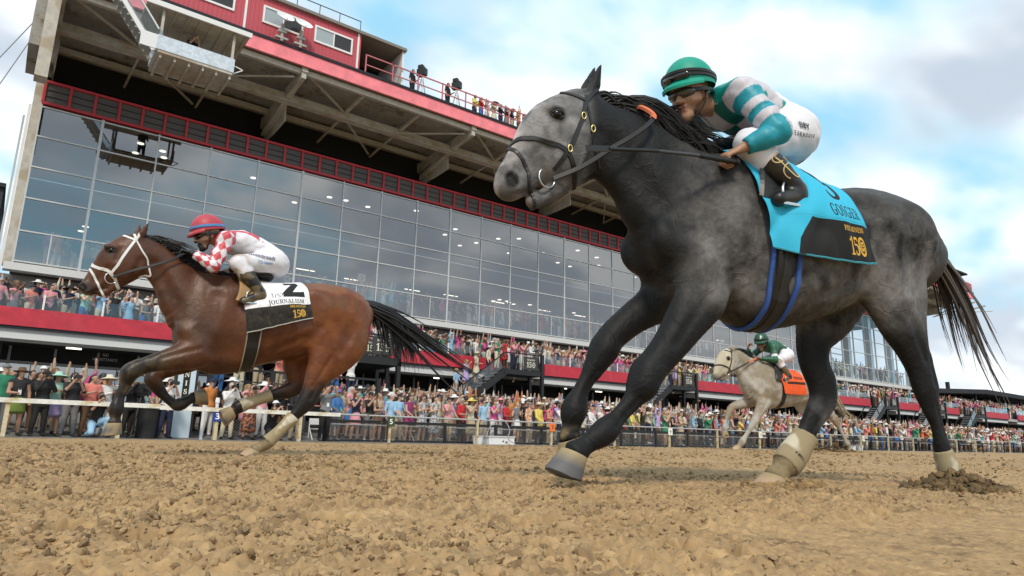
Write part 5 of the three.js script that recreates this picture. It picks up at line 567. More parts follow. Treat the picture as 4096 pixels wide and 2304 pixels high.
const bay = buildHorse('bay', 'reddish bay racehorse in a white bridle galloping with a black streaming tail', HORSE.bay, {
  cell: QUICK ? 0.018 : 0.0095, coat: bayCoat, bump: 0.0016, rough: 0.42, spec: 0.6, coatGloss: 0.04, seed: 9, hair: hairBlack, mane: { n: 450, len: 0.22, sway: 0.95, side: 0.3, lift: 0.6, r: 0.006 }, tail: { n: 240, fan: 0.17, spreadY: 1.0, drop: 0.3, r: 0.011, hang: 110 },
  wraps: [['LH', 6, 8], ['RH', 6, 8]], wrapCut: { LH: [0.1, 0], RH: [0, 0] }, hoofTone: { LH: 'pale', RH: 'dirt', LF: 'dirt', RF: 'dirt' }, hoofH: { LH: 1.35 }, hoofDir: { LF: [0.05, -1, 0], LH: [-0.5, -1, 0], RH: [-1, -0.62, 0], RF: [1, 0.25, 0] }, toe: { LF: [-0.4, -1, 0], LH: [-1, 0, 0], RH: [-0.3, -1, 0], RF: [1, -0.3, 0] },
});
const pale = buildHorse('white', 'pale grey racehorse splashed with mud running behind the dark grey horse', HORSE.white, {
  cell: QUICK ? 0.02 : 0.014, coat: whiteCoat, rough: 0.7, spec: 0.3, seed: 3, hair: hairBlack, mane: { n: 180, len: 0.18, sway: 0.9, side: 0.3, lift: 0.4 }, tail: { n: 80, fan: 0.10, spreadY: 0.7, drop: 0.1 }, tailHair: hairPale,
  wraps: [['RH', 7, 9]], hoofTone: { LF: 'pale', RF: 'dirt', LH: 'dirt', RH: 'pale' }, hoofDir: { LF: [-0.8, -1, 0], RF: [0.1, -1, 0], LH: [0.2, -1, 0], RH: [0, -1, 0] }, toe: { LF: [-1, 0, 0], RF: [-1, 0, 0], LH: [-1, 0, 0], RH: [-1, 0, 0] },
});
// ---------- people: bones to smooth bodies ----------
const vsub = (a, b) => [a[0] - b[0], a[1] - b[1], a[2] - b[2]], vadd = (a, b, t = 1) => [a[0] + b[0] * t, a[1] + b[1] * t, a[2] + b[2] * t], vmix = (a, b, t) => [lerp(a[0], b[0], t), lerp(a[1], b[1], t), lerp(a[2], b[2], t)], vlen = (a) => Math.hypot(...a), vnorm = (a) => { const l = vlen(a) || 1; return a.map((v) => v / l); }, vdot = (a, b) => a[0] * b[0] + a[1] * b[1] + a[2] * b[2], vcross = (a, b) => [a[1] * b[2] - a[2] * b[1], a[2] * b[0] - a[0] * b[2], a[0] * b[1] - a[1] * b[0]];
const inflate = (ss, e) => ss.map((s) => ({ ...s, a0: s.a0 + e, b0: s.b0 + e, R: s.R + Math.abs(e) }));
// head about centre c (middle of the skull at eye height), facing f, up u; s = scale
function headSegs(c, f, u, s = 1, fine = true) {
  f = vnorm(f); const r = vnorm(vcross(f, u)); u = vcross(r, f); const at = (x, y, z) => vadd(vadd(vadd(c, f, x * s), u, y * s), r, z * s), S = (p, q, a, a1 = a, b = a, b1 = a1) => seg(p, q, a * s, a1 * s, b * s, b1 * s, r);
  const G = [{ k: 0, segs: [S(at(-0.012, 0.045, 0), at(0.005, 0.03, 0), 0.092, 0.09, 0.076, 0.074)] }, { k: 0.03 * s, segs: [S(at(0.035, 0.01, 0), at(0.05, -0.085, 0), 0.066, 0.034, 0.06, 0.03)] }];
  if (fine) {
    G.push({ k: 0.012 * s, segs: [S(at(0.094, 0.004, 0), at(0.108, -0.036, 0), 0.008, 0.0145), ] });
    for (const z of [-1, 1]) G.push({ k: 0.012 * s, segs: [S(at(0.07, 0.022, 0.012 * z), at(0.062, 0.02, 0.045 * z), 0.018, 0.014)] }, { k: 0.02 * s, segs: [S(at(0.06, -0.03, 0.035 * z), at(0.03, -0.03, 0.05 * z), 0.024, 0.02)] }, { k: 0.008 * s, segs: [S(at(0.1, -0.038, 0.011 * z), at(0.096, -0.038, 0.012 * z), 0.008)] }, { k: 0.008 * s, segs: [S(at(-0.012, 0.012, 0.075 * z), at(-0.006, -0.026, 0.072 * z), 0.021, 0.012, 0.009, 0.008)] }, { k: 0.01 * s, sub: true, segs: [S(at(0.094, 0.0, 0.024 * z), at(0.088, 0, 0.044 * z), 0.014)] });
    G.push({ k: 0.008 * s, segs: [S(at(0.09, -0.062, -0.016), at(0.09, -0.062, 0.016), 0.0085)] }, { k: 0.008 * s, segs: [S(at(0.087, -0.077, -0.013), at(0.087, -0.077, 0.013), 0.0085)] }, { k: 0.02 * s, segs: [S(at(0.07, -0.104, 0), at(0.062, -0.1, 0), 0.024)] });
  } else G.push({ k: 0.01, segs: [S(at(0.09, 0.0, 0), at(0.1, -0.03, 0), 0.012, 0.016)] });
  return { G, at, r, u, f };
}
// hand at the wrist w pointing along d, palm facing n, fingers curled by the angle c
function handSegs(w, d, n, c, s = 1, side = 1, spread = 0.1, thumbIn = 0.5) {
  d = vnorm(d); n = vnorm(vadd(n, d, -vdot(n, d))); const x = vnorm(vcross(d, n)), G = []; // x: across the palm, thumb on side*x
  const K = vadd(w, d, 0.085 * s); G.push({ k: 0.012 * s, segs: [seg(vadd(w, d, 0.02 * s), vadd(w, d, 0.082 * s), 0.015 * s, 0.013 * s, 0.028 * s, 0.038 * s, x)] });
  for (let i = 0; i < 4; i++) { const o = (1.5 - i) * 0.0205 * s * side, L = [0.092, 0.1, 0.094, 0.075][i] * s, base = vadd(vadd(w, d, 0.078 * s - Math.abs(1.2 - i) * 0.004 * s), x, o), pts = [base]; let ang = 0.12, p = base; for (const [q, k] of [[0.44, 0.75], [0.32, 1.1], [0.26, 0.9]]) { ang += c * k; const e = vadd(vadd(d.map((v) => v * Math.cos(ang)), n, Math.sin(ang)), x, (1.5 - i) * side * spread * 0.5); p = vadd(p, vnorm(e), L * q); pts.push(p); } G.push({ k: 0.006 * s, segs: [0, 1, 2].map((j) => seg(pts[j], pts[j + 1], [0.0095, 0.0088, 0.0082][j] * s, [0.0088, 0.0082, 0.007][j] * s)) }); }
  const tb = vadd(vadd(w, d, 0.028 * s), x, 0.026 * s * side), t1 = vadd(vadd(vadd(tb, d, 0.03 * s), x, 0.024 * s * side * (1.4 - thumbIn)), n, 0.014 * s * thumbIn), t2 = vadd(vadd(vadd(t1, d, 0.026 * s), x, 0.008 * s * side * (1 - 2 * thumbIn)), n, 0.018 * s * (0.4 + c * 0.6)), t3 = vadd(vadd(t2, d, 0.02 * s), n, 0.012 * s * (0.3 + c));
  G.push({ k: 0.01 * s, segs: [seg(tb, t1, 0.0145 * s, 0.011 * s), seg(t1, t2, 0.011 * s, 0.01 * s), seg(t2, t3, 0.0098 * s, 0.008 * s)] });
  return G;
}
function limb(a, b, r0, rm, r1, bulge = 0.35) { const m = vmix(a, b, bulge); return [seg(a, m, r0, rm), seg(m, b, rm, r1)]; }
// bones -> named segment lists
function figure(J, o = {}) {
  const s = o.s ?? 1, w = o.w ?? 1, ax = vnorm(vsub(J.shL, J.shR)), C = vmix(J.shL, J.shR, 0.5), hipC = vmix(J.hipL, J.hipR, 0.5), F = {};
  const fwd = vnorm(vcross(ax, vnorm(vsub(C, hipC)))), arch = o.arch ?? 0, P = (t, off = 0) => vadd(vmix(hipC, C, t), fwd, -off - arch * Math.sin(Math.PI * t));
  F.torso = chain([[...P(-0.12), 0.105 * s * w, 0.145 * s * w], [...P(0.12), 0.11 * s * w, 0.155 * s * w], [...P(0.42), 0.098 * s * w, 0.132 * s * w], [...P(0.72), 0.115 * s * w, 0.152 * s * w], [...P(0.93), 0.085 * s * w, 0.15 * s * w], [...P(1.06), 0.05 * s, 0.085 * s]], 3, ax, 0.6);
  F.shoulders = [seg(vmix(C, J.shL, 0.45), J.shL, 0.068 * s, 0.058 * s), seg(vmix(C, J.shR, 0.45), J.shR, 0.068 * s, 0.058 * s)];
  F.neck = [seg(vadd(C, vsub(C, hipC), 0.02), J.neck, 0.058 * s, 0.05 * s)];
  for (const k of ['L', 'R']) {
    F['armU' + k] = limb(J['sh' + k], J['el' + k], 0.056 * s * w, 0.05 * s * w, 0.041 * s);
    F['armF' + k] = limb(J['el' + k], J['wr' + k], 0.043 * s, 0.041 * s, 0.026 * s, 0.3);
    F['thigh' + k] = limb(vadd(J['hip' + k], vsub(J['kn' + k], J['hip' + k]), 0.04), J['kn' + k], 0.098 * s * w, 0.086 * s * w, 0.058 * s, 0.3);
    F['shank' + k] = limb(J['kn' + k], J['an' + k], 0.057 * s, 0.058 * s, 0.036 * s, 0.32);
    F['foot' + k] = [seg(vadd(J['an' + k], [0, -0.03 * s, 0]), J['toe' + k], 0.042 * s, 0.032 * s)];
  }
  return F;
}
const ARMS = (F) => [{ k: 0.04, segs: F.armUL }, { k: 0.04, segs: F.armUR }], FORE = (F) => [{ k: 0.02, segs: F.armFL }, { k: 0.02, segs: F.armFR }], LEGS = (F) => [{ k: 0.05, segs: F.thighL }, { k: 0.05, segs: F.thighR }], SHANKS = (F) => [{ k: 0.025, segs: F.shankL }, { k: 0.025, segs: F.shankR }], FEET = (F) => [{ k: 0.02, segs: F.footL }, { k: 0.02, segs: F.footR }];
const infl = (G, e, fn) => G.map((g) => ({ ...g, segs: inflate(g.segs, e), fn }));
const TORSO = (F) => [{ k: 0, segs: F.torso }, { k: 0.05, segs: F.shoulders }];
// ---------- jockeys, helmets, saddles and tack ----------
const skinM = (c) => mat(c, 0.5), wrinkle = (amp, fr) => (x, y, z, m) => m - amp * (fbm(x * fr, y * fr * 0.7, z * fr, 3) - 0.5);
function latheShell(c, f, u, rx, ry, rz, cutY, n = 36, m = 18) { // part of an ellipsoid above cutY (in units of ry)
  f = vnorm(f); const r = vnorm(vcross(f, u)); u = vcross(r, f); const pos = [], idx = [], a0 = Math.acos(clamp(cutY, -1, 1));
  for (let i = 0; i <= m; i++) for (let k = 0; k <= n; k++) { const th = (i / m) * a0, ph = (k / n) * 6.28319, q = vadd(vadd(vadd(c, f, rx * Math.sin(th) * Math.cos(ph)), u, ry * Math.cos(th)), r, rz * Math.sin(th) * Math.sin(ph)); pos.push(...q); }
  for (let i = 0; i < m; i++) for (let k = 0; k < n; k++) { const a = i * (n + 1) + k; idx.push(a, a + n + 1, a + 1, a + 1, a + n + 1, a + n + 2); }
  const g = new THREE.BufferGeometry(); g.setAttribute('position', new THREE.Float32BufferAttribute(pos, 3)); g.setIndex(idx); g.computeVertexNormals(); return g;
}
function jockey(label, H, J, o) {
  const root = thing('jockey', label, 'person', H.pos, H.turn, 'jockeys on the racehorses');
  const F = figure(J, { s: o.s ?? 0.97, w: o.w ?? 0.95, arch: o.arch ?? 0.05 }), hd = headSegs(J.head, J.face, J.up, o.hs ?? 1, true), cell = o.cell;
  const hands = [...handSegs(J.wrL, J.handL, J.palmL, 1.15, 0.95, -1, 0.05), ...handSegs(J.wrR, J.handR, J.palmR, 1.2, 0.95, 1, 0.05)];
  const neckTop = { k: 0.025, segs: F.neck };
  const skinG = [...infl(TORSO(F), -0.012), ...infl(ARMS(F), -0.01), ...infl(FORE(F), -0.006), ...infl(LEGS(F), -0.012), ...infl(SHANKS(F), -0.008), ...infl(FEET(F), -0.01), neckTop, ...hands.map((g) => ({ ...g }))], headG = [{ k: 0, segs: F.neck.map((s) => ({ ...s, a0: s.a0 - 0.002, b0: s.b0 - 0.002 })) }, ...hd.G.map((g) => ({ ...g, k: g.k || 0.03 }))];
  mesh('body', paint(mergeGeometries([surfaceNets(skinG, cell), surfaceNets(headG, Math.min(cell, QUICK ? 0.008 : 0.0038))]), (x, y, z) => { const lip = o.lip && Math.hypot(...vsub([x, y, z], hd.at(0.095, -0.069, 0))) < 0.02; const gl = o.glove && Math.min(vlen(vsub([x, y, z], J.wrL)), vlen(vsub([x, y, z], J.wrR))) < 0.14; const n = 0.9 + 0.2 * fbm(x * 40, y * 40, z * 40, 2); const fz = vdot(vsub([x, y, z], J.head), hd.f), fy = vdot(vsub([x, y, z], J.head), hd.u), stub = fz > 0.02 && fy < -0.05 ? 0.15 * sstep(-0.05, -0.08, fy) : 0; return (gl ? [0.012, 0.012, 0.013] : lip ? [0.26, 0.095, 0.075] : mixc(o.skin, o.skin.map((v) => v * 0.45), stub)).map((v) => v * n); }), vc(0.5), root);
  const silkG = [...infl(TORSO(F), 0.012), ...infl(ARMS(F), 0.016), ...infl(FORE(F), 0.012)];
  const near = (S, x, y, z) => Math.min(...S.map((s) => segD(s, x, y, z))), armT = (k, x, y, z) => { const sh = J['sh' + k], el = J['el' + k], wr = J['wr' + k], p = [x, y, z], d1 = vsub(el, sh), d2 = vsub(wr, el); const dU = near(F['armU' + k], x, y, z), dF = near(F['armF' + k], x, y, z); return dU < dF ? { t: vdot(vsub(p, sh), d1) / vdot(d1, d1), d: dU, c: vadd(sh, d1, clamp(vdot(vsub(p, sh), d1) / vdot(d1, d1))), ax: vnorm(d1) } : { t: 1 + vdot(vsub(p, el), d2) / vdot(d2, d2), d: dF, c: vadd(el, d2, clamp(vdot(vsub(p, el), d2) / vdot(d2, d2))), ax: vnorm(d2) }; };
  silkG.push({ k: 0.01, sub: true, segs: [seg(vadd(J.neck, hd.u, 0.02), vadd(J.neck, hd.u, 0.1), 0.05)] });
  const wf = (x, y, z, m) => m - 0.016 * (fbm(x * 17, y * 12, z * 17, 3) - 0.5) - 0.012 * (Math.abs(2 * noise3(x * 13 + y * 9, y * 13 - x * 9, z * 6 + 4) - 1) - 0.5); silkG.forEach((g) => { if (!g.sub) g.fn = wf; });
  const cut = { k: 0.004, sub: true, segs: [seg(vadd(J.wrL, J.handL, 0.02 / vlen(J.handL)), vadd(J.wrL, J.handL, 0.2 / vlen(J.handL)), 0.06), seg(vadd(J.wrR, J.handR, 0.02 / vlen(J.handR)), vadd(J.wrR, J.handR, 0.2 / vlen(J.handR)), 0.06)] }; silkG.push(cut);
  const ax = vnorm(vsub(J.shL, J.shR)), C = vmix(J.shL, J.shR, 0.5), hipC = vmix(J.hipL, J.hipR, 0.5), spine = vnorm(vsub(hipC, C)), back = vcross(ax, spine);
  mesh('silks', paint(surfaceNets(silkG, cell), (x, y, z) => { const p = [x, y, z], L = armT('L', x, y, z), R = armT('R', x, y, z), A = L.d < R.d ? L : R, dT = near(F.torso, x, y, z) - 0.006, q = vsub(p, C), n = 0.93 + 0.14 * fbm(x * 50, y * 50, z * 50, 2); let c; if (A.d < dT && A.t > -0.15) { const rv = vsub(p, A.c), e1 = vnorm(vcross(A.ax, [0, 1, 0.3])), e2 = vcross(A.ax, e1); c = o.sleeve(A.t, Math.atan2(vdot(rv, e2), vdot(rv, e1))); } else c = o.torso(vdot(q, spine), vdot(q, ax), vdot(q, back)); return c.map((v) => v * n); }), new THREE.MeshPhysicalMaterial({ vertexColors: true, roughness: 0.5, sheen: 0.4, sheenRoughness: 0.4 }), root);
  const brG = [...infl([{ k: 0, segs: F.torso.slice(0, 6) }], 0.014), ...infl(LEGS(F), 0.014), ...infl([{ k: 0.03, segs: F.shankL.slice(0, 1) }, { k: 0.03, segs: F.shankR.slice(0, 1) }], 0.008)]; const bw = (x, y, z, m) => m - 0.010 * (fbm(x * 20, y * 20, z * 20, 3) - 0.5) - 0.007 * (Math.abs(2 * noise3(x * 10 + y * 14, y * 8, z * 8) - 1) - 0.5); brG.forEach((g) => { g.fn = bw; });
  mesh('breeches', paint(surfaceNets(brG, cell * 1.1), (x, y, z) => { const n = fbm(x * 12, y * 12, z * 12, 3), kn = Math.min(vlen(vsub([x, y, z], J.knL)), vlen(vsub([x, y, z], J.knR))); return mixc([0.74, 0.73, 0.78], [0.34, 0.26, 0.16], (o.mud ?? 0.2) * sstep(0.45, 0.6, n) * (1 - sstep(0.05, 0.14, kn))); }), vc(0.7), root);
  for (const k of ['L', 'R']) {
    const a = J['an' + k], t = J['toe' + k], kn = J['kn' + k], top = vmix(kn, a, 0.22), G = [{ k: 0, segs: [seg(top, vmix(kn, a, 0.5), 0.062, 0.06), seg(vmix(kn, a, 0.5), a, 0.06, 0.044)] }, { k: 0.02, segs: [seg(vadd(a, [0.012, -0.03, 0]), t, 0.042, 0.034, 0.036, 0.036, [0, 0, 1])] }], cutD = vnorm(vsub(kn, a));
    G[0].fn = (x, y, z, m) => Math.max(m - 0.006 * (fbm(x * 25, y * 25, z * 25, 2) - 0.5), vdot(vsub([x, y, z], top), cutD));
    mesh('boot', paint(surfaceNets(G, cell * 1.2), (x, y, z) => mixc([0.010, 0.010, 0.010], [0.17, 0.13, 0.07], (o.bootMud ?? 0.15) * sstep(0.45, 0.62, fbm(x * 18, y * 18, z * 18, 3)))), vc(0.35), root);
  }
  // helmet
  const he = thing('riding_helmet', o.helmetLabel, 'helmet', H.pos, H.turn), hc = hd.at(-0.012, 0.055, 0), up = vadd(hd.u, hd.f, 0.12);
  mesh('shell', latheShell(hc, hd.f, up, 0.138, 0.132, 0.115, -0.16), o.helmetMat, he).material.side = THREE.DoubleSide;
  { // peak
    const pos = [], idx = [], n = 18; for (let i = 0; i <= n; i++) { const ph = lerp(-1.15, 1.15, i / n), e = Math.cos(ph * 1.25) * 0.5 + 0.5; for (const [t, y] of [[1.0, -0.004], [1 + 0.33 * e, -0.024 * e - 0.008], [1 + 0.33 * e, -0.034 * e - 0.012], [0.97, -0.016]]) { const q = vadd(vadd(vadd(hc, hd.f, 0.136 * t * Math.cos(ph)), vnorm(up), y), hd.r, 0.114 * (t > 1 ? 1 + (t - 1) * 0.3 : t) * Math.sin(ph)); pos.push(...q); } }
    for (let i = 0; i < n; i++) for (let k = 0; k < 4; k++) { const a = i * 4 + k, b = i * 4 + ((k + 1) % 4); idx.push(a, b, a + 4, b, b + 4, a + 4); } const g = new THREE.BufferGeometry(); g.setAttribute('position', new THREE.Float32BufferAttribute(pos, 3)); g.setIndex(idx); const h = g.toNonIndexed(); h.computeVertexNormals(); const pk = mesh('peak', h, o.peakMat ?? o.helmetMat, he); pk.material.side = THREE.DoubleSide;
  }
  const band = (y0, r, t, w0, closed, a0, a1, tilt = 0) => { const P = [], N = [], n = 40; for (let i = 0; i <= n; i++) { const ph = lerp(a0, a1, i / n), nn = vadd(hd.f.map((v) => v * Math.cos(ph)), hd.r, Math.sin(ph)); const q = vadd(vadd(vadd(hc, hd.f, 0.141 * r * Math.cos(ph)), vnorm(up), y0 + tilt * Math.cos(ph)), hd.r, 0.118 * r * Math.sin(ph)); P.push(q); N.push(nn); } return ribbon(P, N, w0, t, closed); };
  mesh('band', band(0.012, 1.0, 0.003, 0.022, true, 0, 6.2832, 0.01), o.bandMat ?? M.leather, he);
  // chin strap
  mesh('chin_strap', merge([1, -1].map((z) => tube([hd.at(0.0, 0.02, 0.083 * z), hd.at(0.015, -0.05, 0.078 * z), hd.at(0.045, -0.105, 0.04 * z), hd.at(0.055, -0.122, 0)], 0.0045, 14, 5))), M.leather, he);
  // goggles: a pair worn on the eyes, spare pairs up on the helmet
  const lens = (c0, wv, hv, dz, m, parent) => { const P = []; const g = latheShell(c0, hd.f, hd.u, dz, hv, wv, -1, 24, 12); return mesh('lens', g, m, parent); };
  const gg = thing('goggles', o.goggleLabel, 'goggles', H.pos, H.turn); lens(hd.at(0.075, 0.0, 0), 0.072, 0.031, 0.042, o.lensMat, gg); mesh('strap', band(-0.052, 0.83, 0.004, 0.02, true, 0, 6.2832), M.leather, gg);
  if (o.spare) { const sp = thing('goggles', o.spareLabel, 'goggles', H.pos, H.turn); lens(vadd(vadd(hc, hd.f, 0.115), vnorm(up), 0.018), 0.075, 0.03, 0.03, M.darkLens, sp); mesh('strap', band(0.022, 1.01, 0.005, 0.016, true, 0, 6.2832, 0.016), M.leather, sp); }
  return { root, hd, F, J };
}
M.darkLens = new THREE.MeshPhysicalMaterial({ color: 0x080808, roughness: 0.08, clearcoat: 1 });
M.clearLens = new THREE.MeshPhysicalMaterial({ color: 0x5a5652, roughness: 0.06, clearcoat: 1, transmission: 0.35, thickness: 0 });
const TEAL = [0.0, 0.27, 0.245], TEALD = [0.002, 0.13, 0.105], LILAC = [0.56, 0.53, 0.58], CYAN = [0.005, 0.27, 0.35];
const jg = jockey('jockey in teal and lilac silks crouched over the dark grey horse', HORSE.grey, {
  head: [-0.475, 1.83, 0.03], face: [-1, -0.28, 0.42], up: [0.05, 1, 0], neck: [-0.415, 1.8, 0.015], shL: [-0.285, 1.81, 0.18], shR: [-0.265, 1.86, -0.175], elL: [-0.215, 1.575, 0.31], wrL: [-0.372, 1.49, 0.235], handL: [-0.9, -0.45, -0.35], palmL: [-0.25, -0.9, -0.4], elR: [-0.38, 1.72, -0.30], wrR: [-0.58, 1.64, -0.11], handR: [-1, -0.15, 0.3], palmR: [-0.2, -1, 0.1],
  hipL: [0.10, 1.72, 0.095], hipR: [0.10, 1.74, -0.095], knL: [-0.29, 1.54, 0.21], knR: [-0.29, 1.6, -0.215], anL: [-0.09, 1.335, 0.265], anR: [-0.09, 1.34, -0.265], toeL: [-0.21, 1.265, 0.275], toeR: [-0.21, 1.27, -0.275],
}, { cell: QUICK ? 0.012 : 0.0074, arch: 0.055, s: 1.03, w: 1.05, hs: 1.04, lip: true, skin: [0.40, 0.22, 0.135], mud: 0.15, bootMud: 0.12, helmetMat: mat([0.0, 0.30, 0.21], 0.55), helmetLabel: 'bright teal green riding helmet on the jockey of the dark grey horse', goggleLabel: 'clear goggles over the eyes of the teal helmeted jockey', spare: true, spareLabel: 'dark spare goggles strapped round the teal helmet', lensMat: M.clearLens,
  sleeve: (t) => (t < 0.12 ? LILAC : t < 0.34 ? CYAN : t < 0.5 ? LILAC : t < 0.64 ? CYAN : t < 0.8 ? LILAC : t > 1.86 ? [0.01, 0.03, 0.035] : CYAN),
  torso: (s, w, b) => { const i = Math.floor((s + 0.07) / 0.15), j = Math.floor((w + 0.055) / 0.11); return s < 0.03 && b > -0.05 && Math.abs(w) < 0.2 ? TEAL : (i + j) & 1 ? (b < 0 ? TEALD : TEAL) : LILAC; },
});
const PINK = [0.56, 0.055, 0.075], WHT = [0.72, 0.70, 0.74];
const jb = jockey('jockey in white silks with red diamond sleeves riding the bay horse', HORSE.bay, {
  head: [-0.485, 1.845, 0.01], face: [-1, -0.35, 0.12], up: [-0.1, 1, 0], neck: [-0.42, 1.82, 0], shL: [-0.362, 1.80, 0.165], shR: [-0.335, 1.83, -0.165], elL: [-0.44, 1.545, 0.23], wrL: [-0.602, 1.655, 0.10], handL: [-1, 0.25, -0.3], palmL: [-0.1, -1, -0.2], elR: [-0.42, 1.58, -0.24], wrR: [-0.60, 1.67, -0.07], handR: [-1, 0.2, 0.3], palmR: [-0.1, -1, 0.2],
  hipL: [0.085, 1.69, 0.095], hipR: [0.085, 1.71, -0.095], knL: [-0.255, 1.60, 0.215], knR: [-0.25, 1.57, -0.22], anL: [-0.06, 1.37, 0.25], anR: [-0.05, 1.36, -0.25], toeL: [-0.19, 1.275, 0.255], toeR: [-0.18, 1.27, -0.255],
}, { cell: QUICK ? 0.014 : 0.0086, arch: 0.06, skin: [0.42, 0.235, 0.15], glove: true, mud: 0.9, bootMud: 0.75, helmetMat: mat([0.44, 0.045, 0.065], 0.5), helmetLabel: 'dusty red riding helmet with black straps on the bay horse jockey', goggleLabel: 'dark goggles over the eyes of the red helmeted jockey', lensMat: M.darkLens, bandMat: mat([0.08, 0.25, 0.55], 0.5), spare: false,
  sleeve: (t, a) => { const u = t * 2.6, v = (a / 6.2832) * 5; return (Math.floor(u + v) + Math.floor(u - v)) & 1 ? PINK : WHT; },
  torso: (s, w, b) => (Math.abs(Math.abs(w) - 0.07) < 0.028 && b > 0 ? PINK : s < 0.05 && Math.abs(w) > 0.05 ? PINK : WHT),
});
const DGR = [0.018, 0.10, 0.052];
const jw = jockey('jockey in dark green silks on the pale mud splashed horse', HORSE.white, {
  head: [-0.235, 1.905, 0.02], face: [-0.92, -0.3, 0.5], up: [0, 1, 0], neck: [-0.15, 1.87, 0], shL: [-0.12, 1.83, 0.17], shR: [-0.06, 1.87, -0.17], elL: [-0.17, 1.6, 0.24], wrL: [-0.39, 1.63, 0.11], handL: [-1, 0.1, -0.2], palmL: [0, -1, 0], elR: [-0.2, 1.68, -0.33], wrR: [-0.34, 1.84, -0.2], handR: [0.1, 1, 0.3], palmR: [0.6, 0, 0.8],
  hipL: [0.27, 1.73, 0.095], hipR: [0.28, 1.75, -0.095], knL: [-0.09, 1.6, 0.215], knR: [-0.08, 1.6, -0.22], anL: [0.09, 1.34, 0.26], anR: [0.09, 1.34, -0.26], toeL: [-0.03, 1.265, 0.265], toeR: [-0.03, 1.265, -0.265],
}, { cell: 0.013, arch: 0.06, skin: [0.27, 0.14, 0.085], mud: 0.9, bootMud: 0.9, helmetMat: mat([0.012, 0.075, 0.04], 0.5), helmetLabel: 'dark green riding helmet with a white monogram on the pale horse jockey', goggleLabel: 'dark goggles on the jockey in dark green silks', lensMat: M.darkLens, bandMat: M.leather,
  sleeve: (t) => (t > 0.62 && t < 0.8 ? WHT : DGR), torso: () => DGR,
});
// radial walk from the spine axis to the surface of a horse
function radial(G, x, yc, phi) { const c = Math.cos(phi), s = Math.sin(phi); let lo = 0.05, hi = 0.62; for (let r = 0.62; r > 0.05; r -= 0.02) if (nearField(G, x, yc + r * c, r * s) < 0) { lo = r; hi = r + 0.02; break; } for (let i = 0; i < 7; i++) { const m = (lo + hi) / 2; if (nearField(G, x, yc + m * c, m * s) < 0) lo = m; else hi = m; } return (lo + hi) / 2; }
function clothGeo(G, yc, xf, xr, phiMax, side, o = {}) {
  const nu = 44, nv = 34, pos = [], uv = [], idx = [];
  for (let j = 0; j <= nv; j++) for (let i = 0; i <= nu; i++) {
    const u = i / nu, v = j / nv, pm = phiMax(u) * D2R, ph = v * pm, x = lerp(xf(v), xr(v), u), r = radial(G, x, yc, ph * side) + 0.010 + (o.wr ?? 0.012) * v * (fbm(x * 9 + 3, v * 3, side, 3) * 1.3 + 0.35 * Math.sin(u * 17 + v * 5) * (1 - v) * 0.5) + (o.flare ?? 0.012) * v * v + (o.fold ?? 0.006) * v * (Math.abs(2 * noise3(u * 5 + v * 4, v * 2.5 - u * 3, side + 3) - 1) - 0.35) * (1.4 - u);
    pos.push(x, yc + r * Math.cos(ph), r * Math.sin(ph) * side); uv.push(side > 0 ? u : u, 1 - v);
  }
  for (let j = 0; j < nv; j++) for (let i = 0; i < nu; i++) { const a = j * (nu + 1) + i; if (side > 0) idx.push(a, a + nu + 1, a + 1, a + 1, a + nu + 1, a + nu + 2); else idx.push(a, a + 1, a + nu + 1, a + 1, a + nu + 2, a + nu + 1); }
  const g = new THREE.BufferGeometry(); g.setAttribute('position', new THREE.Float32BufferAttribute(pos, 3)); g.setAttribute('uv', new THREE.Float32BufferAttribute(uv, 2)); g.setIndex(idx); g.computeVertexNormals(); return g;
}
function girthLoop(G, x, yc, w, t, off = 0.004, tiltX = 0) { const P = [], N = [], n = 60; for (let i = 0; i <= n; i++) { const ph = (i / n) * 2 * Math.PI, xx = x + tiltX * (1 - Math.cos(ph)) / 2, r = radial(G, xx, yc, ph) + off; P.push([xx, yc + r * Math.cos(ph), r * Math.sin(ph)]); N.push([0, Math.cos(ph), Math.sin(ph)]); } return { geo: ribbon(P, N, w, t, true), P, N }; }
const mirror = (a) => a.map((p) => [p[0], p[1], -p[2]]).reverse();
function bridle(label, h, S, m, o = {}) {
  const b = thing('bridle', label, 'bridle', h.H.pos, h.H.turn), G = h.G, w = o.w ?? 0.018, loop = (pts, top, bot) => [...(top ? [top] : []), ...pts, ...(bot ? [bot] : []), ...mirror(pts)];
  mesh('noseband', strapGeo(G, loop(S.nose, S.noseTop, S.noseBot), w * 1.25, 0.005, 60, true), m, b);
  if (S.fig8) mesh('flash_strap', strapGeo(G, loop(S.fig8, S.fig8Top, S.fig8Bot), w * 0.9, 0.005, 50, true), m, b);
  for (const s of [1, -1]) { const f = (a) => a.map((p) => [p[0], p[1], p[2] * s]); mesh('cheekpiece', strapGeo(G, f(S.cheek), w * 1.1, 0.005, 24), m, b); if (S.throat) mesh('throatlatch', strapGeo(G, f(S.throat), w * 0.7, 0.004, 24), m, b); const c = snap(G, [S.bit[0][0], S.bit[0][1], s * S.bit[0][2]], 0.008), t = new THREE.TorusGeometry(o.ring ?? 0.036, 0.0042, 8, 30); t.rotateY(s * 0.25); t.translate(...c); mesh('bit_ring', t, M.steel, b); }
  mesh('browband', strapGeo(G, [...S.brow.slice().reverse(), ...S.brow.map((p) => [p[0], p[1], -p[2]])], w, 0.005, 36), m, b);
  mesh('headpiece', strapGeo(G, [...S.crown, ...mirror(S.crown)], w * 1.1, 0.005, 24), m, b);
  for (const s of [1, -1]) if (o.buckles) for (const p of o.buckles) { const c = snap(G, [p[0], p[1], s * p[2]], 0.008), g = new THREE.TorusGeometry(0.012, 0.003, 6, 14); g.scale(0.8, 1.3, 1); g.translate(...c); mesh('buckle', g, M.brass, b); }
  return b;
}
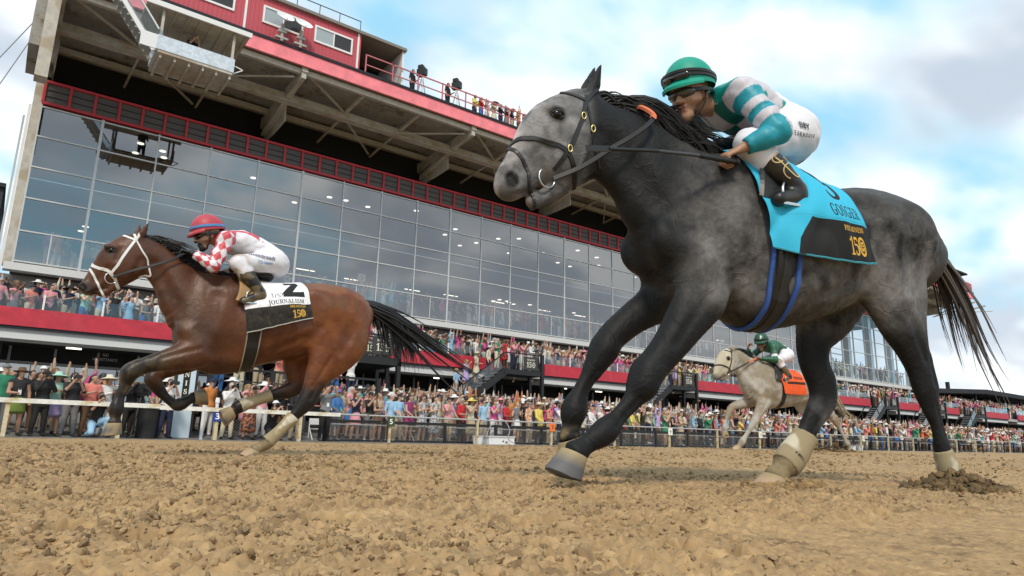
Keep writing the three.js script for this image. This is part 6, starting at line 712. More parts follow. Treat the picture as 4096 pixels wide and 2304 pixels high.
bridle('black leather bridle with brass buckles on the dark grey horse', grey, { nose: [[-1.33, 1.44, 0.04], [-1.24, 1.43, 0.07], [-1.16, 1.40, 0.075], [-1.12, 1.34, 0.06]], noseTop: [-1.385, 1.42, 0], noseBot: [-1.1, 1.30, 0], fig8: [[-1.37, 1.38, 0.03], [-1.334, 1.325, 0.06], [-1.308, 1.256, 0.06], [-1.285, 1.197, 0.05]], fig8Top: [-1.39, 1.40, 0], fig8Bot: [-1.275, 1.15, 0], cheek: [[-1.067, 1.65, 0.09], [-1.085, 1.569, 0.09], [-1.105, 1.519, 0.09], [-1.144, 1.422, 0.09], [-1.208, 1.31, 0.07]], throat: [[-1.061, 1.639, 0.09], [-1.05, 1.56, 0.09], [-1.03, 1.465, 0.09], [-1.0, 1.40, 0.08], [-0.98, 1.37, 0.04]], brow: [[-1.07, 1.66, 0.08], [-1.13, 1.69, 0.07], [-1.17, 1.705, 0.035]], crown: [[-1.065, 1.65, 0.085], [-1.03, 1.70, 0.075], [-1.0, 1.745, 0.045], [-0.985, 1.77, 0]], bit: [[-1.235, 1.27, 0.06]] }, M.leather, { ring: 0.042, buckles: [[-1.085, 1.57, 0.09], [-1.15, 1.41, 0.08], [-1.045, 1.52, 0.09]] });
bridle('white bridle with a loose ring bit on the bay horse', bay, { nose: [[-1.285, 1.452, 0.04], [-1.235, 1.432, 0.06], [-1.172, 1.418, 0.07], [-1.12, 1.36, 0.06]], noseTop: [-1.30, 1.47, 0], noseBot: [-1.09, 1.31, 0], fig8: [[-1.288, 1.41, 0.04], [-1.234, 1.331, 0.06], [-1.19, 1.25, 0.05]], fig8Top: [-1.305, 1.43, 0], fig8Bot: [-1.17, 1.215, 0], cheek: [[-1.022, 1.692, 0.09], [-1.071, 1.577, 0.09], [-1.112, 1.472, 0.09], [-1.149, 1.40, 0.07]], throat: [[-1.008, 1.695, 0.09], [-0.964, 1.62, 0.09], [-0.904, 1.538, 0.09], [-0.883, 1.459, 0.09], [-0.895, 1.408, 0.07], [-0.935, 1.385, 0.03]], brow: [[-1.02, 1.70, 0.085], [-1.06, 1.715, 0.07], [-1.11, 1.735, 0.035]], crown: [[-1.02, 1.695, 0.085], [-1.0, 1.73, 0.07], [-0.975, 1.765, 0.04], [-0.96, 1.78, 0]], bit: [[-1.146, 1.365, 0.06]] }, M.white, { ring: 0.042, w: 0.02 });
bridle('black bridle on the pale mud splashed horse', pale, { nose: [[-1.2, 1.47, 0.04], [-1.12, 1.46, 0.07], [-1.03, 1.42, 0.075]], noseTop: [-1.235, 1.46, 0], noseBot: [-0.98, 1.36, 0], cheek: [[-0.946, 1.70, 0.09], [-0.972, 1.563, 0.09], [-1.04, 1.37, 0.07]], brow: [[-0.95, 1.70, 0.085], [-1.0, 1.72, 0.07], [-1.06, 1.735, 0.035]], crown: [[-0.946, 1.70, 0.085], [-0.92, 1.74, 0.06], [-0.9, 1.77, 0]], bit: [[-1.06, 1.345, 0.06]] }, M.leather, { w: 0.02 });
// reins
function reins(label, h, pts, m, grip) {
  const r = thing('reins', label, 'reins', h.H.pos, h.H.turn);
  for (const s of [1, -1]) { const p = pts.map((q) => V(q[0], q[1], q[2] * s)), c = new THREE.CatmullRomCurve3(p), P = [], N = []; for (let i = 0; i <= 40; i++) { const q = c.getPoint(i / 40); P.push([q.x, q.y, q.z]); N.push([0, 0.2, s]); } mesh('strap', ribbon(P, N, 0.022, 0.006, false), m, r); if (grip) { const a = Math.round(40 * grip[0]), b = Math.round(40 * grip[1]); mesh('grip', ribbon(P.slice(a, b + 1).map((q) => [q[0], q[1], q[2] - 0.003 * s]), N.slice(a, b + 1), 0.027, 0.012, false), M.orange, r); } }
}
reins('black reins with orange grips along the neck of the dark grey horse', grey, [[-1.215, 1.27, 0.075], [-1.10, 1.33, 0.11], [-0.98, 1.42, 0.14], [-0.87, 1.50, 0.15], [-0.79, 1.57, 0.15], [-0.745, 1.63, 0.12], [-0.76, 1.70, 0.05], [-0.78, 1.72, 0.0]], M.leather, [0.66, 0.92]);
reins('black reins drawn tight to the gloves on the bay horse', bay, [[-1.13, 1.375, 0.085], [-1.0, 1.44, 0.12], [-0.85, 1.51, 0.13], [-0.73, 1.58, 0.12], [-0.66, 1.64, 0.09], [-0.6, 1.66, 0.08]], M.leather);
reins('black reins with an orange grip on the pale horse', pale, [[-1.06, 1.345, 0.075], [-0.9, 1.42, 0.13], [-0.7, 1.52, 0.15], [-0.52, 1.6, 0.14], [-0.42, 1.63, 0.1]], M.leather, [0.55, 0.85]);
// whip
{ const w = thing('riding_whip', 'long black riding whip held by the jockey of the dark grey horse', 'whip', HORSE.grey.pos, HORSE.grey.turn), a = [-0.40, 1.425, 0.235], b = [-0.62, 1.40, 0.275], c = [-0.85, 1.365, 0.31], d = [-1.2, 1.30, 0.345]; mesh('handle', merge([rod(a, b, 0.013, 0.011, 10), rod(vadd(a, [0.014, 0.001, 0]), a, 0.016, 0.016, 10)]), M.leather, w); mesh('shaft', rod(b, c, 0.0085, 0.007, 8), mat([0.05, 0.05, 0.055], 0.4), w); mesh('flap', merge([rod(c, vmix(c, d, 0.7), 0.007, 0.008, 8), bar(vmix(c, d, 0.68), d, 0.006, 0.024)]), M.leather, w); }
// saddles, cloths and girths
function numberCloth(name, label, h, yc, xf, xr, pm, draw, o) {
  const c = thing('saddle_cloth', label, 'saddle cloth', h.H.pos, h.H.turn, 'numbered saddle cloths'), m = new THREE.MeshPhysicalMaterial({ map: canvasTex(1024, 1024, draw), roughness: 0.75, sheen: 0.3, side: THREE.DoubleSide });
  mesh('cloth', clothGeo(h.G, yc, xf, xr, pm, 1, o), m, c); mesh('cloth', clothGeo(h.G, yc, xf, xr, pm, -1, o), m, c);
  for (const s of [1, -1]) { const P = [], N = []; for (let i = 0; i <= 40; i++) { const u = i / 40, ph = pm(u) * D2R, x = lerp(xf(1), xr(1), u), r = radial(h.G, x, yc, ph * s) + 0.012 + (o.wr ?? 0.012) * fbm(x * 9 + 3, 3, s, 3) * 1.3 + (o.flare ?? 0.012); P.push([x, yc + r * Math.cos(ph), r * Math.sin(ph) * s]); N.push([0, Math.cos(ph), Math.sin(ph) * s]); } mesh('hem', ribbon(P, N, 0.008, 0.005, false), o.hem, c); }
  return c;
}
const fnt = (s, f = 'serif', b = 'bold') => `${b} ${s}px ${f}`;
function preakness(g, x, y, s) { // event mark: small word over a large 150 with an oval emblem in the nought
  g.save(); g.translate(x, y); g.fillStyle = '#d9a83e'; g.textAlign = 'center'; g.font = fnt(s * 0.30); g.save(); g.scale(0.78, 1); g.fillText('PREAKNESS', 0, 0); g.restore();
  g.font = fnt(s * 0.98); g.save(); g.scale(0.66, 1); g.textAlign = 'left'; g.fillText('15', -s * 0.86, s * 0.92); g.restore();
  const ox = s * 0.36, oy = s * 0.57; g.lineWidth = s * 0.075; g.strokeStyle = '#d9a83e'; g.beginPath(); g.ellipse(ox, oy, s * 0.2, s * 0.34, 0, 0, 7); g.stroke(); g.lineWidth = s * 0.03; g.beginPath(); g.ellipse(ox, oy, s * 0.12, s * 0.29, 0, 0, 7); g.stroke(); g.fillRect(ox - s * 0.13, oy - s * 0.04, s * 0.26, s * 0.045); g.beginPath(); g.ellipse(ox, oy - s * 0.13, s * 0.085, s * 0.045, -0.2, 0, 7); g.fill(); g.fillRect(ox - s * 0.07, oy - s * 0.11, s * 0.02, s * 0.07); g.fillRect(ox + s * 0.045, oy - s * 0.11, s * 0.02, s * 0.07); for (const a of [-0.5, 0, 0.5]) { g.beginPath(); g.ellipse(ox + a * s * 0.12, oy + s * 0.11, s * 0.025, s * 0.085, a, 0, 7); g.fill(); } g.restore();
}
numberCloth('g', 'bright blue saddle cloth lettered GOSGER on the dark grey horse', grey, 1.2, (v) => lerp(-0.34, -0.235, v), (v) => lerp(0.12, 0.335, Math.pow(v, 0.8)), () => 121, (g) => {
  g.fillStyle = '#2fb4d8'; g.fillRect(0, 0, 1024, 1024);
  g.fillStyle = '#0a0b0c'; g.beginPath(); g.moveTo(170, 1024); g.lineTo(210, 930); g.lineTo(370, 770); g.lineTo(1024, 775); g.lineTo(1024, 1024); g.closePath(); g.fill();
  g.fillStyle = '#0d1114'; g.textAlign = 'center'; g.font = fnt(500); g.save(); g.translate(770, 590); g.scale(0.85, 1); g.fillText('9', 0, 0); g.restore();
  g.font = fnt(118); g.save(); g.translate(770, 735); g.scale(0.66, 1.1); g.fillText('GOSGER', 0, 0); g.restore();
  preakness(g, 800, 832, 165);
  g.strokeStyle = 'rgba(20,110,140,0.55)'; g.lineWidth = 3; g.strokeRect(10, -20, 1004, 780);
}, { wr: 0.034, flare: 0.014, fold: 0.03, hem: mat([0.05, 0.35, 0.45], 0.8) });
numberCloth('b', 'white saddle cloth numbered 2 and lettered JOURNALISM on the bay horse', bay, 1.2, (v) => lerp(-0.24, -0.14, v), (v) => lerp(0.30, 0.40, v), (u) => lerp(124, 90, u), (g) => {
  g.fillStyle = '#e9e8ec'; g.fillRect(0, 0, 1024, 1024); g.fillStyle = '#15130f'; g.fillRect(0, 730, 1024, 294);
  for (let i = 0; i < 260; i++) { g.fillStyle = `rgba(120,95,55,${0.04 + 0.1 * rnd()})`; g.beginPath(); g.ellipse(rnd() * 1024, 700 + rnd() * 324, 8 + rnd() * 40, 6 + rnd() * 26, rnd() * 3, 0, 7); g.fill(); }
  g.fillStyle = '#101010'; g.beginPath(); [[690, 200], [900, 215], [920, 300], [770, 490], [950, 490], [950, 590], [600, 590], [600, 510], [800, 290], [690, 290]].forEach((p, i) => (i ? g.lineTo(...p) : g.moveTo(...p))); g.closePath(); g.fill();
  g.fillStyle = '#1a1c26'; g.font = fnt(110, 'sans-serif', ''); g.textAlign = 'left'; g.fillText('1/ST', 400, 590); g.font = fnt(104); g.save(); g.translate(640, 706); g.scale(0.82, 1); g.textAlign = 'center'; g.fillText('JOURNALISM', 0, 0); g.restore();
  preakness(g, 800, 790, 190);
}, { wr: 0.02, flare: 0.012, fold: 0.012, hem: mat([0.5, 0.48, 0.42], 0.8) });
numberCloth('w', 'orange saddle cloth on the pale mud splashed horse', pale, 1.2, (v) => lerp(-0.13, -0.05, v), (v) => lerp(0.40, 0.40, v), () => 118, (g) => { g.fillStyle = '#e2571f'; g.fillRect(0, 0, 1024, 1024); g.fillStyle = '#161210'; g.font = fnt(420); g.textAlign = 'center'; g.fillText('7', 760, 420); for (let i = 0; i < 7; i++) g.fillRect(520 + 62 * i, 540, 40, 90); g.fillStyle = 'rgba(20,14,10,0.85)'; g.fillRect(180, 700, 844, 70); }, { wr: 0.03, flare: 0.02, hem: mat([0.4, 0.1, 0.03], 0.8) });
function saddle(label, h, x0, x1, J, tan) {
  const s = thing('racing_saddle', label, 'saddle', h.H.pos, h.H.turn), G = h.G, top = (x, off) => { const r = radial(G, x, 1.2, 0); return [x, 1.2 + r + off, 0]; };
  mesh('seat', surfaceNets([{ k: 0.02, segs: [seg(top(x0, 0.055), top(lerp(x0, x1, 0.35), 0.03), 0.03, 0.022, 0.05, 0.08), seg(top(lerp(x0, x1, 0.35), 0.03), top(x1, 0.045), 0.022, 0.026, 0.08, 0.11)] }], 0.012), M.leather, s);
  for (const z of [1, -1]) {
    const P = [], N = []; for (let i = 0; i <= 14; i++) { const ph = lerp(0.15, 1.35, i / 14), x = x0 + 0.08 + 0.04 * Math.sin(i / 5), r = radial(G, x, 1.2, ph * z) + 0.032; P.push([x, 1.2 + r * Math.cos(ph), r * Math.sin(ph) * z]); N.push([0, Math.cos(ph), Math.sin(ph) * z]); } mesh('flap', ribbon(P, N, 0.17, 0.008, false), tan && z > 0 ? M.leatherTan : M.leather, s);
    const toe = z > 0 ? J.toeL : J.toeR, an = z > 0 ? J.anL : J.anR, fc = vadd(vmix(an, toe, 0.55), [0, -0.035, 0]), lt = [x0 + 0.12, 1.2 + radial(G, x0 + 0.12, 1.2, 0.55 * z) * Math.cos(0.55) + 0.03, z * (radial(G, x0 + 0.12, 1.2, 0.55 * z) * Math.sin(0.55) + 0.03)];
    const st = new THREE.TorusGeometry(0.056, 0.007, 6, 22); st.scale(0.85, 1, 1); st.rotateY(0.5); st.translate(fc[0], fc[1] + 0.035, fc[2]); mesh('stirrup', merge([st, box(fc[0] - 0.045, fc[0] + 0.045, fc[1] - 0.024, fc[1] - 0.012, fc[2] - 0.03, fc[2] + 0.03)]), M.steel, s);
    mesh('stirrup_leather', bar([fc[0], fc[1] + 0.09, fc[2]], lt, 0.02, 0.006, [1, 0, 0]), M.leather, s);
  }
  return s;
}
saddle('small black racing saddle under the teal clad jockey', grey, -0.3, 0.02, jg.J, false);
saddle('racing saddle with a tan flap on the bay horse', bay, -0.26, 0.06, jb.J, true);
saddle('small racing saddle under the jockey in dark green', pale, -0.2, 0.1, jw.J, false);
{ const g = thing('girth', 'black girth with blue rolled edges round the dark grey horse', 'girth', HORSE.grey.pos, HORSE.grey.turn), L = girthLoop(grey.G, -0.15, 1.15, 0.10, 0.008); mesh('webbing', L.geo, M.leather, g); for (const d of [-0.058, 0.058]) { const q = girthLoop(grey.G, -0.15 + d, 1.15, 0.02, 0.01, 0.007); mesh('rolled_edge', tube(q.P.slice(14, 47), 0.0125, 80, 8, false), M.blueRoll, g); } const q = girthLoop(grey.G, -0.15, 1.15, 0.045, 0.004, 0.014); mesh('overgirth', q.geo, mat([0.02, 0.02, 0.02], 0.6), g); }
{ const g = thing('girth', 'wide black girth with pale edges round the bay horse', 'girth', HORSE.bay.pos, HORSE.bay.turn), L = girthLoop(bay.G, -0.075, 1.15, 0.095, 0.008); mesh('webbing', L.geo, M.leather, g); for (const d of [-0.052, 0.052]) mesh('edge', girthLoop(bay.G, -0.075 + d, 1.15, 0.01, 0.009).geo, mat([0.3, 0.26, 0.2], 0.8), g); }
{ const g = thing('girth', 'black girth round the pale mud splashed horse', 'girth', HORSE.white.pos, HORSE.white.turn), L = girthLoop(pale.G, -0.02, 1.15, 0.09, 0.008); mesh('webbing', L.geo, M.leather, g); }
// printed words on the breeches
function sideText(label, H, lines, at, size, turn, m, parent) { }
// ---------- printed words and marks ----------
// a thin print that follows the cloth beneath it
function print3d(G, c, ud, vd, w, h, draw, name, parent, off = 0.003, px = 512) {
  const U = vnorm(ud), W = vnorm(vd), nu = 22, nv = 12, pos = [], uv = [], idx = [];
  for (let j = 0; j <= nv; j++) for (let i = 0; i <= nu; i++) { const p = vadd(vadd(c, U, (i / nu - 0.5) * w), W, (0.5 - j / nv) * h); pos.push(...snap(G, p, off)); uv.push(i / nu, 1 - j / nv); }
  for (let j = 0; j < nv; j++) for (let i = 0; i < nu; i++) { const a = j * (nu + 1) + i; idx.push(a, a + nu + 1, a + 1, a + 1, a + nu + 1, a + nu + 2); }
  const g = new THREE.BufferGeometry(); g.setAttribute('position', new THREE.Float32BufferAttribute(pos, 3)); g.setAttribute('uv', new THREE.Float32BufferAttribute(uv, 2)); g.setIndex(idx); g.computeVertexNormals();
  return mesh(name, g, mat(0xffffff, 0.7, { map: canvasTex(px, Math.round((px * h) / w), draw), alphaTest: 0.5, side: THREE.DoubleSide }), parent);
}
const legField = (j) => [...infl([{ k: 0, segs: j.F.torso.slice(0, 6) }], 0.014), ...infl(LEGS(j.F), 0.014)];
{ const G = legField(jg); print3d(G, [-0.0, 1.66, 0.22], [1, 0.12, 0], [-0.1, 1, 0], 0.22, 0.085, (g, w, h) => { g.clearRect(0, 0, w, h); g.fillStyle = '#20232e'; g.textAlign = 'center'; g.font = 'bold 92px sans-serif'; g.fillText('BBY', 300, 84); g.font = 'bold 62px sans-serif'; g.fillText('S T E A K H O U S E', w / 2, 172, 500); }, 'breeches_lettering', jg.root); }
{ const G = legField(jb); print3d(G, [-0.07, 1.66, 0.22], [1, 0.02, 0], [0, 1, 0], 0.24, 0.1, (g, w, h) => { g.clearRect(0, 0, w, h); g.fillStyle = '#1c2848'; g.textAlign = 'center'; g.font = 'italic bold 104px serif'; g.fillText('Hildebrandt', w / 2, 96, 480); g.fillStyle = '#4a7fb8'; g.font = 'bold 56px sans-serif'; g.fillText('ICE CREAM', w / 2 + 60, 180, 300); }, 'breeches_lettering', jb.root); }
{ // gold scroll on the near boot of the teal clad jockey, pale scuffs left to the material
  const J = jg.J, top = vmix(J.knL, J.anL, 0.22), G = [{ k: 0, segs: [seg(top, vmix(J.knL, J.anL, 0.5), 0.062, 0.06), seg(vmix(J.knL, J.anL, 0.5), J.anL, 0.06, 0.044)] }], c = vmix(J.knL, J.anL, 0.58), ax = vnorm(vsub(J.knL, J.anL)), o = vnorm(vcross(ax, [0, 0, 1]));
  print3d(G, vadd(c, [0, 0, 1], 0.05), o.map((v) => -v), ax, 0.095, 0.17, (g, w, h) => { g.clearRect(0, 0, w, h); g.strokeStyle = '#c9b27a'; g.lineWidth = 15; g.lineCap = 'round'; g.beginPath(); g.moveTo(w * 0.35, h * 0.12); g.bezierCurveTo(w * 0.9, -h * 0.02, w * 0.95, h * 0.3, w * 0.5, h * 0.34); g.moveTo(w * 0.62, h * 0.16); g.bezierCurveTo(w * 0.5, h * 0.6, w * 0.6, h * 0.95, w * 0.36, h * 0.95); g.bezierCurveTo(w * 0.02, h * 0.95, w * 0.05, h * 0.5, w * 0.3, h * 0.3); g.moveTo(w * 0.3, h * 0.5); g.bezierCurveTo(w * 0.8, h * 0.4, w * 0.95, h * 0.7, w * 0.8, h * 0.82); g.stroke(); }, 'boot_scroll', jg.root, 0.004, 256);
}
{ const hd = jw.hd, c = hd.at(-0.012, 0.055, 0), up = vnorm(vadd(hd.u, hd.f, 0.12)), G = [{ k: 0, segs: [seg(c, c, 0.134, 0.134, 0.117, 0.117, hd.r)] }]; print3d(G, vadd(vadd(vadd(c, hd.f, 0.1), up, 0.06), hd.r, -0.03), hd.r.map((v) => v), vadd(up, hd.f, -0.6), 0.085, 0.09, (g, w, h) => { g.clearRect(0, 0, w, h); g.fillStyle = '#e9efe9'; g.textAlign = 'center'; g.font = 'bold 190px serif'; g.fillText('S', w * 0.46, h * 0.74); g.font = 'bold 130px serif'; g.fillText('L', w * 0.6, h * 0.86); g.fillText('E', w * 0.56, h * 0.52); }, 'monogram', scene.getObjectByName('riding_helmet_002'), 0.004, 256); }
// ---------- spectators ----------
const POSES = {
  up: (s) => ({ el: [0.29, 1.62, 0.04], wr: [0.25 + 0.05 * s, 1.90, 0.07] }), side: () => ({ el: [0.265, 1.14, -0.02], wr: [0.27, 0.9, 0.06] }), phone: () => ({ el: [0.23, 1.24, 0.17], wr: [0.06, 1.53, 0.30] }), clap: () => ({ el: [0.25, 1.17, 0.08], wr: [0.045, 1.26, 0.29] }), rail: () => ({ el: [0.26, 1.15, 0.1], wr: [0.2, 0.98, 0.34] }), fold: () => ({ el: [0.25, 1.12, 0.1], wr: [-0.02, 1.14, 0.2] }), hold: () => ({ el: [0.24, 1.13, 0.06], wr: [0.1, 1.12, 0.3] }), high: () => ({ el: [0.25, 1.44, 0.22], wr: [0.12, 1.66, 0.34] }),
};
function standing(pl, pr, o = {}) {
  const L = POSES[pl](o.j ?? 0), R = POSES[pr](o.j ?? 0.3), st = o.stance ?? 0.1, tl = o.turn ?? 0.1, mz = (a) => [-a[0], a[1], a[2]], c = o.crouch;
  const J = { head: [0, 1.635, 0.035], face: [tl, 0.02, 1], up: [0, 1, 0], neck: [0, 1.55, 0.01], shL: [0.185, 1.42, 0], shR: [-0.185, 1.42, 0], elL: L.el, wrL: L.wr, elR: mz(R.el), wrR: mz(R.wr), hipL: [0.085, 0.93, 0], hipR: [-0.085, 0.93, 0], knL: [0.09 + st * 0.3, 0.5, 0.02], knR: [-0.09 - st * 0.3, 0.5, 0.02], anL: [0.085 + st * 0.6, 0.09, -0.02], anR: [-0.085 - st * 0.6, 0.09, -0.02], toeL: [0.1 + st * 0.8, 0.035, 0.15], toeR: [-0.1 - st * 0.8, 0.035, 0.15] };
  if (c) { const d = 0.52; for (const k of ['head', 'neck', 'shL', 'shR', 'elL', 'elR', 'wrL', 'wrR', 'hipL', 'hipR']) J[k] = [J[k][0], J[k][1] - d, J[k][2] + (k[0] === 'h' && k !== 'head' ? -0.12 : 0.05)]; J.knL = [0.2, 0.5, 0.3]; J.knR = [-0.16, 0.14, 0.22]; J.anL = [0.18, 0.09, 0.12]; J.toeL = [0.2, 0.035, 0.3]; J.anR = [-0.16, 0.09, -0.25]; J.toeR = [-0.16, 0.04, -0.1]; }
  return J;
}
// one continuous body whose faces are sorted into skin, top, bottom, hair and shoes
const bodyCache = new Map();
function crowdBody(key, pl, pr, outfit, hair, cell, o = {}) {
  if (bodyCache.has(key)) return bodyCache.get(key);
  const J = standing(pl, pr, o), F = figure(J, { s: o.s ?? 1, w: o.w ?? 1 }), hd = headSegs(J.head, J.face, J.up, 1.0, cell < 0.02), lab = [];
  const fine = cell < 0.026, cm = Math.max(0, cell - 0.02) * 0.3, G = [];
  const add = (segs, k, l) => { G.push({ k, segs: cm ? inflate(segs, cm) : segs }); for (const s of segs) lab.push([s, l]); };
  const long = outfit === 'suit' || outfit === 'long', dress = outfit === 'dress', shorts = outfit === 'shorts';
  add(inflate(F.torso, 0.012), 0, 1); add(inflate(F.shoulders, 0.01), 0.04, 1); add(F.neck, 0.03, 0);
  for (const g of hd.G) { G.push({ ...g, k: g.k || 0.025 }); if (!g.sub) for (const s of g.segs) lab.push([s, 5]); }
  for (const k of ['L', 'R']) {
    add(inflate(F['armU' + k], outfit === 'dress' || outfit === 'tank' ? 0 : 0.01), 0.035, outfit === 'dress' || outfit === 'tank' ? 0 : 1); add(inflate(F['armF' + k], long ? 0.01 : 0), 0.02, long ? 1 : 0);
    const d = vnorm(vsub(J['wr' + k], J['el' + k])); if (fine) { for (const g of handSegs(J['wr' + k], d, [0, -0.3, 1], pl === 'up' || pl === 'high' ? 0.25 : 0.9, 1.0, k === 'L' ? -1 : 1, 0.3)) { G.push(g); for (const s of g.segs) lab.push([s, 0]); } } else add([seg(J['wr' + k], vadd(J['wr' + k], d, 0.13), 0.036, 0.03)], 0.02, 0);
    if (dress) { add(F['thigh' + k], 0.04, 0); add(F['shank' + k], 0.02, 0); } else { add(inflate(F['thigh' + k], 0.014), 0.05, 2); add(inflate(F['shank' + k], shorts ? 0 : 0.014), 0.02, shorts ? 0 : 2); }
    add(F['foot' + k], 0.02, 4);
  }
  if (dress) { const w = o.skirt ?? 0.24, y1 = o.hem ?? 0.5; add([seg([0, 1.0, 0], [0, 0.8, 0], 0.13, 0.18, 0.16, 0.21, [1, 0, 0]), seg([0, 0.8, 0], [0, y1 + 0.1, 0], 0.18, w * 0.8, 0.21, w, [1, 0, 0])].map((s) => { s.cr = 6; return s; }), 0.03, 2); }
  if (outfit === 'suit') add([seg([0, 1.0, 0], [0, 0.8, 0], 0.15, 0.15, 0.19, 0.19, [1, 0, 0])].map((s) => { s.cr = 6; return s; }), 0.03, 1);
  if (hair === 'long') add([seg([0, 1.66, -0.05], [0, 1.5, -0.075], 0.085, 0.07, 0.085, 0.1, [1, 0, 0]), seg([0, 1.5, -0.075], [0, 1.36, -0.1], 0.06, 0.04, 0.1, 0.08, [1, 0, 0])], 0.02, 3);
  const geo = surfaceNets(G, cell), p = geo.attributes.position, cat = new Uint8Array(p.count), hc = J.head;
  for (let i = 0; i < p.count; i++) { const x = p.getX(i), y = p.getY(i), z = p.getZ(i); let b = 1e9, l = 0; for (const [s, k] of lab) { if (Math.abs(y - s.cy) > s.R + 0.1) continue; const d = segD(s, x, y, z); if (d < b) { b = d; l = k; } } if (l === 5) { const f = vnorm(J.face), q = vsub([x, y, z], hc), fz = vdot(q, f); l = hair !== 'bald' && (q[1] > 0.085 || (fz < 0.0 && q[1] > -0.07 + (fz < -0.04 ? -0.05 : 0)) || (q[1] > 0.05 && fz < 0.07)) ? 3 : 0; } if (shorts && l === 0 && y < 0.62 && y > 0.43) l = y > 0.45 ? 2 : 0; cat[i] = l; }
  const id = geo.index.array, by = [[], [], [], [], []]; for (let t = 0; t < id.length; t += 3) { const a = cat[id[t]], b = cat[id[t + 1]], c = cat[id[t + 2]]; by[b === c ? b : a].push(id[t], id[t + 1], id[t + 2]); }
  const all = []; geo.clearGroups(); by.forEach((l, k) => { if (l.length) geo.addGroup(all.length, l.length, k); for (const v of l) all.push(v); }); geo.setIndex(all); geo.userData.used = by.map((l) => l.length > 0);
  bodyCache.set(key, geo); return geo;
}
const PC = { white: [0.70, 0.69, 0.68], cream: [0.62, 0.56, 0.42], 'light blue': [0.30, 0.50, 0.70], blue: [0.05, 0.16, 0.42], navy: [0.014, 0.02, 0.055], black: [0.014, 0.014, 0.016], grey: [0.17, 0.17, 0.18], pink: [0.68, 0.30, 0.34], coral: [0.68, 0.20, 0.16], 'hot pink': [0.62, 0.08, 0.28], magenta: [0.26, 0.03, 0.13], red: [0.50, 0.02, 0.03], orange: [0.62, 0.22, 0.05], yellow: [0.70, 0.56, 0.13], green: [0.03, 0.22, 0.12], mint: [0.35, 0.58, 0.48], lavender: [0.42, 0.34, 0.60], beige: [0.44, 0.35, 0.24], teal: [0.03, 0.26, 0.28], brown: [0.12, 0.065, 0.035], 'olive green': [0.14, 0.20, 0.04], turquoise: [0.08, 0.42, 0.46] };
const SKIN = [[0.52, 0.32, 0.23], [0.46, 0.27, 0.19], [0.40, 0.225, 0.15], [0.30, 0.16, 0.10], [0.16, 0.08, 0.05], [0.56, 0.36, 0.27], [0.08, 0.042, 0.028]], HAIR = [[0.02, 0.014, 0.01], [0.07, 0.035, 0.018], [0.012, 0.011, 0.011], [0.28, 0.18, 0.08], [0.42, 0.40, 0.37], [0.13, 0.07, 0.035]];
const pcm = new Map(), pmat = (c, r = 0.8) => { const k = c.join() + r; if (!pcm.has(k)) pcm.set(k, mat(c, r)); return pcm.get(k); };
const patM = new Map(); function patterned(kind) { if (!patM.has(kind)) { const [a, b, f] = { floral: [[0.03, 0.03, 0.035], [0.45, 0.16, 0.08], 26], zebra: [[0.55, 0.55, 0.56], [0.12, 0.12, 0.13], 30], tropic: [[0.70, 0.52, 0.36], [0.55, 0.13, 0.06], 24], bluefloral: [[0.70, 0.72, 0.76], [0.10, 0.25, 0.55], 26] }[kind]; patM.set(kind, { paint: (x, y, z) => (fbm(x * f, y * f, z * f, 2) > 0.53 ? b : a) }); } return patM.get(kind); }
const hatGeo = { straw: (() => { const g = new THREE.LatheGeometry([[0.0, 0.115], [0.075, 0.112], [0.092, 0.08], [0.1, 0.0], [0.17, -0.015], [0.195, 0.0], [0.195, 0.008], [0.1, 0.012]].map((p) => new THREE.Vector2(...p)), 18); return g; })(), sun: (() => new THREE.LatheGeometry([[0, 0.11], [0.08, 0.1], [0.1, 0.02], [0.2, -0.03], [0.27, -0.045], [0.27, -0.037], [0.1, 0.03]].map((p) => new THREE.Vector2(...p)), 20))(), cap: merge([(() => new THREE.SphereGeometry(0.105, 14, 8, 0, 6.3, 0, 1.55))(), (() => { const g = new THREE.CylinderGeometry(0.085, 0.085, 0.012, 14, 1, false, -1.57, 3.14); g.scale(1, 1, 1.35); g.translate(0, 0.01, 0.075); return g; })()]) };
const camGeo = merge([box(-0.07, 0.07, -0.05, 0.05, -0.04, 0.04), rod([0, 0, 0.04], [0, 0, 0.16], 0.036, 0.042, 14), box(-0.03, 0.03, 0.05, 0.075, -0.03, 0.03)]), camLong = merge([box(-0.075, 0.075, -0.06, 0.06, -0.04, 0.04), rod([0, 0, 0.04], [0, 0, 0.3], 0.045, 0.06, 16), box(-0.035, 0.035, 0.06, 0.09, -0.03, 0.03)]), phoneGeo = box(-0.038, 0.038, -0.08, 0.08, -0.005, 0.005), glassesGeo = merge([box(-0.062, -0.006, -0.02, 0.016, 0, 0.008), box(0.006, 0.062, -0.02, 0.016, 0, 0.008), box(-0.075, 0.075, 0.006, 0.014, -0.003, 0.004)]);
let nPeople = 0;
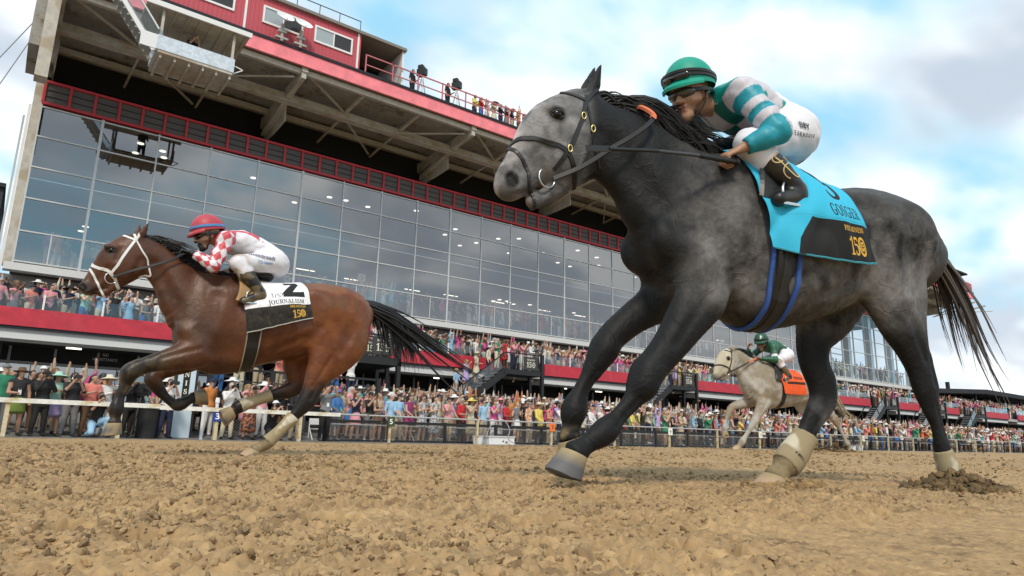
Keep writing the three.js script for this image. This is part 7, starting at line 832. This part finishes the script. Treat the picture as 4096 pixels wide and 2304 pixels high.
// spec: {x,y,z,face,pl,pr,outfit,top,bottom,hair,skin,hat,hatColor,scale,label,hold}
function person(S) {
  const cell = S.cell ?? 0.03, geo = crowdBody([S.pl, S.pr, S.outfit, S.hair, cell, S.w ?? 1, S.crouch ?? 0, S.hem ?? 0, S.v ?? 0].join('|'), S.pl, S.pr, S.outfit, S.hair, cell, { w: S.w, crouch: S.crouch, hem: S.hem, j: S.v, turn: S.look ?? 0.1 });
  const root = thing('person', S.label, 'person', [S.x, S.y, S.z], S.face ?? 0, S.group), sc = S.scale ?? 1; root.scale.setScalar(sc); nPeople++;
  let g = geo, top = pmat(PC[S.top] ?? PC.white), bot = pmat(PC[S.bottom] ?? PC.beige);
  if (S.pattern) { const f = patterned(S.pattern).paint; g = geo.clone(); paint(g, (x, y, z) => f(x, y, z)); const pm = vc(0.8); top = pm; if (S.outfit === 'dress') bot = pm; }
  const mats = [pmat(SKIN[S.skin ?? 0], 0.55), top, bot, pmat(HAIR[S.hc ?? 0], 0.6), pmat(S.outfit === 'shorts' ? [0.5, 0.5, 0.5] : [0.04, 0.035, 0.03], 0.6)];
  mesh('body', g, mats, root); const dy = S.crouch ? -0.52 : 0, dz = S.crouch ? 0.05 : 0;
  if (S.hat) { const h = mesh('hat', hatGeo[S.hat], pmat(PC[S.hatColor] ?? PC.cream), root); h.position.set(0, (S.hat === 'cap' ? 1.685 : 1.70) + dy, 0.025 + dz); h.rotation.x = -0.08; h.material.side = THREE.DoubleSide; }
  if (S.shades) { const h = mesh('sunglasses', glassesGeo, SM.black, root); h.position.set(0.01, 1.645 + dy, 0.128 + dz); }
  if (S.lanyard) mesh('badge', merge([box(-0.04, 0.04, 1.08, 1.2, 0.125, 0.132), bar([0.02, 1.2, 0.128], [0.08, 1.45, 0.075], 0.006), bar([-0.02, 1.2, 0.128], [-0.08, 1.45, 0.075], 0.006)]), SM.white, root);
  if (S.print) { const t = mesh('shirt_print', new THREE.PlaneGeometry(0.24, 0.12), mat(0xffffff, 0.8, { map: canvasTex(192, 96, (g) => { g.clearRect(0, 0, 192, 96); g.fillStyle = S.printColor; g.textAlign = 'center'; g.font = 'bold 64px sans-serif'; g.fillText(S.print, 96, 70, 184); }), alphaTest: 0.5 }), root); t.position.set(0, 1.24, 0.145); }
  if (S.hold) { // what the hands carry is a thing of its own
    const c = Math.cos(S.face ?? 0), s = Math.sin(S.face ?? 0), hy = S.hold === 'phone' ? (S.pl === 'high' ? 1.8 : 1.63) : 1.62, hz = S.hold === 'phone' ? 0.38 : 0.2, px = S.x + (hz * s) * sc, pz = S.z + (hz * c) * sc, py = S.y + (hy + dy) * sc;
    const o = mesh(S.hold === 'phone' ? 'smartphone' : 'camera', S.hold === 'phone' ? phoneGeo : S.hold === 'long' ? camLong : camGeo, S.hold === 'phone' ? SM.black : pmat([0.02, 0.02, 0.021], 0.4)); o.position.set(px, py, pz); o.rotation.y = S.face ?? 0; o.scale.setScalar(sc); if (S.hold === 'phone') o.rotation.z = S.land ? 1.57 : 0;
    tag(o, (S.hold === 'phone' ? 'dark phone held up by the ' : 'black camera held by the ') + S.who, S.hold === 'phone' ? 'phone' : 'camera', S.hold === 'phone' ? 'phones held up by spectators' : 'cameras of the photographers');
  }
  return root;
}
const CR = mulberry(2025), pick = (a) => a[Math.floor(CR() * a.length)];
const ONES = ['', 'first', 'second', 'third', 'fourth', 'fifth', 'sixth', 'seventh', 'eighth', 'ninth', 'tenth', 'eleventh', 'twelfth', 'thirteenth', 'fourteenth', 'fifteenth', 'sixteenth', 'seventeenth', 'eighteenth', 'nineteenth'], TENS = ['', '', 'twenty', 'thirty', 'forty', 'fifty', 'sixty', 'seventy', 'eighty', 'ninety'], TENTH = ['', '', 'twentieth', 'thirtieth', 'fortieth', 'fiftieth', 'sixtieth', 'seventieth', 'eightieth', 'ninetieth'];
const ord = (n) => (n < 20 ? ONES[n] : n % 10 ? TENS[Math.floor(n / 10)] + '-' + ONES[n % 10] : TENTH[n / 10]), fit = (a, act, b) => { const full = `${a} ${act}, ${b}`; const w = (q) => q.split(/[ -]/).length; return w(full) <= 16 ? full : w(`${a}, ${b}`) <= 16 ? `${a}, ${b}` : `${a.replace(/ and \w+( \w+)? skirt| and \w+ shorts/, '')}, ${b}`; };
// photographers and guests at the white rail
const near = 0.025, A1 = 'people at the white rail';
[
  { x: 0.54, z: -22.6, pl: 'side', pr: 'hold', outfit: 'dress', top: 'black', bottom: 'olive green', hem: 0.55, hair: 'long', skin: 2, hat: 'straw', hatColor: 'brown', lanyard: 1, label: 'person in a dark top and olive green skirt behind the white rail' },
  { x: 1.1, z: -22.75, pl: 'phone', pr: 'phone', outfit: 'suit', top: 'black', bottom: 'black', hair: 'short', skin: 3, hat: 'cap', hatColor: 'black', w: 1.12, hold: 'cam', who: 'photographer all in black', label: 'photographer all in black with a black cap and raised camera' },
  { x: 1.42, z: -23.2, pl: 'clap', pr: 'clap', outfit: 'dress', top: 'mint', bottom: 'lavender', hair: 'long', skin: 0, hat: 'sun', hatColor: 'mint', label: 'person in a mint sun hat and pale dress behind the rail' },
  { x: 1.78, z: -22.6, pl: 'phone', pr: 'phone', outfit: 'tee', top: 'black', bottom: 'grey', hair: 'short', skin: 2, w: 1.1, hold: 'long', who: 'photographer in grey cargo trousers', label: 'photographer in black shirt and grey cargo trousers' },
  { x: 2.25, z: -22.85, pl: 'hold', pr: 'clap', outfit: 'tee', top: 'coral', bottom: 'brown', hair: 'long', skin: 1, label: 'shouting person in a coral top and brown trousers' },
  { x: 2.66, z: -23.1, pl: 'high', pr: 'clap', outfit: 'suit', top: 'white', bottom: 'white', hair: 'short', hc: 2, skin: 1, hat: 'sun', hatColor: 'cream', hold: 'phone', who: 'person in the white suit', label: 'person in a white suit and wide straw hat raising a phone' },
  { x: 2.42, z: -22.25, pl: 'phone', pr: 'phone', outfit: 'tee', top: 'black', bottom: 'light blue', hair: 'short', skin: 2, crouch: 1, hold: 'cam', who: 'crouching photographer in jeans', label: 'photographer in black shirt and pale jeans crouching before the white rail' },
  { x: 3.3, z: -23.0, pl: 'hold', pr: 'phone', outfit: 'suit', top: 'black', bottom: 'black', hair: 'short', skin: 3, hat: 'cap', hatColor: 'black', label: 'camera operator in black at the tripod camera' },
  { x: 4.22, z: -22.7, pl: 'phone', pr: 'phone', outfit: 'tee', top: 'white', bottom: 'navy', hair: 'short', skin: 0, hold: 'long', who: 'photographer in a white bib', print: '150', printColor: '#222222', label: 'photographer in a white bib and dark jeans by the finish pillar' },
  { x: 6.0, z: -22.7, pl: 'phone', pr: 'phone', outfit: 'long', top: 'white', bottom: 'cream', hair: 'short', hc: 4, skin: 0, hold: 'cam', who: 'grey haired photographer in cream', label: 'grey haired photographer in white shirt and cream trousers' },
  { x: 6.66, z: -22.7, pl: 'phone', pr: 'hold', outfit: 'dress', pattern: 'floral', bottom: 'black', hem: 0.2, hair: 'short', hc: 1, skin: 0, hold: 'cam', who: 'photographer in the floral dress', label: 'photographer in a long black floral dress' },
  { x: 7.3, z: -22.35, pl: 'phone', pr: 'phone', outfit: 'tee', top: 'black', bottom: 'black', hair: 'short', skin: 0, crouch: 1, hat: 'cap', hatColor: 'white', hold: 'cam', who: 'crouching photographer in the white cap', label: 'crouching photographer in a white cap below the bay horse' },
  { x: 8.22, z: -22.9, pl: 'side', pr: 'hold', outfit: 'long', top: 'black', bottom: 'beige', hair: 'long', hc: 0, skin: 3, label: 'person with long dark hair in a black top and beige trousers' },
  { x: 9.1, z: -22.5, pl: 'high', pr: 'high', outfit: 'tee', top: 'grey', bottom: 'black', hair: 'short', skin: 1, w: 1.1, scale: 1.06, lanyard: 1, hold: 'phone', who: 'tall person in the grey shirt', label: 'tall person in a grey shirt and black trousers filming at the rail end' },
].forEach((S) => person({ cell: near, y: 0.03, group: A1, face: 0.25 + 0.3 * (CR() - 0.5), ...S }));
{ // television camera on its tripod
  const t = thing('television_camera', 'large television camera on a tripod behind the white rail', 'camera', [3.5, 0.02, -22.6], 0.3); part('camera_body', box(-0.12, 0.12, 1.3, 1.56, -0.3, 0.2), SM.black, t); part('lens', rod([0, 1.43, 0.2], [0, 1.43, 0.48], 0.08, 0.1, 16), SM.black, t); part('viewfinder', box(-0.2, 0.06, 1.6, 1.78, -0.1, 0.05), mat([0.2, 0.28, 0.32], 0.3), t); for (const a of [0.3, 2.4, 4.5]) part('leg', rod([0, 1.28, 0], [0.42 * Math.cos(a), 0, 0.42 * Math.sin(a)], 0.03, 0.022, 8), SM.black, t); part('head', box(-0.09, 0.09, 1.22, 1.32, -0.09, 0.09), SM.black, t); }
// front row at the fence, left to right as they stand
const ROW = [
  [9.75, 'rail', 'rail', 'shorts', 'blue', 'grey', 'short', 3, 'cap', 'blue'], [10.5, 'phone', 'phone', 'dress', 'navy', 'pink', 'long', 1], [11.0, 'phone', 'phone', 'shorts', 'black', 'grey', 'short', 1, 'cap', 'black'], [11.35, 'fold', 'fold', 'dress', 'beige', 'brown', 'long', 1], [11.85, 'rail', 'side', 'shorts', 'light blue', 'beige', 'short', 0], [12.2, 'rail', 'rail', 'tee', 'light blue', 'beige', 'short', 0, 'cap', 'navy'], [12.62, 'phone', 'rail', 'dress', 'magenta', 'magenta', 'long', 1], [13.16, 'clap', 'clap', 'dress', 'zebra', 'grey', 'long', 1], [13.71, 'phone', 'clap', 'dress', 'zebra', 'black', 'long', 0], [14.39, 'rail', 'phone', 'tee', 'pink', 'beige', 'short', 1, 'cap', 'black'], [14.98, 'side', 'hold', 'tee', 'red', 'black', 'short', 2], [15.45, 'phone', 'phone', 'dress', 'cream', 'beige', 'long', 0, 'sun', 'yellow'], [16.06, 'up', 'side', 'tee', 'light blue', 'beige', 'short', 0], [16.6, 'phone', 'phone', 'tank', 'hot pink', 'white', 'long', 0], [17.2, 'hold', 'hold', 'tee', 'red', 'black', 'short', 4], [17.75, 'clap', 'side', 'dress', 'grey', 'white', 'long', 5], [18.4, 'up', 'side', 'tee', 'tropic', 'beige', 'short', 1, 'cap', 'grey'], [18.98, 'side', 'rail', 'suit', 'yellow', 'black', 'short', 1, 'straw', 'cream'], [19.55, 'hold', 'hold', 'tank', 'coral', 'beige', 'long', 1],
  [20.2, 'phone', 'phone', 'tee', 'white', 'navy', 'short', 3], [21.44, 'side', 'hold', 'suit', 'cream', 'black', 'short', 2, 'straw', 'cream'], [22.1, 'rail', 'rail', 'long', 'white', 'grey', 'short', 1], [22.7, 'clap', 'clap', 'dress', 'white', 'white', 'long', 0], [23.4, 'phone', 'hold', 'tee', 'teal', 'beige', 'short', 0], [24.71, 'rail', 'rail', 'tee', 'yellow', 'black', 'short', 2, 'cap', 'beige'], [25.5, 'up', 'up', 'tee', 'black', 'black', 'short', 0], [26.6, 'up', 'up', 'long', 'lavender', 'brown', 'short', 1], [27.25, 'phone', 'phone', 'dress', 'green', 'green', 'long', 0], [27.82, 'clap', 'hold', 'tank', 'black', 'black', 'long', 1], [28.41, 'side', 'clap', 'dress', 'beige', 'beige', 'long', 0], [29.21, 'up', 'up', 'suit', 'grey', 'brown', 'short', 1], [29.9, 'side', 'rail', 'suit', 'black', 'black', 'short', 0],
];
const usedLabel = new Set();
const actOf = (a, b) => (a === 'up' && b === 'up' ? 'raising both arms' : a === 'up' || b === 'up' ? 'raising one arm' : a === 'phone' || a === 'high' ? 'holding a phone' : a === 'clap' ? 'clapping' : a === 'rail' ? 'leaning on the rail' : 'watching'), wearOf = (o, t, b) => (o === 'dress' ? (t === 'zebra' ? 'grey patterned dress' : t === b ? `${t} dress` : `${t} top and ${b} skirt`) : o === 'suit' ? `${t} jacket` : t === 'tropic' ? 'orange patterned shirt' : o === 'shorts' ? `${t} shirt and ${b} shorts` : o === 'tank' ? `${t} sleeveless top` : `${t} shirt`);
const TOPS = ['white', 'white', 'white', 'white', 'cream', 'pink', 'light blue', 'light blue', 'pink', 'pink', 'coral', 'navy', 'black', 'black', 'red', 'yellow', 'cream', 'lavender', 'mint', 'grey', 'hot pink', 'beige', 'turquoise', 'orange', 'green'], BOTS = ['beige', 'navy', 'black', 'grey', 'white', 'cream', 'blue', 'brown'], OUT = ['tee', 'tee', 'long', 'suit', 'dress', 'dress', 'shorts', 'tank'], PZ = ['phone', 'phone', 'phone', 'clap', 'side', 'side', 'hold', 'rail', 'high', 'up', 'up'];
function randomSpec() { const o = pick(OUT), fem = o === 'dress' || o === 'tank' || CR() < 0.3, a = pick(PZ), b = a === 'phone' || a === 'clap' || a === 'high' ? a : pick(['side', 'side', 'hold', a, a === 'up' ? 'up' : 'side']); const top = pick(TOPS); return { outfit: o, top, bottom: o === 'dress' && CR() < 0.7 ? top : pick(BOTS), pl: a, pr: b, hair: fem ? 'long' : 'short', hc: Math.floor(CR() * 6), skin: pick([0, 0, 1, 1, 2, 2, 3, 4, 5, 5, 6]), hat: CR() < 0.3 ? (fem ? pick(['sun', 'straw', 'sun']) : pick(['cap', 'straw', 'cap'])) : null, hatColor: pick(['cream', 'white', 'white', 'black', 'navy', 'black', 'grey', 'pink']), shades: CR() < 0.35 }; }
const capOf = (S) => (S.hat ? ` and ${S.hatColor} ${S.hat === 'cap' ? 'cap' : S.hat === 'sun' ? 'sun hat' : 'straw hat'}` : '');
ROW.forEach(([x, pl, pr, outfit, top, bottom, hair, skin, hat, hatColor], i) => { const pat = top === 'zebra' ? 'zebra' : top === 'tropic' ? 'tropic' : null; person({ cell: near, print: i === 25 ? 'PHOTO' : null, printColor: '#e8e8e8', x, y: 0.03, z: -23.05 - 0.12 * CR(), face: 0.35 + 0.3 * (CR() - 0.5), pl, pr, outfit, top, bottom, hair, skin, hat, hatColor, hc: i % 6, pattern: pat, shades: i % 5 === 2, hold: pl === 'phone' ? 'phone' : null, who: `${ord(i + 1)} person along the fence`, group: 'front row behind the fence', hem: outfit === 'dress' ? [0.62, 0.5, 0.3][i % 3] : 0, label: fit(`person in ${wearOf(outfit, top, bottom)}${hat ? capOf({ hat, hatColor }) : ''}`, actOf(pl, pr), `${ord(i + 1)} along the fence`) }); });
function crowdRow(n, fn, where, cell, group) { for (let i = 0; i < n; i++) { const S = randomSpec(), P = fn(i); if (!P) continue; const hl = capOf(S); person({ ...S, ...P, cell, group, v: 0, hold: null, label: fit(`person in ${wearOf(S.outfit, S.top, S.bottom)}${hl}`, actOf(S.pl, S.pr), `${ord(i + 1)} ${where}`) }); } }
const F0 = 0.4;
crowdRow(66, (i) => ({ x: 30.6 + i * 0.72 + 0.15 * CR(), y: 0.03, z: -23.1 - 0.2 * CR(), face: F0 + 0.5 * CR(), scale: 0.93 + 0.13 * CR() }), 'along the fence past marker nine', 0.036, 'front row behind the fence');
crowdRow(50, (i) => ({ x: 9.9 + i * 0.62 + 0.2 * CR(), y: apronY(-23.8) + 0.02, z: -23.75 - 0.2 * CR(), face: 0.3 + 0.4 * CR(), scale: 0.95 + 0.12 * CR() }), 'in the row behind', 0.036, 'second row behind the fence');
crowdRow(84, (i) => { const x = -2.2 + i * 0.57 + 0.12 * CR(); return x > 13.2 && x < 16.1 ? null : { x, y: 4.16, z: -32.35 - 0.25 * CR(), face: 0.3 + 0.5 * CR(), scale: 0.93 + 0.14 * CR() }; }, 'along the balcony front', 0.04, 'front row on the balcony');
crowdRow(8, (i) => ({ x: 6.3 + i * 0.72, y: 1.62, z: -25.6 - 0.3 * CR(), face: 0.2 + 0.3 * CR() }), 'on the black platform', 0.03, 'people on the viewing platform');
crowdRow(9, (i) => [[20.6, 2.75], [21.3, 3.2], [22.0, 3.62], [22.6, 4.12], [23.2, 4.12], [23.9, 4.12], [24.4, 4.12], [25.0, 4.12], [19.9, 2.2]].map(([x, y]) => ({ x, y, z: -31.3 - 0.2 * CR(), face: 0.4 + 0.3 * CR() }))[i], 'on the second stair', 0.03, 'people on the second stair');
crowdRow(12, (i) => ({ x: 20.3 + i * 0.47, y: 18.5, z: -30.9 - 0.3 * CR(), face: 0.4 + 0.4 * CR() }), 'on the roof edge', 0.034, 'spectators on the roof edge');
// roof camera crews
[[16.5, 'left'], [18.8, 'right']].forEach(([x, w]) => { const t = thing('roof_camera', `tripod camera silhouetted on the roof edge, ${w} of two`, 'camera', [x, 18.52, -30.7], 0.5, 'roof cameras'); part('camera_body', box(-0.14, 0.14, 1.45, 1.85, -0.3, 0.25), SM.black, t); part('hood', box(-0.12, 0.12, 1.9, 2.1, -0.25, 0.05), SM.black, t); for (const a of [0.4, 2.5, 4.6]) part('leg', rod([0, 1.45, 0], [0.35 * Math.cos(a), 0, 0.35 * Math.sin(a)], 0.035, 0.03, 6), SM.alum, t); person({ cell: 0.032, x: x - 0.5, y: 18.5, z: -30.9, face: 0.6, pl: 'hold', pr: 'side', outfit: 'tee', top: 'black', bottom: 'black', hair: 'short', skin: 1, group: 'roof camera crew', label: `camera operator in black on the roof beside the ${w} tripod` }); });
person({ cell: 0.034, x: 4.6, y: 15.05, z: -29.2, face: 0.3, pl: 'phone', pr: 'phone', outfit: 'tee', top: 'black', bottom: 'black', hair: 'short', skin: 1, label: 'photographer in black on the hanging camera platform' });
// everyone farther back, too many to tell apart
{
  const crowd = thing('crowd', 'dense crowd filling the apron, balcony and glass fronted floor behind the front rows', 'crowd'); crowd.userData.kind = 'stuff';
  const spots = [], R = mulberry(404);
  for (let r = 0; r < 10; r++) { const z = -24.45 - r * 0.64; for (let x = -3.5 + R(); x < 118; x += 0.62 + 0.4 * R()) { if (x > 5.7 && x < 12.6 && z < -24.6 && z > -28.2) continue; if (x < 9 && r > 2) continue; spots.push([x, apronY(z) + 0.02, z - 0.25 * R(), 0.2 + 0.6 * R()]); } }
  for (let x = -3; x < 9; x += 0.5 + 0.25 * R()) spots.push([x, apronY(-23.5), -23.5 - 0.4 * R(), 0.2 + 0.4 * R()]);
  for (let x = 78; x < 130; x += 0.66) spots.push([x, 0.03, -23.1 - 0.2 * R(), 0.6]), spots.push([x + 0.3, 0.14, -23.8, 0.6]); for (let x = 41; x < 130; x += 0.62) spots.push([x + 0.2, apronY(-23.8), -23.75 - 0.2 * R(), 0.5]);
  for (let r = 0; r < 4; r++) for (let x = -5 + R(); x < 121; x += 0.56 + 0.3 * R()) { if (r === 0 && x < 46.5) continue; spots.push([x, 4.16 + r * 0.14, -32.4 - r * 0.62 - 0.2 * R(), 0.3 + 0.5 * R()]); }
  for (let r = 0; r < 3; r++) for (let x = 0.5 + R(); x < 84; x += 0.5 + 0.3 * R()) spots.push([x, 7.08 + r * 0.12, -35.75 - r * 0.6 - 0.2 * R(), 0.3 + 0.5 * R()]);
  for (let x = 39; x < 90; x += 1.1 + R()) spots.push([x, 18.5, -30.9 - 0.5 * R(), 0.4 + 0.4 * R()]);
  const NV = 44, vs = []; for (let i = 0; i < NV; i++) { const S = randomSpec(); vs.push({ S, list: [] }); } spots.forEach((s) => vs[Math.floor(R() * NV)].list.push(s));
  const m = new THREE.Matrix4(), q = new THREE.Quaternion();
  vs.forEach(({ S, list }) => {
    const cell = 0.046, geo = crowdBody(['c', S.pl, S.pr, S.outfit, S.hair, cell].join('|'), S.pl, S.pr, S.outfit, S.hair, cell, {}), mats = [pmat(SKIN[S.skin], 0.55), pmat(PC[S.top]), pmat(PC[S.bottom]), pmat(HAIR[S.hc], 0.6), pmat([0.04, 0.035, 0.03], 0.6)];
    const im = new THREE.InstancedMesh(geo, mats, list.length), hats = S.hat ? new THREE.InstancedMesh(hatGeo[S.hat], pmat(PC[S.hatColor]), list.length) : null;
    list.forEach(([x, y, z, f], i) => { const s = 0.92 + 0.15 * R(); q.setFromAxisAngle(V(0, 1, 0), f); m.compose(V(x, y, z), q, V(s, s, s)); im.setMatrixAt(i, m); if (hats) { m.compose(V(x + 0.025 * Math.sin(f), y + (S.hat === 'cap' ? 1.685 : 1.7) * s, z + 0.025 * Math.cos(f)), q, V(s, s, s)); hats.setMatrixAt(i, m); } });
    im.name = 'spectators'; im.castShadow = im.receiveShadow = true; im.userData.kind = 'stuff'; crowd.add(im); if (hats) { hats.name = 'hats'; hats.userData.kind = 'stuff'; hats.castShadow = true; crowd.add(hats); }
  });
}
renderer.render(scene, camera);
